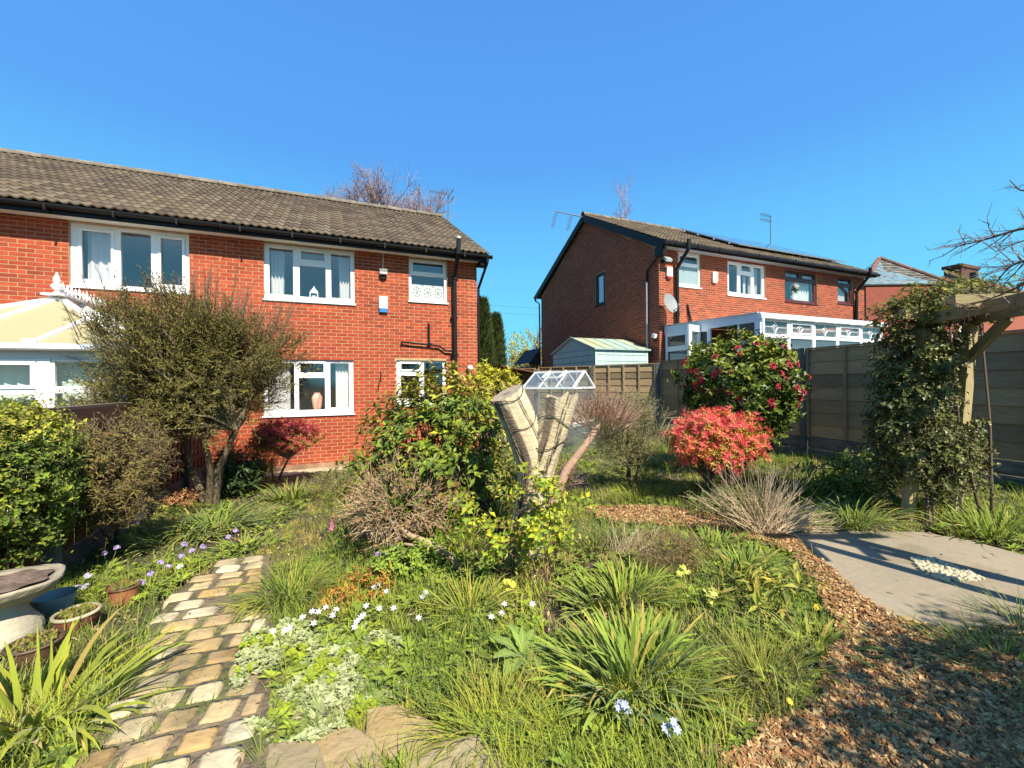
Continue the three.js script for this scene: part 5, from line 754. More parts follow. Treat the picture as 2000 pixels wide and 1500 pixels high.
// white pebbles left in a patch on the patio
{
  const m = new MB(), R = rng(19), P = [[4.031, -1.794], [4.151, -1.679], [4.073, -1.446], [4.024, -1.379], [3.807, -1.488], [3.813, -1.598]], geo = new THREE.IcosahedronGeometry(1, 0), N = 330, o = new THREE.InstancedMesh(geo, std([0.46, 0.40, 0.26], 0.9), N), M4 = new THREE.Matrix4(), q = new THREE.Quaternion(); let k = 0, guard = 0;
  while (k < N && guard++ < 20000) { const x = 3.3 + R() * 1.4, z = -2.2 + R() * 1.4; if (!inPoly(x, z, P)) continue; q.setFromEuler(new THREE.Euler(R() * 6, R() * 6, R() * 6)); const s = 0.010 + 0.012 * R(); M4.compose(V(x, ground(x, z) + 0.039 + s * 0.2 + R() * 0.008, z), q, V(s * 1.3, s * 0.8, s)); o.setMatrixAt(k++, M4); }
  o.count = k; o.name = 'pebbles'; tag(o, 'patch of white pebbles spilled on the concrete patio', 'pebbles', null, 'stuff'); o.castShadow = o.receiveShadow = true; scene.add(o);
}
// ---------------------------------------------------------------- old houses farther right
{
  // slate roofed house with hipped end
  const at = (x, y, z) => V(x, y, z), t = thing('brick_house', 'old house with grey slate hipped roof at the right', 'house', [31, 2, -14]);
  const y0 = 1, ye = 7.25, A = at(29.0, 0, -14.8), B = at(33.62, 0, -12.83), C = at(38.5, 0, -13.4), Dd = at(34.5, 0, -21);
  const wc = (a, b, nm, n2) => { const d = b.clone().sub(a), L = d.length(); d.normalize(); const n = V(-d.z, 0, d.x); const F = frameOf(a.clone().setY(y0), n.clone()); if (F.u.dot(d) < 0) { F.n = n.negate(); F.u = d; F.M.makeBasis(d, V(0, 1, 0), F.n).setPosition(F.o); F.P = (p, q, c = 0) => V(F.o.x + d.x * p + F.n.x * c, F.o.y + q, F.o.z + d.z * p + F.n.z * c); } return [F, L]; };
  const tb = dataTex(512, (u, v) => { const r = Math.floor(v * 28), uu = u * 9 + (r % 2) * 0.5, k = hash2(Math.floor(uu) % 9, r, 7), jm = Math.abs((v * 28) % 1 - 0.06) < 0.07 || (uu % 1) < 0.04; return jm ? [0.75, 0.62, 0.55] : [0.75 + 0.25 * k, 0.75 + 0.2 * k, 0.8]; }, false, 0.5);
  const bm = std([0.30, 0.075, 0.045], 0.9, { map: tb });
  const [FA, LA] = wc(A, B); const m = new MB();
  m.quad(A.clone().setY(y0), B.clone().setY(y0), B.clone().setY(ye), A.clone().setY(ye)); m.quad(B.clone().setY(y0), C.clone().setY(y0), C.clone().setY(ye), B.clone().setY(ye)); m.quad(Dd.clone().setY(y0), A.clone().setY(y0), A.clone().setY(ye), Dd.clone().setY(ye)); m.build('wall', bm, t);
  const pk = at(32.0, 9.35, -15.6), E1 = A.clone().lerp(B, -0.04).setY(ye - 0.05), E2 = A.clone().lerp(B, 1.05).setY(ye - 0.05), E3 = C.clone().setY(ye - 0.05), bk = Dd.clone().setY(ye), pk2 = at(36.5, 9.5, -17.5);
  const n = [0.155, 0.145, 0.12]; const roof = new MB(); const R = rng(9);
  const slates = (a, b, p) => { const N = 16; for (let j = 0; j < N; j++) { const s0 = j / N, s1 = (j + 1) / N, l0 = a.clone().lerp(p, s0), r0 = b.clone().lerp(p, s0), l1 = a.clone().lerp(p, s1), r1 = b.clone().lerp(p, s1), cnt = Math.max(1, Math.round(22 * (1 - s0))); for (let k = 0; k < cnt; k++) { const c = mul(n, 0.6 + 0.9 * R()), lift = V(0, 0.02 + 0.03 * R(), 0); roof.quad(l0.clone().lerp(r0, k / cnt).add(lift), l0.clone().lerp(r0, (k + 1) / cnt).add(lift), l1.clone().lerp(r1, (k + 1) / cnt), l1.clone().lerp(r1, k / cnt), c); } } };
  slates(E1, E2, pk); slates(bk, E1, pk); const rf = roof.build('roof', new THREE.MeshPhysicalMaterial({ vertexColors: true, roughness: 0.9, specularIntensity: 0.25, side: THREE.DoubleSide }), t);
  const rq = new MB(); rq.quad(E2, E3, pk2, pk, mul(n, 0.9)); rq.build('rear_slope', vstd(0.7), rf);
  ridgeRow(rf, pk, E2, 0.15, [0.20, 0.085, 0.055], 12); ridgeRow(rf, E1.clone().lerp(pk, 0.3), pk, 0.13, [0.32, 0.12, 0.07], 13);
  const g = new MB(); g.tube([E1, E2], 0.075, 6); g.tube([E2, E3], 0.075, 6); g.build('gutter', M.black, t); { const q = A.clone().lerp(B, 0.90), d = new MB(); d.tube([q.clone().setY(ye - 0.5), q.clone().setY(y0)], 0.045, 6); d.build('downpipe', std([0.35, 0.36, 0.38], 0.4), t); }
  { const q = B.clone().lerp(C, 0.16).add(V(0, 0, 0.12)), d = new MB(); d.box(q.x - 0.12, y0, q.z, q.x + 0.12, ye - 0.1, q.z + 0.06); d.build('downpipe', M.soffit, t); }
  { const q = B.clone().lerp(C, 0.55).add(V(0, 0, 0.08)); windowIn(t, frameOf(V(q.x, y0, q.z + 0.1), V(-0.116, 0, 0.993).normalize()), [-0.7, 4.2, 1.1, 5.7], [[0.05, 0.06, 0.48, 0.94, 0], [0.52, 0.06, 0.95, 0.94, 0]], { recess: -0.05 }); }
  { const q = E3.clone().lerp(E2, 0.25), d = new MB(); d.tube([q.clone().setY(ye - 1), q.clone().setY(ye + 1.1)], 0.16, 8); d.build('soil_pipe', M.black, t); }
}
{
  const t = thing('brick_house', 'distant red roofed house with a broad brick chimney, far right', 'house', [49, 2, -17]);
  const base = new MB(); base.box(46.2, 1, -22, 56, 8.6, -15.8); base.build('wall', std([0.30, 0.085, 0.05], 0.9), t);
  const m = new MB(), a = V(45.7, 8.5, -15.2), b = V(56.6, 8.5, -15.2), c = V(56.6, 8.5, -22.5), d = V(45.7, 8.5, -22.5), p = V(48.3, 10.6, -18.6), q = V(54, 10.6, -18.6), cc = [0.20, 0.10, 0.065]; m.quad(a, b, q, p, cc); m.quad(d, a, p, p.clone().add(V(0, 0.001, 0)), cc); m.quad(b, c, q, q.clone().add(V(0, 0.001, 0)), cc); m.quad(c, d, p, q, cc); const rf = m.build('roof', vstd(0.9, { map: texMottle }), t); ridgeRow(rf, a, p, 0.2, [0.26, 0.13, 0.08], 21);
  const ch = new MB(); ch.box(48.3, 9.2, -18.9, 51.2, 11.0, -17.8, [0.12, 0.05, 0.035]); ch.box(48.15, 11.0, -19.0, 51.35, 11.25, -17.7, [0.14, 0.06, 0.04]); ch.build('chimney', M.brick, rf);
}
{
  // trellis topped wall just beyond the fence at the right edge
  const t = thing('garden_wall', 'low red brick wall with a white lattice rail beyond the right fence', 'wall', [9.8, 1.1, -3.0]); const m = new MB(); m.box(8.6, 1.1, -4.1, 14.5, 2.25, -3.95, [0.26, 0.06, 0.04]); m.build('wall', M.brick, t);
  const [xa, ya] = [12.042, 2.697]; const l = new MB(); l.box(9.2, 2.44, -3.99, 14.5, 2.47, -3.95); l.box(9.2, 2.27, -3.99, 14.5, 2.30, -3.95); l.build('rail', M.upvc, t); for (let x = 9.25; x < 14; x += 0.16) { const s = new MB(); s.box(x, 2.30, -3.985, x + 0.022, 2.44, -3.955); s.build('slat', M.upvc, t); }
}
{
  const t = thing('parked_car', 'grey car roof just showing beyond the back fence', 'car', [5.6, 0.1, -21.5]); const b = new MB(), fr = frameOf(V(5.0, 0.35, -21.5), V(0, 0, 1)); const side = shapeOf([[0, 0.3], [0.1, 0.75], [0.75, 0.92], [1.25, 1.42], [2.6, 1.45], [3.3, 0.98], [4.1, 0.85], [4.25, 0.3]]); partOf('body', extrude(fr, side, -1.6, 0, 0.06), std([0.30, 0.31, 0.33], 0.3), t); const w = shapeOf([[1.0, 0.98], [1.35, 1.36], [2.5, 1.38], [3.0, 1.0]]); partOf('window', extrude(fr, w, 0.0, 0.01), std([0.03, 0.035, 0.04], 0.08), t); for (const x of [0.85, 3.3]) { const m = new MB(); m.lathe([[0.001, 0], [0.31, 0], [0.32, 0.05], [0.32, 0.18], [0.001, 0.19]], 0, 0, 0, 18); const g = m.geometry(); g.rotateX(Math.PI / 2); g.translate(5.0 + x, 0.62, -21.55); partOf('wheel', g, std([0.02, 0.02, 0.02], 0.9), t); }
}
for (const [py, k] of [[576, 0], [588, 1]]) { const m = new MB(); const pts = []; for (let i = 0; i <= 12; i++) pts.push(V(-20 + i * 6, 11.0 - k * 0.75 - 1.1 * Math.sin(Math.PI * i / 12), -42)); m.tube(pts, 0.012, 4, undefined, false); tag(m.build('overhead_wire', M.steel, scene), k ? 'lower of two thin wires in the gap between the houses' : 'upper of two thin wires in the gap between the houses', 'wire'); }
// ---------------------------------------------------------------- planting kit
const unit = (R) => { const z = R() * 2 - 1, a = R() * 6.2832, r = Math.sqrt(1 - z * z); return V(r * Math.cos(a), z, r * Math.sin(a)); };
const pickc = (pal, R) => { const i = Math.floor(R() * pal.length), j = Math.floor(R() * pal.length); return mixc(pal[i], pal[j], R() * 0.6); };
// a leafy shrub: clumps of leafy twigs through a lumpy volume, carried by stems
function shrub(o) {
  const R = rng(o.seed), c = V(...o.c), r = o.r, gy = ground(o.base[0], o.base[1]), base = V(o.base[0], gy, o.base[1]);
  const t = thing(o.name, o.label, o.cat ?? 'shrub', [base.x, base.y, base.z], o.group), F = new MB(), S = new MB(), T = new MB(), tips = [];
  const trunkTop = o.trunkTop ? V(...o.trunkTop) : base.clone().lerp(c, 0.35), sc = o.stemCol ?? [0.11, 0.075, 0.05];
  const nT = o.trunks ?? 3, tr = o.trunkR ?? 0.02, knots = [];
  for (let k = 0; k < nT; k++) {
    const a = k / nT * 6.28 + R(), off = V(Math.cos(a) * r[0] * (o.fork ?? 0.25), 0, Math.sin(a) * r[2] * (o.fork ?? 0.25)), b = base.clone().addScaledVector(off, o.baseSpread ?? 0.3), top = trunkTop.clone().add(off), mid = b.clone().lerp(top, 0.5).add(V((R() - 0.5) * 0.15, 0, (R() - 0.5) * 0.15).multiplyScalar(r[0]));
    const m = new MB(); m.tube([b.clone().setY(b.y - 0.05), b.clone().lerp(mid, 0.5), mid, top], [tr * 1.25, tr * 1.05, tr * 0.9, tr * 0.7], 8, (q) => mul(sc, 0.8 + 0.4 * vnoise(q * 9, k, 3))); m.build(o.stemName ?? 'stem', o.barkMat ?? M.twig, t, true); knots.push(top);
  }
  for (let i = 0; i < o.clumps; i++) {
    const d = unit(R); if (o.flat && d.y < -o.flat) d.y = -o.flat * R();
    const lump = (o.lump ?? 0.62) + 2 * (1 - (o.lump ?? 0.62)) * fbm(d.x * 2.1 + o.seed, d.y * 2.1 + d.z * 1.7 + o.seed * 2, 7, 3), rr = (o.shell + (1 - o.shell) * Math.pow(R(), 0.6)) * lump;
    const p = V(c.x + d.x * r[0] * rr, c.y + d.y * r[1] * rr, c.z + d.z * r[2] * rr);
    if (p.y < ground(p.x, p.z) + 0.03 || (o.keep && !o.keep(p))) continue;
    const tone = 0.75 + 0.5 * R(), pal = o.palAt ? o.palAt(p, d, R) : o.pal;
    if (i % (o.stemEvery ?? 4) === 0) { const k = knots[i % knots.length], mid = k.clone().lerp(p, 0.5).add(V((R() - 0.5) * 0.2 * r[0], 0.1 * r[1] * R(), (R() - 0.5) * 0.2 * r[2])); S.tube([k, mid, p], [tr * 0.55, tr * 0.38, tr * 0.16], 5, mul(sc, 0.8 + 0.4 * R()), false); }
    for (let w = 0; w < o.twigs; w++) {
      const td = d.clone().multiplyScalar(o.out ?? 0.7).add(V(0, o.up ?? 0.4, 0)).addScaledVector(unit(R), o.mess ?? 0.8).normalize(), L = o.twigLen * (0.55 + 0.9 * R()), q = p.clone().addScaledVector(unit(R), o.jit ?? 0.03), bend = (o.sag ?? 0.1) * L;
      const side = new THREE.Vector3().crossVectors(td, V(0.3, 0.9, 0.2)).normalize(), oth = new THREE.Vector3().crossVectors(side, td);
      if (o.twigTube) T.tube([q, q.clone().addScaledVector(td, L * 0.5).add(V(0, -bend * 0.2, 0)), q.clone().addScaledVector(td, L).add(V(0, -bend, 0))], [o.twigTube, o.twigTube * 0.8, o.twigTube * 0.35], 3, mul(o.twigCol ?? sc, 0.7 + 0.6 * R()), false);
      for (let l = 0; l < o.leaves; l++) {
        const s = (l + R()) / o.leaves, a = l * 2.4 + R() * 0.7, lp = q.clone().addScaledVector(td, L * s).add(V(0, -bend * s * s, 0)), rad = side.clone().multiplyScalar(Math.cos(a)).addScaledVector(oth, Math.sin(a));
        const ld = td.clone().multiplyScalar(o.along ?? 0.55).add(rad).add(V(0, o.lift ?? 0, 0)).normalize(), len = o.leaf[0] * (0.65 + 0.7 * R()), cc = mul(pickc(pal, R), tone * (0.8 + 0.4 * R()));
        if (o.needle) F.needle(lp, ld, td, len, o.leaf[1], cc); else F.leaf(lp, ld, td.clone().add(V(0, 0.6, 0)).normalize(), len, o.leaf[1] * (0.7 + 0.6 * R()) * len / o.leaf[0], cc, o.fold ?? 0.3, o.droop ?? 0.18, o.tipAt ?? 0.55);
      }
      if (o.tip && R() < o.tip.share) { const e = q.clone().addScaledVector(td, L).add(V(0, -bend, 0)); for (let l = 0; l < o.tip.n; l++) { const a = l / o.tip.n * 6.28 + R(), rad = side.clone().multiplyScalar(Math.cos(a)).addScaledVector(oth, Math.sin(a)), ld = td.clone().multiplyScalar(o.tip.along ?? 0.6).add(rad).add(V(0, 0.25, 0)).normalize(); F.leaf(e, ld, td, o.tip.leaf[0] * (0.6 + 0.7 * R()), o.tip.leaf[1], mul(pickc(o.tip.pal, R), 0.8 + 0.4 * R()), 0.3, 0.2, 0.5); } }
      if (w === 0) tips.push([q.clone().addScaledVector(td, L * 0.8), d.clone()]);
    }
  }
  if (F.i.length) stuff(F.build('foliage', o.mat ?? M.leaf, t));
  if (S.i.length) stuff(S.build('branches', M.twig, t, true));
  if (T.i.length) stuff(T.build('twigs', M.twig, t, true));
  return { t, tips, R };
}
// a leafless tree or bush: forks again and again
function forks(m, p, d, L, r, lev, R, o) {
  const n = 3, pts = [p]; let q = p, dd = d.clone();
  for (let k = 1; k <= n; k++) { dd = dd.clone().addScaledVector(unit(R), o.wiggle ?? 0.18).add(V(0, o.rise ?? 0.05, 0)).normalize(); q = q.clone().addScaledVector(dd, L / n); pts.push(q); }
  m[Math.min(m.length - 1, o.levels - lev)].tube(pts, [r, r * 0.88, r * 0.76, r * 0.64], lev > 2 ? 7 : lev > 0 ? 5 : 3, mul(o.col, 0.75 + 0.5 * R()), false);
  if (lev <= 0) return;
  const kids = o.kids + (R() < 0.4 ? 1 : 0);
  for (let k = 0; k < kids; k++) { const s = 0.35 + 0.65 * (k + R()) / kids, at = pts[Math.min(n, Math.max(1, Math.round(s * n)))], nd = dd.clone().addScaledVector(unit(R), o.spread).normalize(); if (o.noDown && nd.y < -0.1) nd.y = Math.abs(nd.y) * 0.3; forks(m, at, nd.normalize(), L * (o.ratio ?? 0.66) * (0.7 + 0.5 * R()), r * 0.6, lev - 1, R, o); }
}
function bareTree(o) {
  const y = o.y ?? ground(o.base[0], o.base[1]), t = thing(o.name, o.label, o.cat ?? 'tree', [o.base[0], y, o.base[1]], o.group), R = rng(o.seed), m = [new MB(), new MB()];
  for (let k = 0; k < (o.stems ?? 1); k++) { const d = (o.dir ? V(...o.dir) : V(0, 1, 0)).addScaledVector(unit(R), o.stems > 1 ? o.fan : 0.05).normalize(); if (d.y < 0.05) d.y = 0.1; forks(m, V(o.base[0] + (R() - 0.5) * (o.foot ?? 0), y - 0.05, o.base[1] + (R() - 0.5) * (o.foot ?? 0)), d.normalize(), o.len * (0.75 + 0.5 * R()), o.r, o.levels, R, o); }
  m[0].build(o.stems > 1 ? 'stem' : 'trunk', M.twig, t, true); if (o.stems > 1) stuff(t.children[0]); stuff(m[1].build('branches', M.twig, t, true));
  return t;
}
// a clump of strap leaves
function clump(o) {
  const R = rng(o.seed), [x, z] = o.at, y = ground(x, z), t = thing(o.name, o.label, o.cat ?? 'plant', [x, y, z], o.group), m = new MB();
  for (let k = 0; k < o.n; k++) {
    const a = R() * 6.283, q = Math.sqrt(R()), px = x + Math.cos(a) * q * o.rad[0], pz = z + Math.sin(a) * q * o.rad[1], az = o.az === undefined ? a + (R() - 0.5) * 1.4 : o.az + (R() - 0.5) * o.azSpread;
    const tilt = lerp(o.tilt[1], o.tilt[0], q * 0.65 + 0.35 * R()), len = lerp(o.len[0], o.len[1], R()), c = mul(pickc(o.pal, R), 0.75 + 0.5 * R());
    const old = R() < 0.10, bent = R() < 0.22, cc = old ? mul([0.34, 0.27, 0.12], 0.7 + 0.6 * R()) : c; m.blade(V(px, ground(px, pz) - 0.01, pz), az + (bent ? (R() - 0.5) * 1.6 : 0), tilt, len, o.wid * (0.55 + 0.7 * R()), o.arch * (0.4 + 1.0 * R()) * (bent ? 2.3 : 1), mul(cc, 0.8), mixc(cc, o.tipCol ?? [0.30, 0.26, 0.09], R() < 0.3 ? 0.7 * R() : 0.1), o.segs ?? 6, (R() - 0.5) * 1.8);
  }
  stuff(m.build('leaves', o.mat ?? M.leaf, t));
  return t;
}
// low plants of paddle leaves in a rosette
function rosette(m, x, z, n, len, wid, pal, R, tilt = [0.2, 1.0], y0) {
  const y = y0 ?? ground(x, z);
  for (let k = 0; k < n; k++) { const a = k * 2.4 + R() * 0.6, el = lerp(tilt[0], tilt[1], R()), d = V(Math.cos(a) * Math.cos(el), Math.sin(el), Math.sin(a) * Math.cos(el)); m.leaf(V(x, y, z), d, V(-Math.cos(a) * Math.sin(el), Math.cos(el), -Math.sin(a) * Math.sin(el)), len * (0.6 + 0.6 * R()), wid * (0.7 + 0.5 * R()), mul(pickc(pal, R), 0.8 + 0.4 * R()), 0.3, 0.25, 0.62); }
}
function stalk(m, p, q, r, c) { m.tube([p, p.clone().lerp(q, 0.5).add(V(0.004, 0, 0.004)), q], [r, r, r * 0.8], 4, c, false); }
function petals(m, p, n, up, len, wid, c, R, el = 0.25, droop = 0.1) {
  const s = new THREE.Vector3().crossVectors(up, V(0.31, 0.2, 0.9)).normalize(), t = new THREE.Vector3().crossVectors(s, up).normalize();
  for (let k = 0; k < n; k++) { const a = k / n * 6.283 + R() * 0.2, d = s.clone().multiplyScalar(Math.cos(a)).addScaledVector(t, Math.sin(a)).addScaledVector(up, el).normalize(); m.leaf(p, d, up, len, wid, mul(c, 0.9 + 0.2 * R()), 0.15, droop, 0.6); }
}
const G1 = [0.13, 0.20, 0.025], G2c = [0.09, 0.155, 0.022], G3 = [0.19, 0.255, 0.035], G4 = [0.055, 0.105, 0.018], YG = [0.27, 0.30, 0.03], OL = [0.115, 0.125, 0.03], BG = [0.10, 0.18, 0.055];

// ---------------------------------------------------------------- left border
shrub({ name: 'shrub', label: 'small leaved green bush with yellowing top over the left fence', base: [-2.417, -5.053], c: [-2.128, 0.944, -4.332], r: [0.30, 0.58, 0.52], keep: (p) => p.x > -2.2 || p.y > 1.38, clumps: 620, twigs: 3, leaves: 7, twigLen: 0.11, leaf: [0.034, 0.022], shell: 0.45, seed: 1, up: 0.3, palAt: (p) => p.y > 1.2 ? [YG, [0.30, 0.30, 0.07], G3] : [G2c, G1, G4, G1, YG], trunkR: 0.02, twigTube: 0.0022 });
shrub({ name: 'shrub', label: 'olive brown small leaved shrub between left bush and needle leaved tree', base: [-2.122, -5.814], c: [-1.918, 0.793, -5.167], r: [0.42, 0.50, 0.60], keep: (p) => p.x > -2.2 || p.y > 1.38, clumps: 560, twigs: 4, leaves: 6, twigLen: 0.14, leaf: [0.042, 0.011], shell: 0.4, seed: 2, up: 0.35, pal: [OL, [0.14, 0.105, 0.045], [0.10, 0.10, 0.03], [0.18, 0.15, 0.06], [0.12, 0.07, 0.04]], twigTube: 0.0022, twigCol: [0.17, 0.11, 0.07] });
{
  const tr = shrub({ name: 'needle_leaved_tree', label: 'bushy olive green needle leaved tree in front of the white conservatory', cat: 'tree', base: [-1.625, -7.443], c: [-1.704, 1.891, -7.141], lump: 0.38, r: [1.20, 1.02, 1.0], clumps: 1000, twigs: 8, leaves: 11, twigLen: 0.28, leaf: [0.05, 0.0115], shell: 0.15, seed: 3, up: 0.75, out: 0.75, mess: 0.55, jit: 0.07, sag: 0.05, along: 1.1, pal: [[0.125, 0.125, 0.026], [0.105, 0.108, 0.026], [0.15, 0.14, 0.03], [0.09, 0.095, 0.025], [0.135, 0.115, 0.038]], twigTube: 0.003, twigCol: [0.10, 0.065, 0.04], trunkTop: [-1.541, 0.99, -7.18], trunks: 4, trunkR: 0.046, fork: 0.36, baseSpread: 0.16, stemEvery: 6, stemName: 'trunk', barkMat: M.bark, stemCol: [0.21, 0.155, 0.095], flat: 0.97, tipAt: 0.5 });
  // bare whips standing out of the crown
  const m = new MB(), R = rng(33); for (let k = 0; k < 90; k++) { const px = V(-1.704, 1.891, -7.141), a = (R() - 0.5) * 2.2, p = px.clone().add(V(a * 0.95, 0.55 + 0.25 * R() - 0.25 * a * a, (R() - 0.5) * 1.2)), d = V(a * 0.35, 1, (R() - 0.5) * 0.5).normalize(), L = 0.35 + 0.4 * R(); m.tube([p, p.clone().addScaledVector(d, L * 0.5), p.clone().addScaledVector(d, L).add(V((R() - 0.5) * 0.06, 0, 0))], [0.006, 0.004, 0.0015], 4, [0.13, 0.085, 0.055], false); for (let j = 0; j < 9; j++) { const s = 0.35 + 0.6 * R(), q = p.clone().addScaledVector(d, L * s), e = d.clone().addScaledVector(unit(R), 0.7).normalize(); m.tube([q, q.clone().addScaledVector(e, 0.05 + 0.1 * R())], [0.0022, 0.001], 3, [0.12, 0.09, 0.05], false); } } stuff(m.build('whips', M.twig, tr.t, true));
}
shrub({ name: 'pieris_shrub', label: 'small flat topped shrub with pinkish red tips against the house wall', base: [-0.94, -9.037], c: [-0.707, 0.644, -8.455], r: [0.56, 0.31, 0.5], clumps: 420, twigs: 3, leaves: 7, twigLen: 0.10, leaf: [0.055, 0.018], shell: 0.55, seed: 4, flat: 0.35, up: 0.55, palAt: (p, d) => d.y > 0.35 ? [[0.36, 0.05, 0.12], [0.26, 0.05, 0.09], [0.34, 0.16, 0.10]] : [[0.22, 0.22, 0.05], [0.28, 0.26, 0.07], [0.12, 0.14, 0.03], [0.30, 0.14, 0.06]], tip: { share: 0.8, n: 6, leaf: [0.06, 0.014], pal: [[0.40, 0.035, 0.13], [0.32, 0.035, 0.11], [0.40, 0.07, 0.13]] }, trunkR: 0.022, trunks: 2, trunkTop: [-0.792, 0.329, -8.492], fork: 0.3, stemCol: [0.26, 0.17, 0.11] });
shrub({ name: 'dwarf_conifer', label: 'rounded golden green dwarf conifer left of the small red shrub', base: [-1.247, -9.098], c: [-1.129, 0.279, -8.309], r: [0.30, 0.30, 0.30], clumps: 220, twigs: 5, leaves: 8, twigLen: 0.09, leaf: [0.02, 0.006], needle: true, shell: 0.5, seed: 5, up: 0.8, pal: [[0.16, 0.16, 0.02], [0.20, 0.17, 0.025], [0.09, 0.11, 0.02]], trunks: 1, trunkR: 0.015 });
shrub({ name: 'shrub', label: 'dark glossy leaved shrub in shade beneath the needle leaved tree', base: [-1.412, -8.047], c: [-1.378, 0.229, -7.872], r: [0.34, 0.30, 0.3], clumps: 90, twigs: 3, leaves: 6, twigLen: 0.14, leaf: [0.11, 0.028], mat: M.gloss, shell: 0.4, seed: 6, up: 0.4, pal: [[0.03, 0.055, 0.02], [0.04, 0.07, 0.025], [0.02, 0.04, 0.018]], droop: 0.3 });
// ---------------------------------------------------------------- the big shrub behind the stump, golden shrub
shrub({ name: 'mahonia_shrub', label: 'large leathery leaved green shrub left of the dead stump', base: [1.116, -4.068], c: [1.094, 0.748, -4.534], r: [0.84, 0.90, 0.48], clumps: 330, twigs: 3, leaves: 8, twigLen: 0.26, leaf: [0.085, 0.036], shell: 0.45, seed: 7, up: 0.3, out: 0.9, mess: 0.6, sag: 0.35, along: 0.5, tipAt: 0.5, palAt: (p, d, R) => p.y > 1.35 || R() < 0.16 ? [[0.22, 0.25, 0.04], [0.17, 0.15, 0.05], YG, [0.14, 0.09, 0.04]] : [[0.115, 0.165, 0.028], [0.075, 0.12, 0.022], [0.16, 0.21, 0.035], G4], trunkR: 0.018, trunks: 5, fork: 0.5, twigTube: 0.003, twigCol: [0.17, 0.12, 0.07], mat: new THREE.MeshPhysicalMaterial({ color: col(1.45, 1.3, 0.6), vertexColors: true, roughness: 0.55, specularIntensity: 0.6, transmission: 0.22, thickness: 0, side: THREE.DoubleSide }) });
shrub({ name: 'golden_shrub', label: 'bright yellow green shrub at the house corner above the stump', base: [2.137, -5.918], c: [2.618, 1.375, -7.146], r: [0.48, 0.50, 0.42], clumps: 150, twigs: 4, leaves: 4, twigLen: 0.14, leaf: [0.06, 0.018], shell: 0.5, seed: 8, up: 0.7, pal: [[0.20, 0.22, 0.03], [0.26, 0.26, 0.03], [0.13, 0.16, 0.025]], tip: { share: 0.9, n: 6, leaf: [0.085, 0.024], pal: [[0.38, 0.36, 0.03], [0.33, 0.33, 0.035], [0.28, 0.31, 0.04]] } });
shrub({ name: 'shrub', label: 'feathery olive shrub in front of the kitchen window, right of the path slabs', base: [1.951, -7.405], c: [1.942, 1.045, -6.999], r: [0.62, 0.38, 0.4], clumps: 170, twigs: 4, leaves: 7, twigLen: 0.18, leaf: [0.05, 0.018], shell: 0.4, seed: 9, up: 0.3, pal: [[0.18, 0.19, 0.035], [0.13, 0.15, 0.03], [0.17, 0.12, 0.05], [0.22, 0.23, 0.04]], twigTube: 0.0025 });
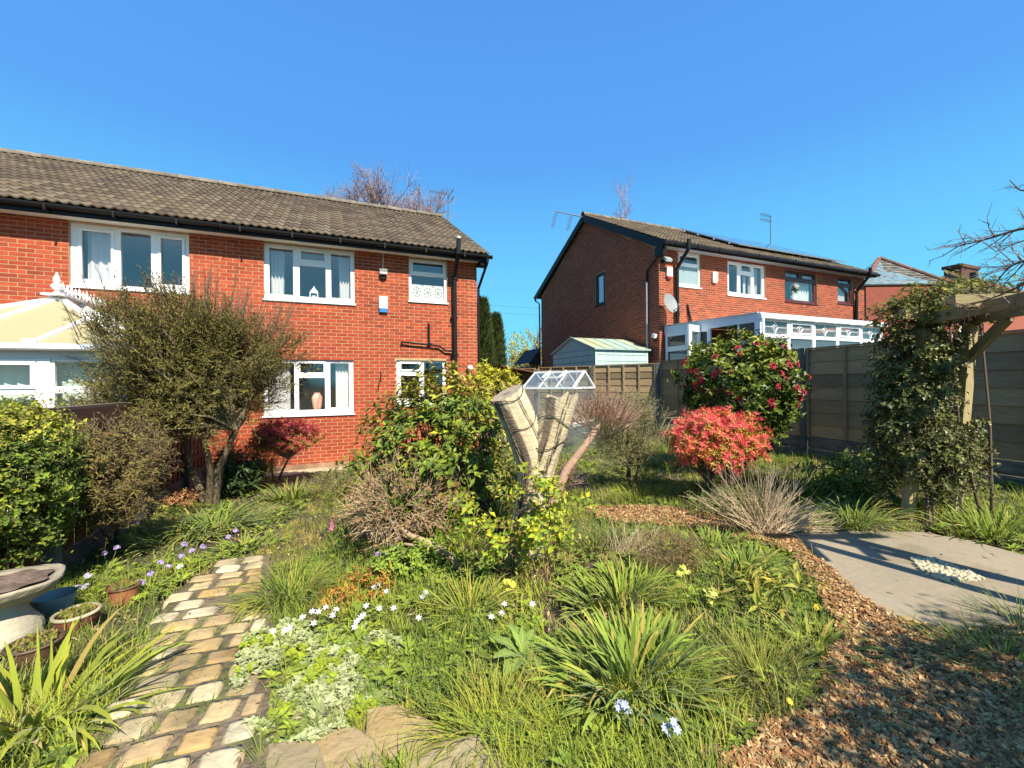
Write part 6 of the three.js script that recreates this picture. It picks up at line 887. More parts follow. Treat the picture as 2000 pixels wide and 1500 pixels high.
// the stump
{
  const base = [1.636, -3.495], by = ground(...base), t = thing('tree_stump', 'pale dead Y shaped tree stump with rusty wire round its limbs', 'tree stump', [base[0], by, base[1]]);
  const limb = (pts, radii, seed, tilt) => {
    const m = new MB(), N = 88, K = 40, path = new THREE.CatmullRomCurve3(pts), cr = [], R = rng(seed); for (let k = 0; k < 13; k++) cr.push([R() * 6.28, 0.022 + 0.02 * R(), R(), 0.2 + 0.5 * R(), (R() - 0.5) * 0.4]);
    const rows = []; let ref = V(0.3, 0, 0.95);
    for (let j = 0; j <= K; j++) {
      const s = j / K, p = path.getPoint(s), d = path.getTangent(s), sx = new THREE.Vector3().crossVectors(d, ref).normalize(), sz = new THREE.Vector3().crossVectors(sx, d).normalize(), f = s * (radii.length - 1), i = Math.min(radii.length - 2, Math.floor(f)), rad = lerp(radii[i], radii[i + 1], f - i), row = [];
      for (let a = 0; a <= N; a++) {
        const th = a / N * 6.2832; let gr = 0; for (const [c0, w, st, ln, sw] of cr) { const dd = Math.abs(((th - c0 - sw * (s - st) - 0.08 * Math.sin(s * 14 + c0)) % 6.2832 + 9.4248) % 6.2832 - 3.1416), along = smooth(ln - Math.abs(s - st - ln * 0.2), 0, 0.15); gr = Math.max(gr, along * (1 - smooth(dd, w * 0.5, w * 1.8))); }
        const lump = 1 + 0.10 * (fbm(Math.cos(th) * 1.2 + seed, Math.sin(th) * 1.2 + s * 2.4, 3, 3) - 0.5) + 0.035 * (vnoise(th * 8, s * 2, 8) - 0.5), q = rad * lump * (1 - 0.06 * gr), cut = j === K ? tilt(Math.cos(th), Math.sin(th)) : 0;
        const st = vnoise(th * 14, s * 3, 12) * 0.5 + vnoise(th * 40, s * 5, 13) * 0.5, barky = smooth(Math.cos(th - 2.9) + 0.5 * (fbm(th * 2, s * 5, 15) - 0.5), 0.9, 0.97);
        let c = mixc([0.72, 0.58, 0.36], [0.58, 0.43, 0.25], smooth(st, 0.4, 0.75)); c = mixc(c, [0.50, 0.45, 0.36], 0.5 * smooth(fbm(th * 2, s * 3, 17), 0.5, 0.7)); c = mixc(c, [0.14, 0.09, 0.06], 0.85 * barky); c = mixc(c, [0.03, 0.022, 0.017], gr);
        row.push(m.v(p.x + (sx.x * Math.cos(th) + sz.x * Math.sin(th)) * q + d.x * cut, p.y + (sx.y * Math.cos(th) + sz.y * Math.sin(th)) * q + d.y * cut, p.z + (sx.z * Math.cos(th) + sz.z * Math.sin(th)) * q + d.z * cut, c, th * rad * 2, s * 1.2));
      }
      rows.push(row); if (j) for (let a = 0; a < N; a++) m.i.push(rows[j - 1][a], row[a], row[a + 1], rows[j - 1][a], row[a + 1], rows[j - 1][a + 1]);
    }
    const e = path.getPoint(1), rim = rows[K], NR = 9; let prev = null;    // the sawn end, with growth rings
    for (let q = 0; q <= NR; q++) { const f = 1 - q / NR, row = rim.map((k, a) => m.v(lerp(e.x, m.p[k * 3], f), lerp(e.y, m.p[k * 3 + 1], f) - 0.006 * (1 - f) - 0.01 * smooth(vnoise(a * 0.9, q * 0.4, seed), 0.75, 0.95), lerp(e.z, m.p[k * 3 + 2], f), mul(mixc([0.50, 0.40, 0.27], [0.30, 0.23, 0.16], q % 2 ? 0.15 : 0.75 * vnoise(a * 0.4, q, 5)), q > 6 ? 0.6 : 1))); if (prev) for (let a = 0; a < N; a++) m.i.push(prev[a], prev[a + 1], row[a + 1], prev[a], row[a + 1], row[a]); prev = row; }
    return m.build('limb', M.bark, t, false);
  };
  const t0 = 3.75, P0 = V(1.539, -0.118, -3.42), B1 = V(1.602, 0.424, -3.393), B2 = V(1.648, 0.853, -3.374), Lm = V(1.559, 1.183, -3.412), Lt = V(1.425, 1.519, -3.469), R2 = V(1.68, 0.856, -3.339), Rm = V(1.773, 1.203, -3.277), Rt = V(1.838, 1.481, -3.217);
  const mk = M.bark; limb([P0, B1, B2, Lm, Lt], [0.20, 0.15, 0.155, 0.158, 0.15], 11, (a, b) => 0.03 * a - 0.02 * b);
  limb([P0.clone().add(V(0.03, 0, 0.01)), B1.clone().add(V(0.03, 0, 0.01)), R2, Rm, Rt], [0.17, 0.13, 0.135, 0.140, 0.136], 12, (a, b) => 0.05 * b + 0.03 * Math.sin(a * 9));
  const wire = (p, q, r, s) => { const m = new MB(), pts = [], c = p.clone().lerp(q, s), d = q.clone().sub(p).normalize(), sx = new THREE.Vector3().crossVectors(d, V(0, 0, 1)).normalize(), sz = new THREE.Vector3().crossVectors(sx, d); for (let k = 0; k <= 26; k++) { const a = k / 26 * 6.283; pts.push(c.clone().addScaledVector(sx, Math.cos(a) * r).addScaledVector(sz, Math.sin(a) * r).addScaledVector(d, 0.05 * Math.sin(a * 2 + s * 9) + 0.03 * Math.cos(a))); } m.tube(pts, 0.0036, 5, [0.025, 0.018, 0.015], false); m.build('wire', M.twig, t, true); };
  wire(Lm, Lt, 0.166, 0.2); wire(Lm, Lt, 0.160, 0.9); wire(R2, Rm, 0.150, 0.7); wire(Rm, Rt, 0.148, 0.35); wire(B1, B2, 0.178, 0.75); wire(B1, B2, 0.172, 0.35);
}
shrub({ name: 'rose_bush', label: 'yellow green rose foliage sprawling across the foot of the stump', base: [1.429, -3.387], c: [1.414, 0.605, -2.985], r: [0.52, 0.30, 0.22], clumps: 50, twigs: 3, leaves: 8, twigLen: 0.17, leaf: [0.052, 0.033], shell: 0.5, seed: 10, up: 0.35, mess: 0.9, along: 0.4, pal: [[0.22, 0.30, 0.03], [0.30, 0.34, 0.025], [0.12, 0.20, 0.03], [0.36, 0.36, 0.03], [0.17, 0.26, 0.04]], trunks: 6, trunkR: 0.007, fork: 0.7, stemEvery: 2, twigTube: 0.0025, stemCol: [0.20, 0.10, 0.05], keep: (p) => true });
// dry hydrangea-like twiggy bush
{
  const s = shrub({ name: 'dry_bush', label: 'dry twiggy bush with faded mauve brown heads in front of the green shrub', base: [0.688, -4.18], c: [0.555, 0.492, -4.058], r: [0.50, 0.37, 0.38], clumps: 170, twigs: 5, leaves: 0, twigLen: 0.15, leaf: [0.02, 0.01], shell: 0.4, seed: 12, up: 0.5, out: 0.9, mess: 0.7, pal: [[0.2, 0.1, 0.1]], tip: { share: 1, n: 7, along: 1.3, leaf: [0.028, 0.009], pal: [[0.27, 0.16, 0.15], [0.20, 0.115, 0.11], [0.34, 0.24, 0.20], [0.16, 0.10, 0.085]] }, trunks: 7, trunkR: 0.011, fork: 0.5, stemEvery: 2, twigTube: 0.0034, twigCol: [0.40, 0.29, 0.17], stemCol: [0.40, 0.29, 0.17] });
  const m = new MB(); m.tube([V(1.021, 0.023, -3.641), V(0.846, 0.164, -3.77), V(0.637, 0.258, -3.86), V(0.525, 0.342, -4.016)], [0.036, 0.03, 0.022, 0.012], 10, [0.42, 0.30, 0.17]); m.tube([V(1.019, -0.044, -3.479), V(0.934, 0.132, -3.57), V(0.793, 0.191, -3.63), V(0.578, 0.218, -3.776)], [0.03, 0.026, 0.02, 0.01], 9, [0.40, 0.28, 0.16]); m.build('woody_stem', M.bark, s.t, true);
}
// bare bush right of the stump, lavender behind it
{
  const t = bareTree({ name: 'bare_bush', label: 'leafless reddish twiggy bush right of the stump', cat: 'shrub', base: [2.643, -4.743], seed: 14, levels: 4, len: 0.30, r: 0.022, kids: 4, spread: 0.75, ratio: 0.78, col: [0.30, 0.19, 0.13], wiggle: 0.2, rise: 0.10, dir: [0.38, 0.8, -0.1], noDown: true });
  const m = new MB(); const R = rng(15); m.tube([V(2.238, 0.265, -4.155), V(2.449, 0.64, -4.174), V(2.759, 0.935, -4.205), V(2.899, 1.108, -4.199)], [0.06, 0.05, 0.04, 0.03], 10, [0.42, 0.26, 0.17]); m.build('leaning_stem', M.bark, t, true);
  const c = V(2.94, 1.194, -4.236), tw = new MB(); for (let k = 0; k < 420; k++) { const d = unit(R); d.y = Math.abs(d.y) * 0.9 - 0.1; const p = c.clone().add(V(d.x * 0.5 * R(), (d.y * 0.34 - 0.16) * R(), d.z * 0.4 * R())), e = d.clone().add(V(0, 0.5, 0)).addScaledVector(unit(R), 0.5).normalize(), L = 0.12 + 0.26 * R(); tw.tube([p, p.clone().addScaledVector(e, L * 0.6), p.clone().addScaledVector(e, L).add(V((R() - 0.5) * 0.05, 0.03, 0))], [0.0042, 0.003, 0.001], 3, mul(R() < 0.6 ? [0.50, 0.33, 0.21] : [0.36, 0.19, 0.13], 0.6 + 0.7 * R()), false); if (R() < 0.35) for (let j = 0; j < 3; j++) tw.leaf(p.clone().addScaledVector(e, L), e.clone().addScaledVector(unit(R), 0.6).normalize(), unit(R), 0.03, 0.011, [0.30, 0.12, 0.11]); } stuff(tw.build('twigs', M.twig, t));
}
shrub({ name: 'lavender_bush', label: 'grey green lavender bush against the back fence', base: [4.06, -5.052], c: [3.716, 0.921, -4.721], r: [0.50, 0.52, 0.4], clumps: 300, twigs: 5, leaves: 9, twigLen: 0.20, leaf: [0.035, 0.006], needle: true, shell: 0.4, seed: 16, up: 0.9, out: 0.5, pal: [[0.24, 0.26, 0.17], [0.20, 0.21, 0.13], [0.28, 0.29, 0.18], [0.15, 0.16, 0.09]], twigTube: 0.0025, twigCol: [0.22, 0.20, 0.12] });
{ // dry arching stems between lavender and camellia
  const t = thing('dead_plant', 'arching straw coloured dead stems between lavender and red topped shrub', 'plant', [4.465, 0.796, -4.51]), m = new MB(), R = rng(17), c = V(4.388, 0.867, -4.543); for (let k = 0; k < 80; k++) { const a = (R() - 0.5) * 0.8, q = c.clone().add(V((R() - 0.5) * 0.4, -0.25 + 0.2 * R(), (R() - 0.5) * 0.4)), L = 0.3 + 0.35 * R(); m.tube([q, q.clone().add(V(L * 0.35, L * 0.45, 0.05 * a)), q.clone().add(V(L * 0.8, L * 0.4 + 0.1 * (R() - 0.5), 0.1 * a)), q.clone().add(V(L * 1.05, L * 0.12, 0.15 * a))], [0.005, 0.004, 0.003, 0.001], 3, mul([0.42, 0.33, 0.20], 0.6 + 0.6 * R()), false); } stuff(m.build('stems', M.twig, t, true));
}
// ---------------------------------------------------------------- camellia with its flowers
{
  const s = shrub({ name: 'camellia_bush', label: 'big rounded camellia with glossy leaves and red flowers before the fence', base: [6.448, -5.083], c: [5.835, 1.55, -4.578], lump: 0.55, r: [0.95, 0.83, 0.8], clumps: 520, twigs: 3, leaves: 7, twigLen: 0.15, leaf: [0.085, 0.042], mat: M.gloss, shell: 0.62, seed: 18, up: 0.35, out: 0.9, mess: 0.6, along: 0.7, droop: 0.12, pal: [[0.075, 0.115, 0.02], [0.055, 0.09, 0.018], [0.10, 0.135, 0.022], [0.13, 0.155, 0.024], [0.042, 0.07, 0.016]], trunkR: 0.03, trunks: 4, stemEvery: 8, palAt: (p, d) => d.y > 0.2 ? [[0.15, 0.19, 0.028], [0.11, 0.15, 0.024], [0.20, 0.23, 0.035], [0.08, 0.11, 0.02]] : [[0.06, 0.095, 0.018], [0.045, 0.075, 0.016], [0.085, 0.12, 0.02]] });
  const R = rng(20), eye = V(0, EYE, 0), face = s.tips.filter(([p, d]) => d.dot(eye.clone().sub(p).normalize()) > 0.05 && d.y > -0.45).sort((a, b) => b[0].y - a[0].y);
  for (let k = 0; k < 60; k++) { const [p, d] = face[Math.floor(face.length * (0.12 + 0.88 * Math.pow(R(), 0.9)) * 0.99)], m = new MB(), n = d.clone().add(V(0, 0.2, 0)).addScaledVector(unit(R), 0.3).normalize(), q = p.clone().addScaledVector(n, 0.07); for (const [cnt, l, w, el] of [[7, 0.054, 0.046, 0.15], [6, 0.044, 0.036, 0.6], [5, 0.032, 0.027, 1.3], [4, 0.023, 0.018, 2.6]]) petals(m, q, cnt, n, l, w, mixc([0.46, 0.012, 0.035], [0.55, 0.025, 0.05], R()), R, el, 0.12); m.build('flower', M.petal, s.t); }
}
shrub({ name: 'pieris_shrub', label: 'vivid coral red topped shrub below the camellia', base: [4.23, -3.629], c: [4.286, 0.881, -3.771], lump: 0.5, r: [0.50, 0.37, 0.45], clumps: 520, twigs: 4, leaves: 6, twigLen: 0.09, leaf: [0.05, 0.015], shell: 0.62, seed: 21, flat: 0.6, up: 0.65, out: 0.8, pal: [[0.38, 0.36, 0.09], [0.44, 0.36, 0.12], [0.26, 0.27, 0.06], [0.46, 0.22, 0.09]], tip: { share: 0.52, n: 10, along: 0.75, leaf: [0.062, 0.012], pal: [[0.52, 0.042, 0.16], [0.50, 0.06, 0.19], [0.54, 0.10, 0.15], [0.48, 0.035, 0.17], [0.56, 0.16, 0.16]] }, trunks: 5, trunkR: 0.016, fork: 0.35, stemCol: [0.14, 0.10, 0.07] });
{ // fan of bare whips
  const [bx, bz] = [3.646, -2.707], y = ground(bx, bz), t = thing('bare_bush', 'fan of bare straw coloured whips at the corner of the concrete patio', 'shrub', [bx, y, bz]), m = new MB(), R = rng(23), rt = V(0.92, 0, 0.39), fw = V(0.39, 0, -0.92);
  for (let k = 0; k < 190; k++) { const a = (R() - 0.42) * 2.5, L = 0.38 + 0.42 * R(), el = 1.25 - Math.abs(a) * 0.55 + (R() - 0.5) * 0.5, dz = (R() - 0.5) * 0.9, p = V(bx, y, bz).addScaledVector(rt, (R() - 0.5) * 0.22).addScaledVector(fw, (R() - 0.5) * 0.2), d = rt.clone().multiplyScalar(Math.sin(a)).addScaledVector(fw, dz * 0.6).add(V(0, Math.max(0.15, Math.sin(el)), 0)).normalize(), sag = a > 0.5 ? 0.28 : 0.06, at = (s) => p.clone().addScaledVector(d, L * s).add(V(0, -sag * L * s * s, 0)); const c = mul(mixc([0.60, 0.47, 0.29], [0.42, 0.30, 0.19], R()), 0.75 + 0.5 * R()); m.tube([at(0), at(0.35), at(0.7), at(1)], [0.0045, 0.004, 0.0028, 0.001], 3, c, false); for (let j = 0; j < 3; j++) { const s = 0.4 + 0.5 * R(), q = at(s), e = d.clone().addScaledVector(unit(R), 0.45).normalize(); m.tube([q, q.clone().addScaledVector(e, 0.08 + 0.12 * R())], [0.0025, 0.001], 3, c, false); } }
  stuff(m.build('whips', M.twig, t, true));
}
// ---------------------------------------------------------------- climber on the pergola
shrub({ name: 'climbing_plant', label: 'dark small leaved evergreen climber clothing the pergola posts', cat: 'climber', base: [4.928, -2.043], c: [5.421, 1.154, -2.275], r: [0.60, 1.12, 0.36], clumps: 1300, twigs: 3, leaves: 8, twigLen: 0.13, leaf: [0.034, 0.025], mat: M.gloss, shell: 0.25, seed: 24, up: 0.1, out: 0.8, sag: 0.3, pal: [[0.075, 0.095, 0.035], [0.055, 0.075, 0.028], [0.11, 0.125, 0.05], [0.045, 0.06, 0.024], [0.14, 0.15, 0.06]], twigTube: 0.0024, twigCol: [0.16, 0.11, 0.07], trunks: 3, trunkR: 0.008, fork: 0.1, baseSpread: 1, trunkTop: [5.551, 0.99, -2.307], keep: (p) => { const la = (p.x - lerp(5.12, 5.3, p.y / 2)) * 0.38 + (p.z - lerp(-2.29, -2.22, p.y / 2)) * 0.92, lb = (p.x - lerp(5.5, 5.68, p.y / 2)) * 0.38 + (p.z - lerp(-2.1, -2.03, p.y / 2)) * 0.92; return !(Math.abs(la) < 0.15 && p.y < 0.66) && !(Math.abs(lb) < 0.13 && (p.y < 0.62 || (p.y > 1.2 && p.y < 1.85))); } });
shrub({ name: 'climbing_plant', label: 'yellower climber tumbling over the pergola beams against the sky', cat: 'climber', base: [5.6, -1.9], c: [5.636, 2.348, -2.108], r: [0.72, 0.16, 0.36], clumps: 120, twigs: 3, leaves: 6, twigLen: 0.16, leaf: [0.052, 0.028], shell: 0.2, seed: 25, up: 0.3, pal: [[0.14, 0.16, 0.045], [0.10, 0.12, 0.035], [0.20, 0.20, 0.06]], twigTube: 0.003, twigCol: [0.15, 0.10, 0.065], trunks: 2, trunkR: 0.012, trunkTop: [5.5, 2.1, -2.0], stemEvery: 3 });
shrub({ name: 'climbing_plant', label: 'leafy shoots on the pale rafter end at the left of the pergola', cat: 'climber', base: [5.15, -2.35], c: [5.228, 2.195, -2.336], r: [0.28, 0.16, 0.22], clumps: 46, twigs: 3, leaves: 6, twigLen: 0.13, leaf: [0.05, 0.028], shell: 0.3, seed: 26, up: 0.5, pal: [[0.14, 0.16, 0.045], [0.09, 0.115, 0.035], [0.18, 0.17, 0.05]], twigTube: 0.003, trunks: 1, trunkR: 0.008 });
{ // bare garden tree reaching in from the right
  const t = thing('bare_tree', 'bare branches of a small tree reaching in at the right edge', 'tree', [4.5, 0.2, 0.5]), m = new MB(), fine = new MB(), R = rng(27), bc = [0.10, 0.072, 0.062];
  m.tube([V(4.5, 0.1, 0.5), V(4.45, 1.2, 0.42), V(4.3, 2.3, 0.2), V(4.2, 3.4, 0.0)], [0.07, 0.06, 0.05, 0.03], 9, bc); m.build('trunk', M.bark, t, true);
  const br = (pts, r0, n, tw) => { const c = new THREE.CatmullRomCurve3(pts), q = c.getPoints(18); fine.tube(q, q.map((_, k) => r0 * (1 - 0.75 * k / 18)), 6, bc, false); for (let k = 0; k < n; k++) { const s = 0.3 + 0.7 * R(), p = c.getPoint(s), d = c.getTangent(s).addScaledVector(unit(R), 0.9).add(V(0, 0.35, 0)).normalize(), L = tw * (0.4 + 0.8 * R()), e1 = p.clone().addScaledVector(d, L * 0.5), e2 = e1.clone().addScaledVector(d.clone().addScaledVector(unit(R), 0.3).normalize(), L * 0.5); fine.tube([p, e1, e2], [r0 * 0.28, r0 * 0.2, r0 * 0.08], 4, mul(mixc(bc, [0.34, 0.26, 0.26], R() * 0.7), 0.8 + 0.5 * R()), false); for (let j = 0; j < 4; j++) { const g = p.clone().lerp(e2, 0.3 + 0.7 * R()), h = d.clone().addScaledVector(unit(R), 0.8).normalize(); fine.tube([g, g.clone().addScaledVector(h, 0.03 + 0.07 * R())], [r0 * 0.12, r0 * 0.06], 3, mul(bc, 1.2), false); } } };
  br([V(4.3, 2.3, 0.2), V(4.083, 2.539, -1.085), V(4.105, 2.569, -1.239), V(4.064, 2.544, -1.365), V(3.997, 2.523, -1.502)], 0.014, 16, 0.22);
  br([V(4.3, 2.3, 0.2), V(4.139, 2.413, -1.061), V(4.24, 2.39, -1.236), V(4.278, 2.371, -1.328), V(4.452, 2.276, -1.471)], 0.013, 22, 0.24);
  br([V(4.35, 2.1, 0.25), V(4.081, 2.289, -1.086), V(4.325, 2.231, -1.308), V(4.559, 2.202, -1.534), V(4.655, 2.18, -1.711)], 0.012, 24, 0.22);
  br([V(4.25, 2.8, 0.1), V(3.929, 2.834, -1.042), V(4.062, 2.798, -1.203), V(4.126, 2.911, -1.284)], 0.010, 4, 0.15);
  br([V(4.3, 2.4, 0.1), V(4.585, 2.577, -1.197), V(4.51, 2.577, -1.338), V(4.471, 2.53, -1.463)], 0.010, 8, 0.2);
  stuff(fine.build('branches', M.twig, t, true));
}
// evergreen beside the viewer, out of the picture, that shades the bark path
shrub({ name: 'evergreen_bush', label: 'tall evergreen bush beside the bark path, shading the path in front of it', base: [2.9, 1.3], c: [2.95, 1.75, 1.3], lump: 0.55, r: [1.45, 1.15, 0.65], clumps: 900, twigs: 3, leaves: 6, twigLen: 0.2, leaf: [0.07, 0.035], mat: M.gloss, shell: 0.2, seed: 28, pal: [G4, [0.04, 0.08, 0.02]], trunkR: 0.03, stemEvery: 6 });

// ---------------------------------------------------------------- trees beyond
function conifer(label, px, base, h, r, seed) {
  const t = thing('conifer_tree', label, 'tree', [base[0], 0, base[1]], 'conifers between the two houses'), m = new MB(), R = rng(seed), pal = [[0.045, 0.075, 0.018], [0.06, 0.09, 0.022], [0.075, 0.10, 0.022], [0.035, 0.06, 0.016]];
  for (let k = 0; k < 5200; k++) { const s = Math.pow(R(), 0.8), y = 0.2 + s * (h - 0.2), a = R() * 6.283, rr = r * Math.pow(1 - s, 0.62) * (0.75 + 0.4 * fbm(a * 1.4, y * 0.9, seed, 3)) * (0.8 + 0.25 * R()), d = V(Math.cos(a) * 0.55, 0.9, Math.sin(a) * 0.55).addScaledVector(unit(R), 0.3).normalize(); m.leaf(V(base[0] + Math.cos(a) * rr, y, base[1] + Math.sin(a) * rr), d, V(Math.cos(a), 0.2, Math.sin(a)), 0.24 + 0.2 * R(), 0.09, mul(pickc(pal, R), 0.7 + 0.6 * fbm(a * 3, y * 2, seed + 3, 2)), 0.3, 0.05); }
  stuff(m.build('crown', M.leaf, t)); const q = new MB(); q.tube([V(base[0], -0.2, base[1]), V(base[0], h * 0.8, base[1])], [0.16, 0.04], 7, [0.12, 0.08, 0.05]); q.build('trunk', M.twig, t);
}
{ const p = V(6.285, 2.757, -17.975), q = V(7.17, 2.812, -18.685); conifer('taller dark columnar conifer beside the near house corner', 944, [p.x, p.z], 5.25, 0.62, 41); conifer('second dark columnar conifer, nearer the gap between the houses', 969, [q.x, q.z], 4.7, 0.60, 42); }
{
  const p = V(12.517, 3.4, -27.276), t = thing('spring_tree', 'pale yellow green tree coming into leaf in the gap between houses', 'tree', [p.x, 0, p.z]), R = rng(43), m = [new MB(), new MB()], F = new MB();
  forks(m, V(p.x, -0.1, p.z), V(0, 1, 0), 2.4, 0.10, 4, R, { levels: 4, kids: 4, spread: 0.62, ratio: 0.74, col: [0.20, 0.15, 0.10], wiggle: 0.15, rise: 0.08 });
  for (let k = 0; k < 2600; k++) { const d = unit(R), rr = 0.35 + 0.65 * R(), q = V(p.x + d.x * 1.25 * rr, 3.7 + d.y * 1.9 * rr, p.z + d.z * 1.2 * rr); if (fbm(q.x * 1.3, q.y * 1.3 + q.z, 5) < 0.47) continue; F.leaf(q, unit(R), unit(R), 0.16, 0.10, mul([0.34, 0.33, 0.05], 0.7 + 0.6 * R()), 0.2, 0.1); }
  m[0].build('trunk', M.twig, t, true); stuff(m[1].build('branches', M.twig, t, true)); stuff(F.build('crown', M.leaf, t));
}
{ const p = V(11.077, 2.969, -23.541); shrub({ name: 'shrub', label: 'bronze yellow bush under the pale spring tree', base: [p.x, p.z], c: [p.x, 2.5, p.z], r: [1.3, 1.3, 1.0], clumps: 220, twigs: 4, leaves: 5, twigLen: 0.3, leaf: [0.12, 0.07], shell: 0.4, seed: 44, pal: [[0.26, 0.21, 0.04], [0.20, 0.17, 0.04], [0.30, 0.26, 0.05]], trunkR: 0.04 }); }
for (const [px, py, tt, L, sd, lb, lev] of [[735, 420, 27, 2.25, 51, 'bare tree with spreading twigs rising behind the near roof ridge', 5], [640, 420, 30, 1.75, 52, 'smaller bare tree at the left behind the near roof ridge', 5], [825, 430, 29, 1.85, 53, 'thin bare tree near the ridge aerial of the near house', 5], [690, 425, 28, 1.6, 58, 'slender bare tree between two others behind the near roof', 5], [790, 430, 31, 1.8, 59, 'bare tree with pinkish twigs left of the ridge aerial', 5], [905, 520, 33, 1.4, 54, 'faint bare twigs just right of the near roof edge', 4]]) {
  const [x, y, z] = px === 735 ? [2.759, 12.417, -28.177] : px === 640 ? [-0.093, 13.652, -32.655] : px === 825 ? [5.853, 12.839, -29.032] : px === 690 ? [1.463, 12.664, -29.817] : px === 790 ? [5.054, 13.627, -31.547] : [9.554, 10.78, -31.802];
  const t = thing('bare_tree', lb, 'tree', [x, 0, z]), R = rng(sd), m = [new MB(), new MB()]; m[0].tube([V(x, -0.2, z), V(x + 0.1, y * 0.5, z), V(x, y - 2.2, z)], [0.2, 0.16, 0.12], 8, [0.20, 0.14, 0.12]);
  forks(m, V(x, y - 2.3, z), V(0, 1, 0), L, 0.105, lev, R, { levels: lev, kids: 4, spread: 0.85, ratio: 0.74, col: [0.27, 0.19, 0.19], wiggle: 0.14, rise: 0.06 }); m[0].build('trunk', M.twig, t, true); stuff(m[1].build('branches', M.twig, t, true));
}
{ const [x, y, z] = [24.551, 15.693, -30.84], t = thing('bare_tree', 'faint pinkish bare tree top behind the farther house ridge', 'tree', [x, 0, z]), R = rng(57), m = [new MB(), new MB()]; m[0].tube([V(x, -0.2, z), V(x, y - 1.6, z)], [0.25, 0.12], 7, [0.3, 0.2, 0.2]); forks(m, V(x, y - 1.7, z), V(0, 1, 0), 2.2, 0.07, 5, R, { levels: 5, kids: 3, spread: 0.5, ratio: 0.7, col: [0.36, 0.24, 0.26], wiggle: 0.12, rise: 0.1 }); m[0].build('trunk', M.twig, t, true); stuff(m[1].build('branches', M.twig, t, true)); }

// ---------------------------------------------------------------- strap leaved clumps
const LIME = [[0.22, 0.28, 0.025], [0.27, 0.31, 0.03], [0.16, 0.22, 0.03]], MID = [[0.13, 0.20, 0.035], [0.10, 0.165, 0.03], [0.17, 0.24, 0.04]], BLUE = [[0.085, 0.155, 0.055], [0.11, 0.185, 0.06], [0.07, 0.125, 0.04]], FRESH = [[0.15, 0.235, 0.04], [0.19, 0.27, 0.045], [0.115, 0.185, 0.035]];
clump({ name: 'strap_leaf_clump', label: 'broad yellow green strap leaf clump in the bottom left corner', at: [-1.317, -2.744], n: 150, len: [0.30, 0.58], wid: 0.030, rad: [0.26, 0.20], tilt: [0.35, 1.35], arch: 0.9, pal: LIME, seed: 101 });
clump({ name: 'strap_leaf_clump', label: 'arching fine yellow green leaves under the bottom left strap clump', at: [-1.273, -2.531], n: 150, len: [0.16, 0.30], wid: 0.008, rad: [0.16, 0.10], tilt: [0.3, 1.2], arch: 1.6, pal: LIME, seed: 102 });
clump({ name: 'strap_leaf_clump', label: 'dark arching bluebell leaves at the foot of the needle leaved tree', at: [-1.29, -5.967], n: 260, len: [0.35, 0.62], wid: 0.022, rad: [0.42, 0.22], tilt: [0.25, 1.1], arch: 1.1, pal: [[0.10, 0.17, 0.05], [0.13, 0.20, 0.04], [0.07, 0.12, 0.04]], seed: 103 });
clump({ name: 'strap_leaf_clump', label: 'pale green strap leaves among primroses left of the path', at: [-1.499, -5.558], n: 90, len: [0.30, 0.48], wid: 0.024, rad: [0.30, 0.14], tilt: [0.3, 1.1], arch: 1.0, pal: FRESH, seed: 104 });
clump({ name: 'strap_leaf_clump', label: 'upright fresh green leaves in front of the small red shrub', at: [-0.52, -7.204], n: 120, len: [0.25, 0.45], wid: 0.02, rad: [0.30, 0.2], tilt: [0.6, 1.4], arch: 0.7, pal: FRESH, seed: 105 });
clump({ name: 'grass_clump', label: 'fine arching grass clump at the top end of the sett path', at: [-0.304, -3.638], n: 420, len: [0.20, 0.42], wid: 0.007, rad: [0.20, 0.16], tilt: [0.5, 1.45], arch: 1.2, pal: MID, tipCol: [0.25, 0.28, 0.06], seed: 106 });
clump({ name: 'grass_clump', label: 'pale drooping grass blades over the edge of the sett path', at: [-0.41, -3.518], n: 60, len: [0.25, 0.42], wid: 0.010, rad: [0.10, 0.08], tilt: [0.5, 1.2], arch: 1.9, az: 2.6, azSpread: 1.8, pal: LIME, seed: 107 });
clump({ name: 'grass_clump', label: 'dark fine leaved clump behind the pink hyacinth', at: [0.004, -4.454], n: 260, len: [0.14, 0.26], wid: 0.006, rad: [0.16, 0.12], tilt: [0.5, 1.4], arch: 1.1, pal: [[0.06, 0.11, 0.03], [0.09, 0.14, 0.035]], seed: 108 });
clump({ name: 'strap_leaf_clump', label: 'upright yellow green strap clump before the stump', at: [0.854, -2.766], n: 150, len: [0.22, 0.42], wid: 0.013, rad: [0.12, 0.09], tilt: [0.35, 1.5], arch: 0.8, pal: [[0.20, 0.27, 0.04], [0.25, 0.30, 0.06], [0.14, 0.21, 0.03]], seed: 109 });
clump({ name: 'strap_leaf_clump', label: 'largest fresh green bluebell clump, front centre right of the broad leaved rosette', at: [1.379, -1.731], n: 620, len: [0.18, 0.38], wid: 0.026, rad: [0.27, 0.21], tilt: [0.4, 1.5], arch: 0.6, pal: [[0.16, 0.25, 0.055], [0.20, 0.29, 0.06], [0.12, 0.20, 0.045]], seed: 110 });
clump({ name: 'strap_leaf_clump', label: 'green strap leaves behind the largest bluebell clump', at: [1.798, -2.384], n: 300, len: [0.18, 0.34], wid: 0.024, rad: [0.30, 0.14], tilt: [0.5, 1.45], arch: 0.7, pal: FRESH, seed: 111 });
clump({ name: 'strap_leaf_clump', label: 'lush pointed leaves beside the bark path, below the bare whips', at: [2.89, -2.287], n: 260, len: [0.14, 0.28], wid: 0.030, rad: [0.30, 0.18], tilt: [0.3, 1.3], arch: 0.5, pal: [[0.12, 0.20, 0.05], [0.16, 0.245, 0.06], [0.085, 0.15, 0.04]], segs: 4, seed: 112 });
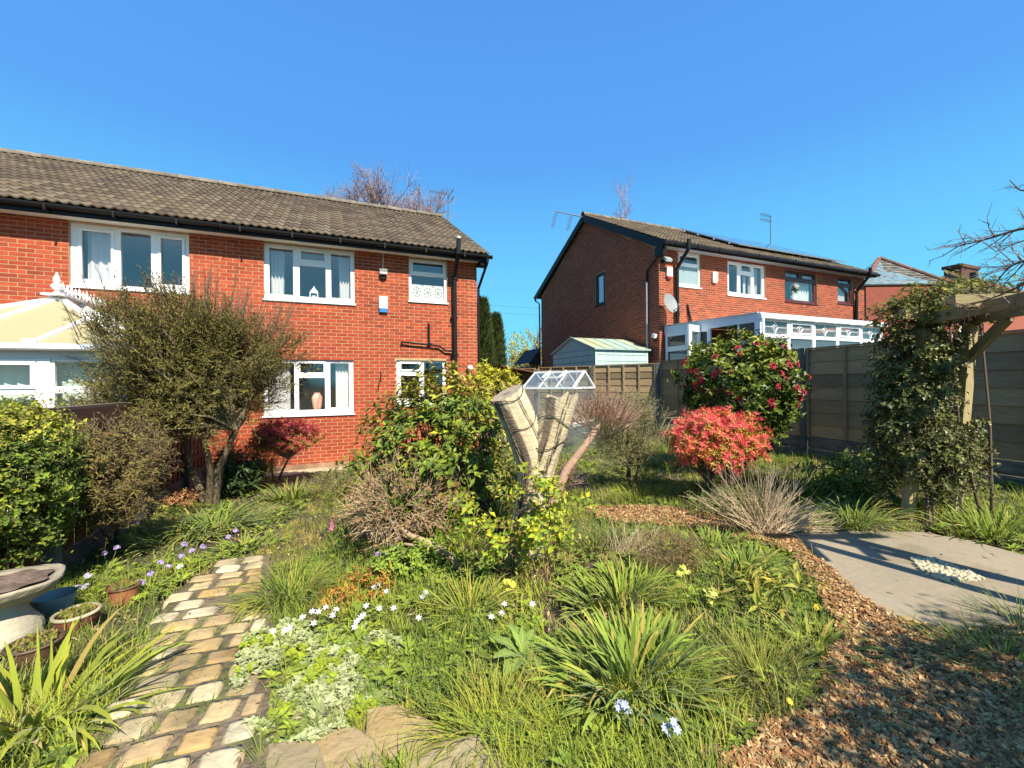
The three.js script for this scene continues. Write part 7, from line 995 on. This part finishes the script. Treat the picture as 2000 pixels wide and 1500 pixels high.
clump({ name: 'strap_leaf_clump', label: 'pointed leaves along the bark path edge behind the heather', at: [3.02, -2.738], n: 150, len: [0.14, 0.26], wid: 0.024, rad: [0.32, 0.10], tilt: [0.4, 1.3], arch: 0.5, pal: [[0.11, 0.18, 0.05], [0.16, 0.23, 0.06]], segs: 4, seed: 113 });
clump({ name: 'grass_clump', label: 'fine leaved grass tuft between bluebells and bark path', at: [1.933, -1.437], n: 520, len: [0.16, 0.34], wid: 0.0045, rad: [0.13, 0.11], tilt: [0.5, 1.5], arch: 0.9, pal: [[0.14, 0.18, 0.035], [0.19, 0.21, 0.05], [0.10, 0.15, 0.03]], seed: 114 });
clump({ name: 'strap_leaf_clump', label: 'mixed leafy clump at the bend of the bark path', at: [2.399, -1.483], n: 130, len: [0.14, 0.30], wid: 0.026, rad: [0.16, 0.22], tilt: [0.2, 1.2], arch: 0.8, pal: [[0.13, 0.20, 0.045], [0.09, 0.14, 0.04], [0.18, 0.22, 0.06]], seed: 115 });
clump({ name: 'grass_clump', label: 'arching green grass clump flopping over the patio edge beside pergola', at: [4.563, -2.445], n: 330, len: [0.28, 0.52], wid: 0.009, rad: [0.20, 0.16], tilt: [0.4, 1.4], arch: 1.6, pal: FRESH, seed: 116 });
clump({ name: 'daffodil_clump', label: 'blue green daffodil leaves against the gravel boards, left of pergola', at: [5.467, -3.302], n: 110, len: [0.28, 0.5], wid: 0.014, rad: [0.30, 0.16], tilt: [0.7, 1.45], arch: 0.7, pal: BLUE, seed: 117 });
clump({ name: 'daffodil_clump', label: 'shaded daffodil leaves right of the pergola posts', at: [5.185, -1.728], n: 150, len: [0.25, 0.46], wid: 0.016, rad: [0.26, 0.26], tilt: [0.5, 1.4], arch: 0.9, pal: FRESH, seed: 118 });
clump({ name: 'grass_clump', label: 'dark grass at the right edge between patio and bark path', at: [2.958, -0.915], n: 420, len: [0.18, 0.36], wid: 0.006, rad: [0.14, 0.26], tilt: [0.4, 1.4], arch: 1.1, pal: MID, seed: 119 });
clump({ name: 'grass_clump', label: 'spiky grass overhanging the patio at the right edge', at: [3.509, -1.062], n: 120, len: [0.15, 0.32], wid: 0.007, rad: [0.10, 0.10], tilt: [0.5, 1.4], arch: 0.8, pal: BLUE, seed: 120 });
clump({ name: 'grass_clump', label: 'long lawn grass clump right of the flagstones', at: [0.641, -1.773], n: 360, len: [0.18, 0.36], wid: 0.006, rad: [0.20, 0.12], tilt: [0.3, 1.3], arch: 1.4, pal: [[0.20, 0.25, 0.035], [0.15, 0.20, 0.03], [0.27, 0.29, 0.06]], seed: 121 });
clump({ name: 'grass_clump', label: 'pale grass sweeping over the front of the bluebell clump', at: [0.908, -1.561], n: 330, len: [0.15, 0.30], wid: 0.0055, rad: [0.22, 0.10], tilt: [0.3, 1.3], arch: 1.3, pal: LIME, seed: 122 });
clump({ name: 'grass_clump', label: 'dark green grassy clump right of the stump base', at: [2.2, -3.245], n: 300, len: [0.18, 0.34], wid: 0.007, rad: [0.20, 0.12], tilt: [0.6, 1.45], arch: 0.9, pal: [[0.07, 0.125, 0.03], [0.10, 0.16, 0.035]], seed: 123 });
clump({ name: 'dry_grass_clump', label: 'straw coloured dead stems leaning over, right of the stump base', at: [2.358, -3.012], n: 150, len: [0.25, 0.55], wid: 0.005, rad: [0.26, 0.10], tilt: [0.3, 1.1], arch: 0.8, az: -0.7, azSpread: 1.6, pal: [[0.36, 0.28, 0.15], [0.28, 0.20, 0.11], [0.42, 0.34, 0.19]], mat: M.twig, seed: 124 });
clump({ name: 'dry_grass_clump', label: 'russet dead stalks at the foot of the stump', at: [1.529, -3.094], n: 130, len: [0.15, 0.34], wid: 0.0045, rad: [0.22, 0.10], tilt: [0.6, 1.5], arch: 0.7, pal: [[0.30, 0.16, 0.08], [0.38, 0.26, 0.13], [0.22, 0.12, 0.07]], mat: M.twig, seed: 125 });
clump({ name: 'strap_leaf_clump', label: 'tulip like grey green leaves beside the pink hyacinth', at: [0.151, -4.721], n: 16, len: [0.16, 0.24], wid: 0.05, rad: [0.05, 0.04], tilt: [0.9, 1.4], arch: 0.3, pal: BLUE, seed: 126 });
clump({ name: 'strap_leaf_clump', label: 'short broad leaves among the white star flowers', at: [0.163, -3.154], n: 80, len: [0.10, 0.2], wid: 0.022, rad: [0.18, 0.12], tilt: [0.5, 1.4], arch: 0.5, pal: FRESH, seed: 127 });
clump({ name: 'grass_clump', label: 'sunlit grass patch behind the bare bush', at: [3.637, -4.328], n: 700, len: [0.12, 0.26], wid: 0.006, rad: [0.55, 0.22], tilt: [0.7, 1.5], arch: 0.7, pal: [[0.12, 0.20, 0.04], [0.17, 0.25, 0.05]], seed: 128 });
clump({ name: 'strap_leaf_clump', label: 'dark strap leaves in shade under the lavender bush', at: [4.736, -5.956], n: 260, len: [0.2, 0.4], wid: 0.014, rad: [0.5, 0.2], tilt: [0.5, 1.4], arch: 1.0, pal: [[0.07, 0.125, 0.03], [0.10, 0.16, 0.035]], seed: 129 });
clump({ name: 'strap_leaf_clump', label: 'leaves filling the bed between primroses and grass path, left', at: [-0.816, -5.087], n: 120, len: [0.14, 0.26], wid: 0.02, rad: [0.3, 0.14], tilt: [0.3, 1.2], arch: 0.7, pal: FRESH, seed: 130 });
shrub({ name: 'heather_mound', label: 'low brown and pink heather mound in the middle of the bed', base: [2.528, -2.665], c: [2.424, 0.276, -2.554], r: [0.30, 0.15, 0.2], clumps: 150, twigs: 6, leaves: 6, twigLen: 0.07, leaf: [0.012, 0.005], needle: true, shell: 0.4, seed: 61, up: 0.8, pal: [[0.24, 0.17, 0.11], [0.30, 0.20, 0.16], [0.15, 0.15, 0.06], [0.20, 0.12, 0.10]], twigTube: 0.0014, twigCol: [0.2, 0.13, 0.08], trunks: 1, trunkR: 0.006 });
shrub({ name: 'low_shrub', label: 'dusty green low herb in front of the house slabs', base: [0.089, -7.234], c: [0.086, 0.122, -6.921], r: [0.5, 0.22, 0.35], clumps: 120, twigs: 5, leaves: 8, twigLen: 0.16, leaf: [0.03, 0.007], shell: 0.3, seed: 62, up: 0.8, pal: [[0.17, 0.20, 0.06], [0.13, 0.16, 0.05], [0.22, 0.24, 0.07]], trunks: 1, trunkR: 0.006 });
shrub({ name: 'low_shrub', label: 'small reddish leaved spurge behind the white star flowers', base: [0.141, -3.395], c: [0.175, 0.093, -3.35], r: [0.26, 0.09, 0.12], clumps: 46, twigs: 3, leaves: 5, twigLen: 0.07, leaf: [0.034, 0.017], shell: 0.3, seed: 63, up: 0.6, pal: [[0.30, 0.11, 0.04], [0.34, 0.20, 0.03], [0.18, 0.20, 0.035], [0.36, 0.26, 0.03], [0.25, 0.07, 0.04]], trunks: 1, trunkR: 0.004 });
shrub({ name: 'low_shrub', label: 'green leaved plant behind mauve primroses, left of the dry bush stem', base: [0.582, -3.546], c: [0.584, 0.111, -3.556], r: [0.36, 0.13, 0.16], clumps: 80, twigs: 3, leaves: 5, twigLen: 0.09, leaf: [0.05, 0.026], shell: 0.3, seed: 64, up: 0.5, pal: FRESH, trunks: 1, trunkR: 0.004 });
shrub({ name: 'low_shrub', label: 'yellowing leaved hellebore between bluebells and bark path', base: [2.624, -1.841], c: [2.59, 0.159, -1.885], r: [0.34, 0.12, 0.2], clumps: 60, twigs: 2, leaves: 4, twigLen: 0.12, leaf: [0.09, 0.03], shell: 0.3, seed: 65, up: 0.5, pal: [[0.20, 0.24, 0.05], [0.26, 0.22, 0.05], [0.11, 0.16, 0.04], [0.30, 0.30, 0.09]], trunks: 3, trunkR: 0.004 });
shrub({ name: 'low_shrub', label: 'shaded leafy plants along the foot of the right fence', base: [6.863, -3.471], c: [6.006, 0.431, -3.091], r: [1.0, 0.2, 0.4], clumps: 130, twigs: 3, leaves: 5, twigLen: 0.14, leaf: [0.07, 0.03], shell: 0.2, seed: 66, up: 0.5, pal: [[0.10, 0.15, 0.04], [0.07, 0.11, 0.03], [0.14, 0.19, 0.05]], trunks: 1, trunkR: 0.004 });
shrub({ name: 'low_shrub', label: 'leafy herbs under the coral red topped shrub', base: [4.114, -3.343], c: [4.036, 0.274, -3.279], r: [0.7, 0.16, 0.3], clumps: 120, twigs: 3, leaves: 5, twigLen: 0.1, leaf: [0.035, 0.02], shell: 0.2, seed: 67, up: 0.5, pal: [[0.10, 0.15, 0.04], [0.07, 0.11, 0.03], [0.13, 0.17, 0.05]], trunks: 1, trunkR: 0.004 });
shrub({ name: 'low_shrub', label: 'pinkish sedum patch at the foot of the needle leaved tree', base: [-2.05, -7.664], c: [-1.838, 0.124, -6.872], r: [0.22, 0.09, 0.16], clumps: 50, twigs: 3, leaves: 6, twigLen: 0.05, leaf: [0.022, 0.012], shell: 0.3, seed: 68, up: 0.8, pal: [[0.40, 0.20, 0.20], [0.34, 0.14, 0.15], [0.2, 0.17, 0.1]], trunks: 1, trunkR: 0.004 });
// the broad leaved rosette: each leaf its own part
{
  const [x, z] = [0.953, -2.114], y = ground(x, z), t = thing('broad_leaved_rosette', 'grey green rosette of big broad leaves in the front of the bed', 'plant', [x, y, z]), R = rng(71);
  const spec = [[2.5, 0.35, 0.20, 0.10], [1.65, 0.15, 0.21, 0.105], [0.75, 0.22, 0.21, 0.11], [0.15, 0.5, 0.18, 0.085], [-0.7, 0.75, 0.17, 0.07], [-1.7, 1.0, 0.19, 0.06], [-2.5, 0.75, 0.20, 0.075], [3.05, 0.6, 0.19, 0.08], [1.2, 0.05, 0.22, 0.09], [-1.2, 1.2, 0.15, 0.05], [-2.0, 1.25, 0.16, 0.045]];
  for (const [az, el, L, Wd] of spec) {
    const m = new MB(), N = 9, ca = Math.cos(az), sa = Math.sin(az), c = mul([0.135, 0.205, 0.075], 0.85 + 0.3 * R()), rows = []; let px = x, py = y + 0.05, pz = z, e = el;
    for (let j = 0; j <= N; j++) { const s = j / N, w = Wd / 2 * Math.pow(Math.sin(Math.PI * Math.min(0.98, 0.06 + s * 0.94)), 0.75) * (s < 0.2 ? 0.35 + s * 3.2 : 1), row = []; for (let k = -3; k <= 3; k++) { const q = k / 3, rip = 0.006 * Math.sin(s * 24 + k * 2) * Math.abs(q), up = 0.10 * Wd * Math.abs(q) + rip; row.push(m.v(px - sa * w * q - ca * Math.sin(e) * up, py + Math.cos(e) * up, pz + ca * w * q - sa * Math.sin(e) * up, k === 0 ? mul(c, 1.45) : mul(c, 0.85 + 0.3 * vnoise(s * 9, k * 2, 5)))); } rows.push(row); px += Math.cos(e) * ca * L / N; pz += Math.cos(e) * sa * L / N; py += Math.sin(e) * L / N; e -= 0.09; }
    for (let j = 0; j < N; j++) for (let k = 0; k < 6; k++) m.i.push(rows[j][k], rows[j][k + 1], rows[j + 1][k + 1], rows[j][k], rows[j + 1][k + 1], rows[j + 1][k]);
    m.build('leaf', M.leaf, t, true);
  }
}
// ---------------------------------------------------------------- flowers
function primula(label, at, heads, colour, seed, group, hgt = 0.16) {
  const R = rng(seed), [x, z] = at, y = ground(x, z), t = thing('primula_plant', label, 'flower', [x, y, z], group), m = new MB(); rosette(m, x, z, 22, 0.14, 0.05, [[0.17, 0.25, 0.04], [0.13, 0.20, 0.035], [0.22, 0.28, 0.05]], R, [0.15, 0.9]); stuff(m.build('leaves', M.leaf, t));
  for (const [dx, dz, dy] of heads) { const p = V(x, y, z), q = V(x + dx, ground(x + dx, z + dz) + hgt + dy, z + dz), f = new MB(); stalk(f, p, q, 0.003, [0.15, 0.20, 0.06]); for (let k = 0; k < 16; k++) { const d = unit(R); d.y = Math.abs(d.y); petals(f, q.clone().addScaledVector(d, 0.020), 5, d, 0.013, 0.012, mul(colour, 0.8 + 0.4 * R()), R, 0.3); } f.build('flower', M.petal, t); }
}
const LAV = [0.48, 0.36, 0.66], PUR = [0.22, 0.13, 0.42];
primula('lavender drumstick primula, pair of heads at the fence foot', [-1.859, -4.961], [[-0.03, 0, 0], [0.05, -0.03, 0.03]], LAV, 201, 'lavender primulas left of the path');
primula('lavender primula with four heads just right of the terracotta pot', [-1.3, -4.253], [[-0.02, 0.05, 0.0], [0.02, -0.04, 0.05], [0.08, 0.0, 0.02], [-0.06, 0.10, -0.04]], LAV, 202, 'lavender primulas left of the path');
primula('lavender primula with several heads, below the pale strap leaves', [-1.15, -4.68], [[-0.10, -0.10, 0.04], [-0.02, 0.0, 0], [0.06, -0.02, 0.02], [-0.09, 0.02, -0.03]], LAV, 203, 'lavender primulas left of the path');
primula('pale lavender primula nearest the needle leaved tree and the grass path', [-0.909, -5.053], [[0.0, -0.05, 0.02], [-0.05, 0, -0.02]], LAV, 204, 'lavender primulas left of the path');
primula('pale primula with small heads behind the bucket', [-1.767, -4.38], [[0, 0, 0], [-0.02, 0.10, -0.05], [0.03, 0.1, -0.05]], [0.55, 0.50, 0.66], 205, 'lavender primulas left of the path');
primula('dark purple primulas at the foot of the dry bush', [0.309, -4.461], [[-0.01, -0.05, 0.05], [0.10, -0.02, 0.02], [0.06, 0.02, -0.02]], PUR, 206);
primula('mauve primulas in front of the dark purple ones', [0.386, -3.796], [[-0.03, 0, 0], [0.04, 0.0, 0.0], [0.10, -0.03, 0.03], [0.13, 0.06, -0.02]], [0.40, 0.28, 0.56], 207);
primula('white primula head beside the upper end of the setts', [-1.167, -4.342], [[0, 0, -0.02]], [0.7, 0.7, 0.66], 208);
{ // honesty: purple flowers against the fence
  const [x, z] = [-1.918, -5.63], y = ground(x, z), t = thing('honesty_plant', 'tall purple flower spike in front of the brown fence', 'flower', [x, y, z]), R = rng(209), m = new MB(), q = V(-1.774, 0.336, -5.214); stalk(m, V(x, y, z), q, 0.004, [0.2, 0.14, 0.1]); for (let k = 0; k < 16; k++) { const s = R() * 0.5 + 0.3; m.leaf(V(x, y, z).lerp(q, s), unit(R), V(0, 1, 0), 0.06, 0.03, FRESH[k % 3]); } m.build('stem', M.leaf, t); for (let k = 0; k < 12; k++) { const f = new MB(), d = unit(R); petals(f, q.clone().add(V(d.x * 0.045, d.y * 0.05, d.z * 0.04)), 4, d.clone().add(V(0, 0.3, 0.5)).normalize(), 0.017, 0.014, mul([0.42, 0.16, 0.46], 0.8 + 0.4 * R()), R, 0.2); f.build('flower', M.petal, t); }
}
{ // hyacinth
  const [x, z] = [-0.005, -4.819], y = ground(x, z), t = thing('hyacinth', 'pink hyacinth spike beside grey green tulip like leaves', 'flower', [x, y, z]), R = rng(210), m = new MB(); stalk(m, V(x, y, z), V(x, y + 0.26, z), 0.006, [0.2, 0.25, 0.08]); for (let k = 0; k < 6; k++) m.blade(V(x, y, z), k * 1.05, 1.1, 0.2, 0.022, 0.6, [0.12, 0.19, 0.04]); m.build('stem', M.leaf, t); for (let k = 0; k < 34; k++) { const f = new MB(), a = R() * 6.28, s = R(), d = V(Math.cos(a), 0.15, Math.sin(a)).normalize(); petals(f, V(x + d.x * 0.022, y + 0.14 + 0.13 * s, z + d.z * 0.022), 6, d, 0.018, 0.008, mul([0.62, 0.22, 0.30], 0.8 + 0.4 * R()), R, 0.5); f.build('flower', M.petal, t); }
}
{ // white star flowers, each a part of the clump that carries it
  const groups = [['white star flowers in a row above the variegated ground cover', 10], ['white star flowers beside the grass in the middle of the bed', 8], ['white star flowers among the reddish spurge', 6], ['white star flowers left of the broad leaved rosette', 4]];
  const all = [[-0.276, -2.971], [-0.251, -2.977], [-0.182, -3.076], [-0.128, -3.159], [-0.089, -3.113], [-0.046, -3.163], [-0.002, -3.018], [0.021, -3.116], [-0.112, -2.967], [-0.339, -2.989], [0.139, -2.882], [0.162, -2.902], [0.182, -2.93], [0.123, -2.799], [0.207, -3.048], [0.287, -2.982], [0.372, -2.92], [0.497, -2.704], [0.135, -3.433], [0.284, -3.313], [0.328, -3.359], [0.361, -3.218], [0.609, -3.027], [0.581, -2.995], [0.915, -2.512], [0.987, -2.517], [1.046, -2.621], [1.207, -2.524]]; let n = 0; const R = rng(211);
  for (const [lb, count] of groups) { const [x, z] = all[n], y = ground(x, z), t = thing('star_flower_clump', lb, 'flower', [x, y, z]), m = new MB(); for (let f0 = 0; f0 < count; f0++) { const [fx, fz] = all[n++], gy = ground(fx, fz), q = V(fx, gy + 0.085 + 0.02 * R(), fz), up = V((R() - 0.5) * 0.5, 1, 0.5 + 0.4 * R()).normalize(); stalk(m, V(fx + 0.01, gy, fz - 0.01), q, 0.0016, [0.18, 0.24, 0.07]); for (let k = 0; k < 5; k++) m.blade(V(fx, gy, fz), R() * 6.28, 0.9, 0.12, 0.005, 1.2, [0.18, 0.25, 0.05]); const f = new MB(); petals(f, q, 6, up, 0.024, 0.011, [0.78, 0.78, 0.84], R, 0.12, 0.05); petals(f, q.clone().addScaledVector(up, 0.002), 4, up, 0.005, 0.004, [0.6, 0.55, 0.3], R, 0.8); f.build('flower', M.petal, t); } stuff(m.build('leaves', M.leaf, t)); }
}
{ // a few yellow flowers, pale bluebells
  const spots = [['dandelion', 'bright yellow dandelion beside the bark path bend', [2.624, -1.609], [0.75, 0.52, 0.01], 12, 0.020], ['celandine', 'tiny yellow flower in the grass above the sett path, by the fence', [-1.973, -5.053], [0.75, 0.58, 0.02], 8, 0.016], ['celandine', 'yellow flower at the right of the largest bluebell clump foot', [1.78, -1.202], [0.72, 0.58, 0.03], 8, 0.018], ['cowslip', 'pale yellow primrose flower between bluebells and hellebore', [2.321, -2.334], [0.62, 0.62, 0.12], 8, 0.03], ['cowslip', 'pale yellow flower left of the hellebore, in the grass', [2.207, -2.005], [0.62, 0.62, 0.14], 8, 0.03], ['cowslip', 'yellow flowers beside the dead stalks at the stump foot', [1.154, -2.791], [0.66, 0.60, 0.06], 9, 0.028], ['bluebell', 'pale blue flower low in the grass before the bluebell clump', [1.136, -1.503], [0.42, 0.46, 0.75], 7, 0.02], ['bluebell', 'pale blue flower at the very front of the grass', [1.254, -1.329], [0.45, 0.5, 0.78], 7, 0.02], ['daffodil', 'small pale daffodil beside the gravel boards', [6.302, -3.331], [0.66, 0.60, 0.10], 6, 0.04], ['daffodil', 'drooping cream daffodil right of the pergola', [5.56, -1.794], [0.60, 0.56, 0.28], 6, 0.045]], R = rng(212);
  for (const [nm, lb, [x, z], c, n, L] of spots) { const y = ground(x, z), hgt = nm === 'daffodil' ? 0.28 : 0.12, t = thing(nm, lb, 'flower', [x, y, z]), m = new MB(), q = V(x, y + hgt, z); stalk(m, V(x, y, z), q, 0.003, [0.17, 0.23, 0.06]); for (let k = 0; k < 8; k++) m.blade(V(x, y, z), R() * 6.28, 0.8, 0.13, 0.008, 1.0, FRESH[k % 3]); stuff(m.build('leaves', M.leaf, t)); const f = new MB(); for (let k = 0; k < (nm === 'cowslip' || nm === 'bluebell' ? 6 : 1); k++) { const d = V(0, 1, 0.6).addScaledVector(unit(R), 0.8).normalize(); petals(f, q.clone().addScaledVector(unit(R), k ? 0.03 : 0), n, d, L, L * 0.5, c, R, 0.2); if (nm === 'daffodil' || nm === 'dandelion') petals(f, q.clone().addScaledVector(d, 0.004), n, d, L * 0.6, L * 0.35, mul(c, 1.05), R, 1.2); } f.build('flower', M.petal, t); }
}
// ---------------------------------------------------------------- what nobody could count: grass, leaves, litter, bark
const M4 = new THREE.Matrix4(), Q4 = new THREE.Quaternion();
const yawV = 23.1 * Math.PI / 180;
const inView = (x, z, mg = 0.12) => { const X = x * Math.cos(yawV) + z * Math.sin(yawV), T = x * Math.sin(yawV) - z * Math.cos(yawV); return T > 0.9 && Math.abs(X) / T < 1.21 + mg; };
const onSetts = (x, z, mg = 0) => { if (z > -1.2 || z < -4.62) return false; const [a, b] = sideAt(z); return x > a - mg && x < b + mg; };
function scatter(name, label, geo, mat, N, seed, choose, kind = 'stuff') {
  const R = rng(seed), o = new THREE.InstancedMesh(geo, mat, N); let k = 0, guard = 0; const e = new THREE.Euler(), c = new THREE.Color();
  while (k < N && guard++ < N * 30) {
    const T = 0.95 + 9.5 * Math.pow(R(), 1.35), u = (R() * 2 - 1) * 1.27, X = u * T, x = X * Math.cos(yawV) + T * Math.sin(yawV), z = X * Math.sin(yawV) - T * Math.cos(yawV);
    if (x < -2.2 || z < -9.3 || z > -0.6 || x > 7.12 + (1.2 - z) * 0.108 - 0.1) continue;
    const s = choose(x, z, R); if (!s) continue;
    e.set(s.rx ?? 0, s.ry ?? R() * 6.283, s.rz ?? 0); Q4.setFromEuler(e); M4.compose(V(x, ground(x, z) + (s.y ?? 0), z), Q4, V(s.sx ?? s.s, s.sy ?? s.s, s.sz ?? s.s)); o.setMatrixAt(k, M4); c.setRGB(...s.c); o.setColorAt(k, c); k++;
  }
  o.count = k; o.name = name; o.castShadow = o.receiveShadow = true; tag(o, label, null, null, kind); scene.add(o); return o;
}
const leafI = new THREE.MeshPhysicalMaterial({ color: col(1.35, 1.25, 0.6), roughness: 0.85, transmission: 0.32, thickness: 0, ior: 1.4, side: THREE.DoubleSide }), mattI = new THREE.MeshStandardMaterial({ color: 0xffffff, roughness: 0.95, side: THREE.DoubleSide });
const tuft = (n, len, wid, arch, seed, spread) => { const m = new MB(), R = rng(seed); for (let k = 0; k < n; k++) { const a = R() * 6.28; m.blade(V(Math.cos(a) * spread * R(), -0.01, Math.sin(a) * spread * R()), a + R(), 0.7 + 0.8 * R(), len * (0.6 + 0.6 * R()), wid, arch * (0.5 + R()), [1, 1, 1], [1, 1, 1], 3); } const g = m.geometry(); g.deleteAttribute('color'); return g; };
const COVER = [[-0.491, -2.622], [-0.502, -3.065], [-0.28, -3.149], [-0.033, -3.073], [0.337, -2.749], [0.394, -2.274], [0.27, -2.046], [0.102, -2.066], [-0.066, -1.997], [-0.246, -2.071], [-0.393, -2.282]];
const MOWN = [[-0.762, -4.492], [-0.643, -5.169], [-0.305, -6.311], [-0.308, -8.097], [-0.07, -9.007], [0.53, -8.839], [0.343, -6.357], [0.236, -5.492], [-0.043, -4.627], [-0.335, -4.285], [-0.607, -4.237]], SLABZ = -8.75, free = (x, z) => !onSetts(x, z, 0.0) && !inPoly(x, z, PATIO) && !(z < SLABZ && x > -3.6 && x < 3.8) && !(z < -7.7 && x > -0.9 && x < 1.5) && !FLAGS.some((P) => inPoly(x, z, P));
const grassC = (x, z, R) => { const a = fbm(x * 1.7, z * 1.7, 201), b = fbm(x * 4, z * 4, 205, 3); let c = mixc([0.12, 0.185, 0.03], [0.23, 0.28, 0.04], smooth(a, 0.35, 0.65)); c = mixc(c, [0.30, 0.25, 0.10], smooth(b, 0.52, 0.72) * 0.8); return mul(c, 0.7 + 0.6 * R()); };
[[7, 0.13, 0.0050, 1.0, 301, 0.02, 6500], [8, 0.19, 0.0050, 1.3, 302, 0.025, 2600], [6, 0.10, 0.0075, 0.8, 303, 0.015, 5000], [6, 0.13, 0.0035, 1.3, 304, 0.03, 2600]].forEach(([n, L, w, ar, sd, sp, N], k) => scatter('grass', ['short grass between the plants', 'longer tufted grass in the beds', 'broad bladed grass and seedlings in the beds', 'straw coloured dead grass between the plants'][k], tuft(n, L, w, ar, sd, sp), leafI, N, sd, (x, z, R) => {
  if (!free(x, z) || inPoly(x, z, CHIPS) && R() > 0.03) return null;
  if (inPoly(x, z, MOWN)) return { s: 0.35 + 0.35 * R(), c: mul(mixc([0.20, 0.24, 0.04], [0.36, 0.30, 0.13], smooth(fbm(x * 5, z * 5, 271), 0.4, 0.7)), 0.8 + 0.5 * R()) };
  const d = fbm(x * 1.3 + k * 7, z * 1.3, 211 + k); if (d < 0.40 + 0.14 * R()) return null;
  if (inPoly(x, z, COVER) && R() > 0.25) return null;

  if (onSetts(x, z, 0.05) && R() > 0.3) return null;
  return { s: (0.55 + 0.75 * R()) * (z < -4.6 && x < 1 ? 0.55 : 1), c: k === 3 ? mul([0.40, 0.33, 0.24], 0.6 + 0.6 * R()) : grassC(x, z, R) };
}));
const rosG = (n, len, wid, seed, tilt) => { const m = new MB(); rosette(m, 0, 0, n, len, wid, [[1, 1, 1]], rng(seed), tilt, 0); const g = m.geometry(); g.deleteAttribute('color'); return g; };
scatter('ground_leaves', 'small leafy weeds covering the soil of the beds', rosG(7, 0.052, 0.026, 311, [0.1, 1.0]), leafI, 11000, 311, (x, z, R) => { if (!free(x, z) || onSetts(x, z, 0.03) || inPoly(x, z, CHIPS) || fbm(x * 2.1, z * 2.1, 221) < 0.42) return null; if (inPoly(x, z, MOWN)) return null; return { s: 0.5 + 1.3 * R() * R(), c: mul(mixc([0.11, 0.18, 0.03], [0.21, 0.27, 0.04], R()), 0.65 + 0.7 * R()), y: 0.005 + 0.04 * R() }; });
scatter('leafy_ground_cover', 'mat of cream variegated and yellow green small leaved ground cover beside the setts', rosG(8, 0.021, 0.014, 312, [0.1, 1.1]), leafI, 9500, 312, (x, z, R) => { if (!inPoly(x, z, COVER)) return null; const d = fbm(x * 4.2, z * 4.2, 231), e = fbm(x * 9, z * 9, 233); const lime = e > 0.53; return { s: 0.7 + 0.9 * R(), c: mul(lime ? mixc([0.26, 0.32, 0.02], [0.18, 0.26, 0.03], R()) : d > 0.40 ? mixc([0.36, 0.40, 0.44], [0.24, 0.30, 0.22], R()) : mixc([0.13, 0.20, 0.09], [0.22, 0.27, 0.14], R()), 0.75 + 0.5 * R()), y: 0.01 + 0.075 * R() * smooth(d, 0.3, 0.6), rx: (R() - 0.3) * 0.9, rz: (R() - 0.5) * 0.9 }; });
scatter('leaf_litter', 'dead leaves and stalks lying on the soil', (() => { const m = new MB(); m.leaf(V(-0.02, 0, 0), V(1, 0.1, 0).normalize(), V(0, 1, 0), 0.04, 0.016, undefined, 0.4, 0.3); const g = m.geometry(); return g; })(), mattI, 9000, 313, (x, z, R) => { if (inPoly(x, z, PATIO) && R() > 0.012) return null; if (onSetts(x, z) && R() > 0.12) return null; const pt = inPoly(x, z, PATIO); return { s: 0.4 + 0.9 * R(), c: mul(mixc([0.30, 0.20, 0.11], [0.42, 0.33, 0.20], R()), 0.5 + 0.7 * R()), y: (pt ? 0.075 : onSetts(x, z) ? 0.062 : 0.02 + 0.02 * R()), rx: (R() - 0.5) * (pt ? 0.1 : 0.8), rz: (R() - 0.5) * (pt ? 0.1 : 0.8) }; });
scatter('joint_grass', 'tufts of grass and moss in the joints of the sett path', tuft(6, 0.05, 0.004, 0.9, 314, 0.012), leafI, 420, 314, (x, z, R) => { if (!onSetts(x, z, 0.04)) return null; if (fbm(x * 5, z * 5, 241) < 0.5) return null; return { s: 0.5 + 0.8 * R(), c: grassC(x, z, R), y: 0.045 }; });
scatter('bark_chips', 'loose bark chips covering the path at the right', (() => { const g = new THREE.BoxGeometry(0.045, 0.006, 0.016, 2, 1, 1), p = g.attributes.position; for (let k = 0; k < p.count; k++) { const x = p.getX(k); p.setZ(k, p.getZ(k) * (1 - 0.5 * Math.abs(x) / 0.0225)); p.setY(k, p.getY(k) + 0.08 * x * x / 0.0225); } return g; })(), mattI, 26000, 315, (x, z, R) => { if (!inPoly(x + 0.1 * (vnoise(x * 9, z * 9, 5) - 0.5), z + 0.1 * (vnoise(x * 9, z * 9, 6) - 0.5), CHIPS) || inPoly(x, z, PATIO)) return null; const t = R(); return { sx: 0.35 + 1.1 * R() * R(), sy: 0.7 + R(), sz: 0.35 + 0.9 * R(), c: mul(t < 0.55 ? mixc([0.24, 0.105, 0.038], [0.36, 0.18, 0.065], R()) : mixc([0.42, 0.26, 0.105], [0.54, 0.37, 0.165], R()), 0.55 + 0.6 * R()), y: 0.045 + 0.02 * R(), rx: (R() - 0.5) * 0.9, rz: (R() - 0.5) * 0.9 }; });
renderer.render(scene, camera);
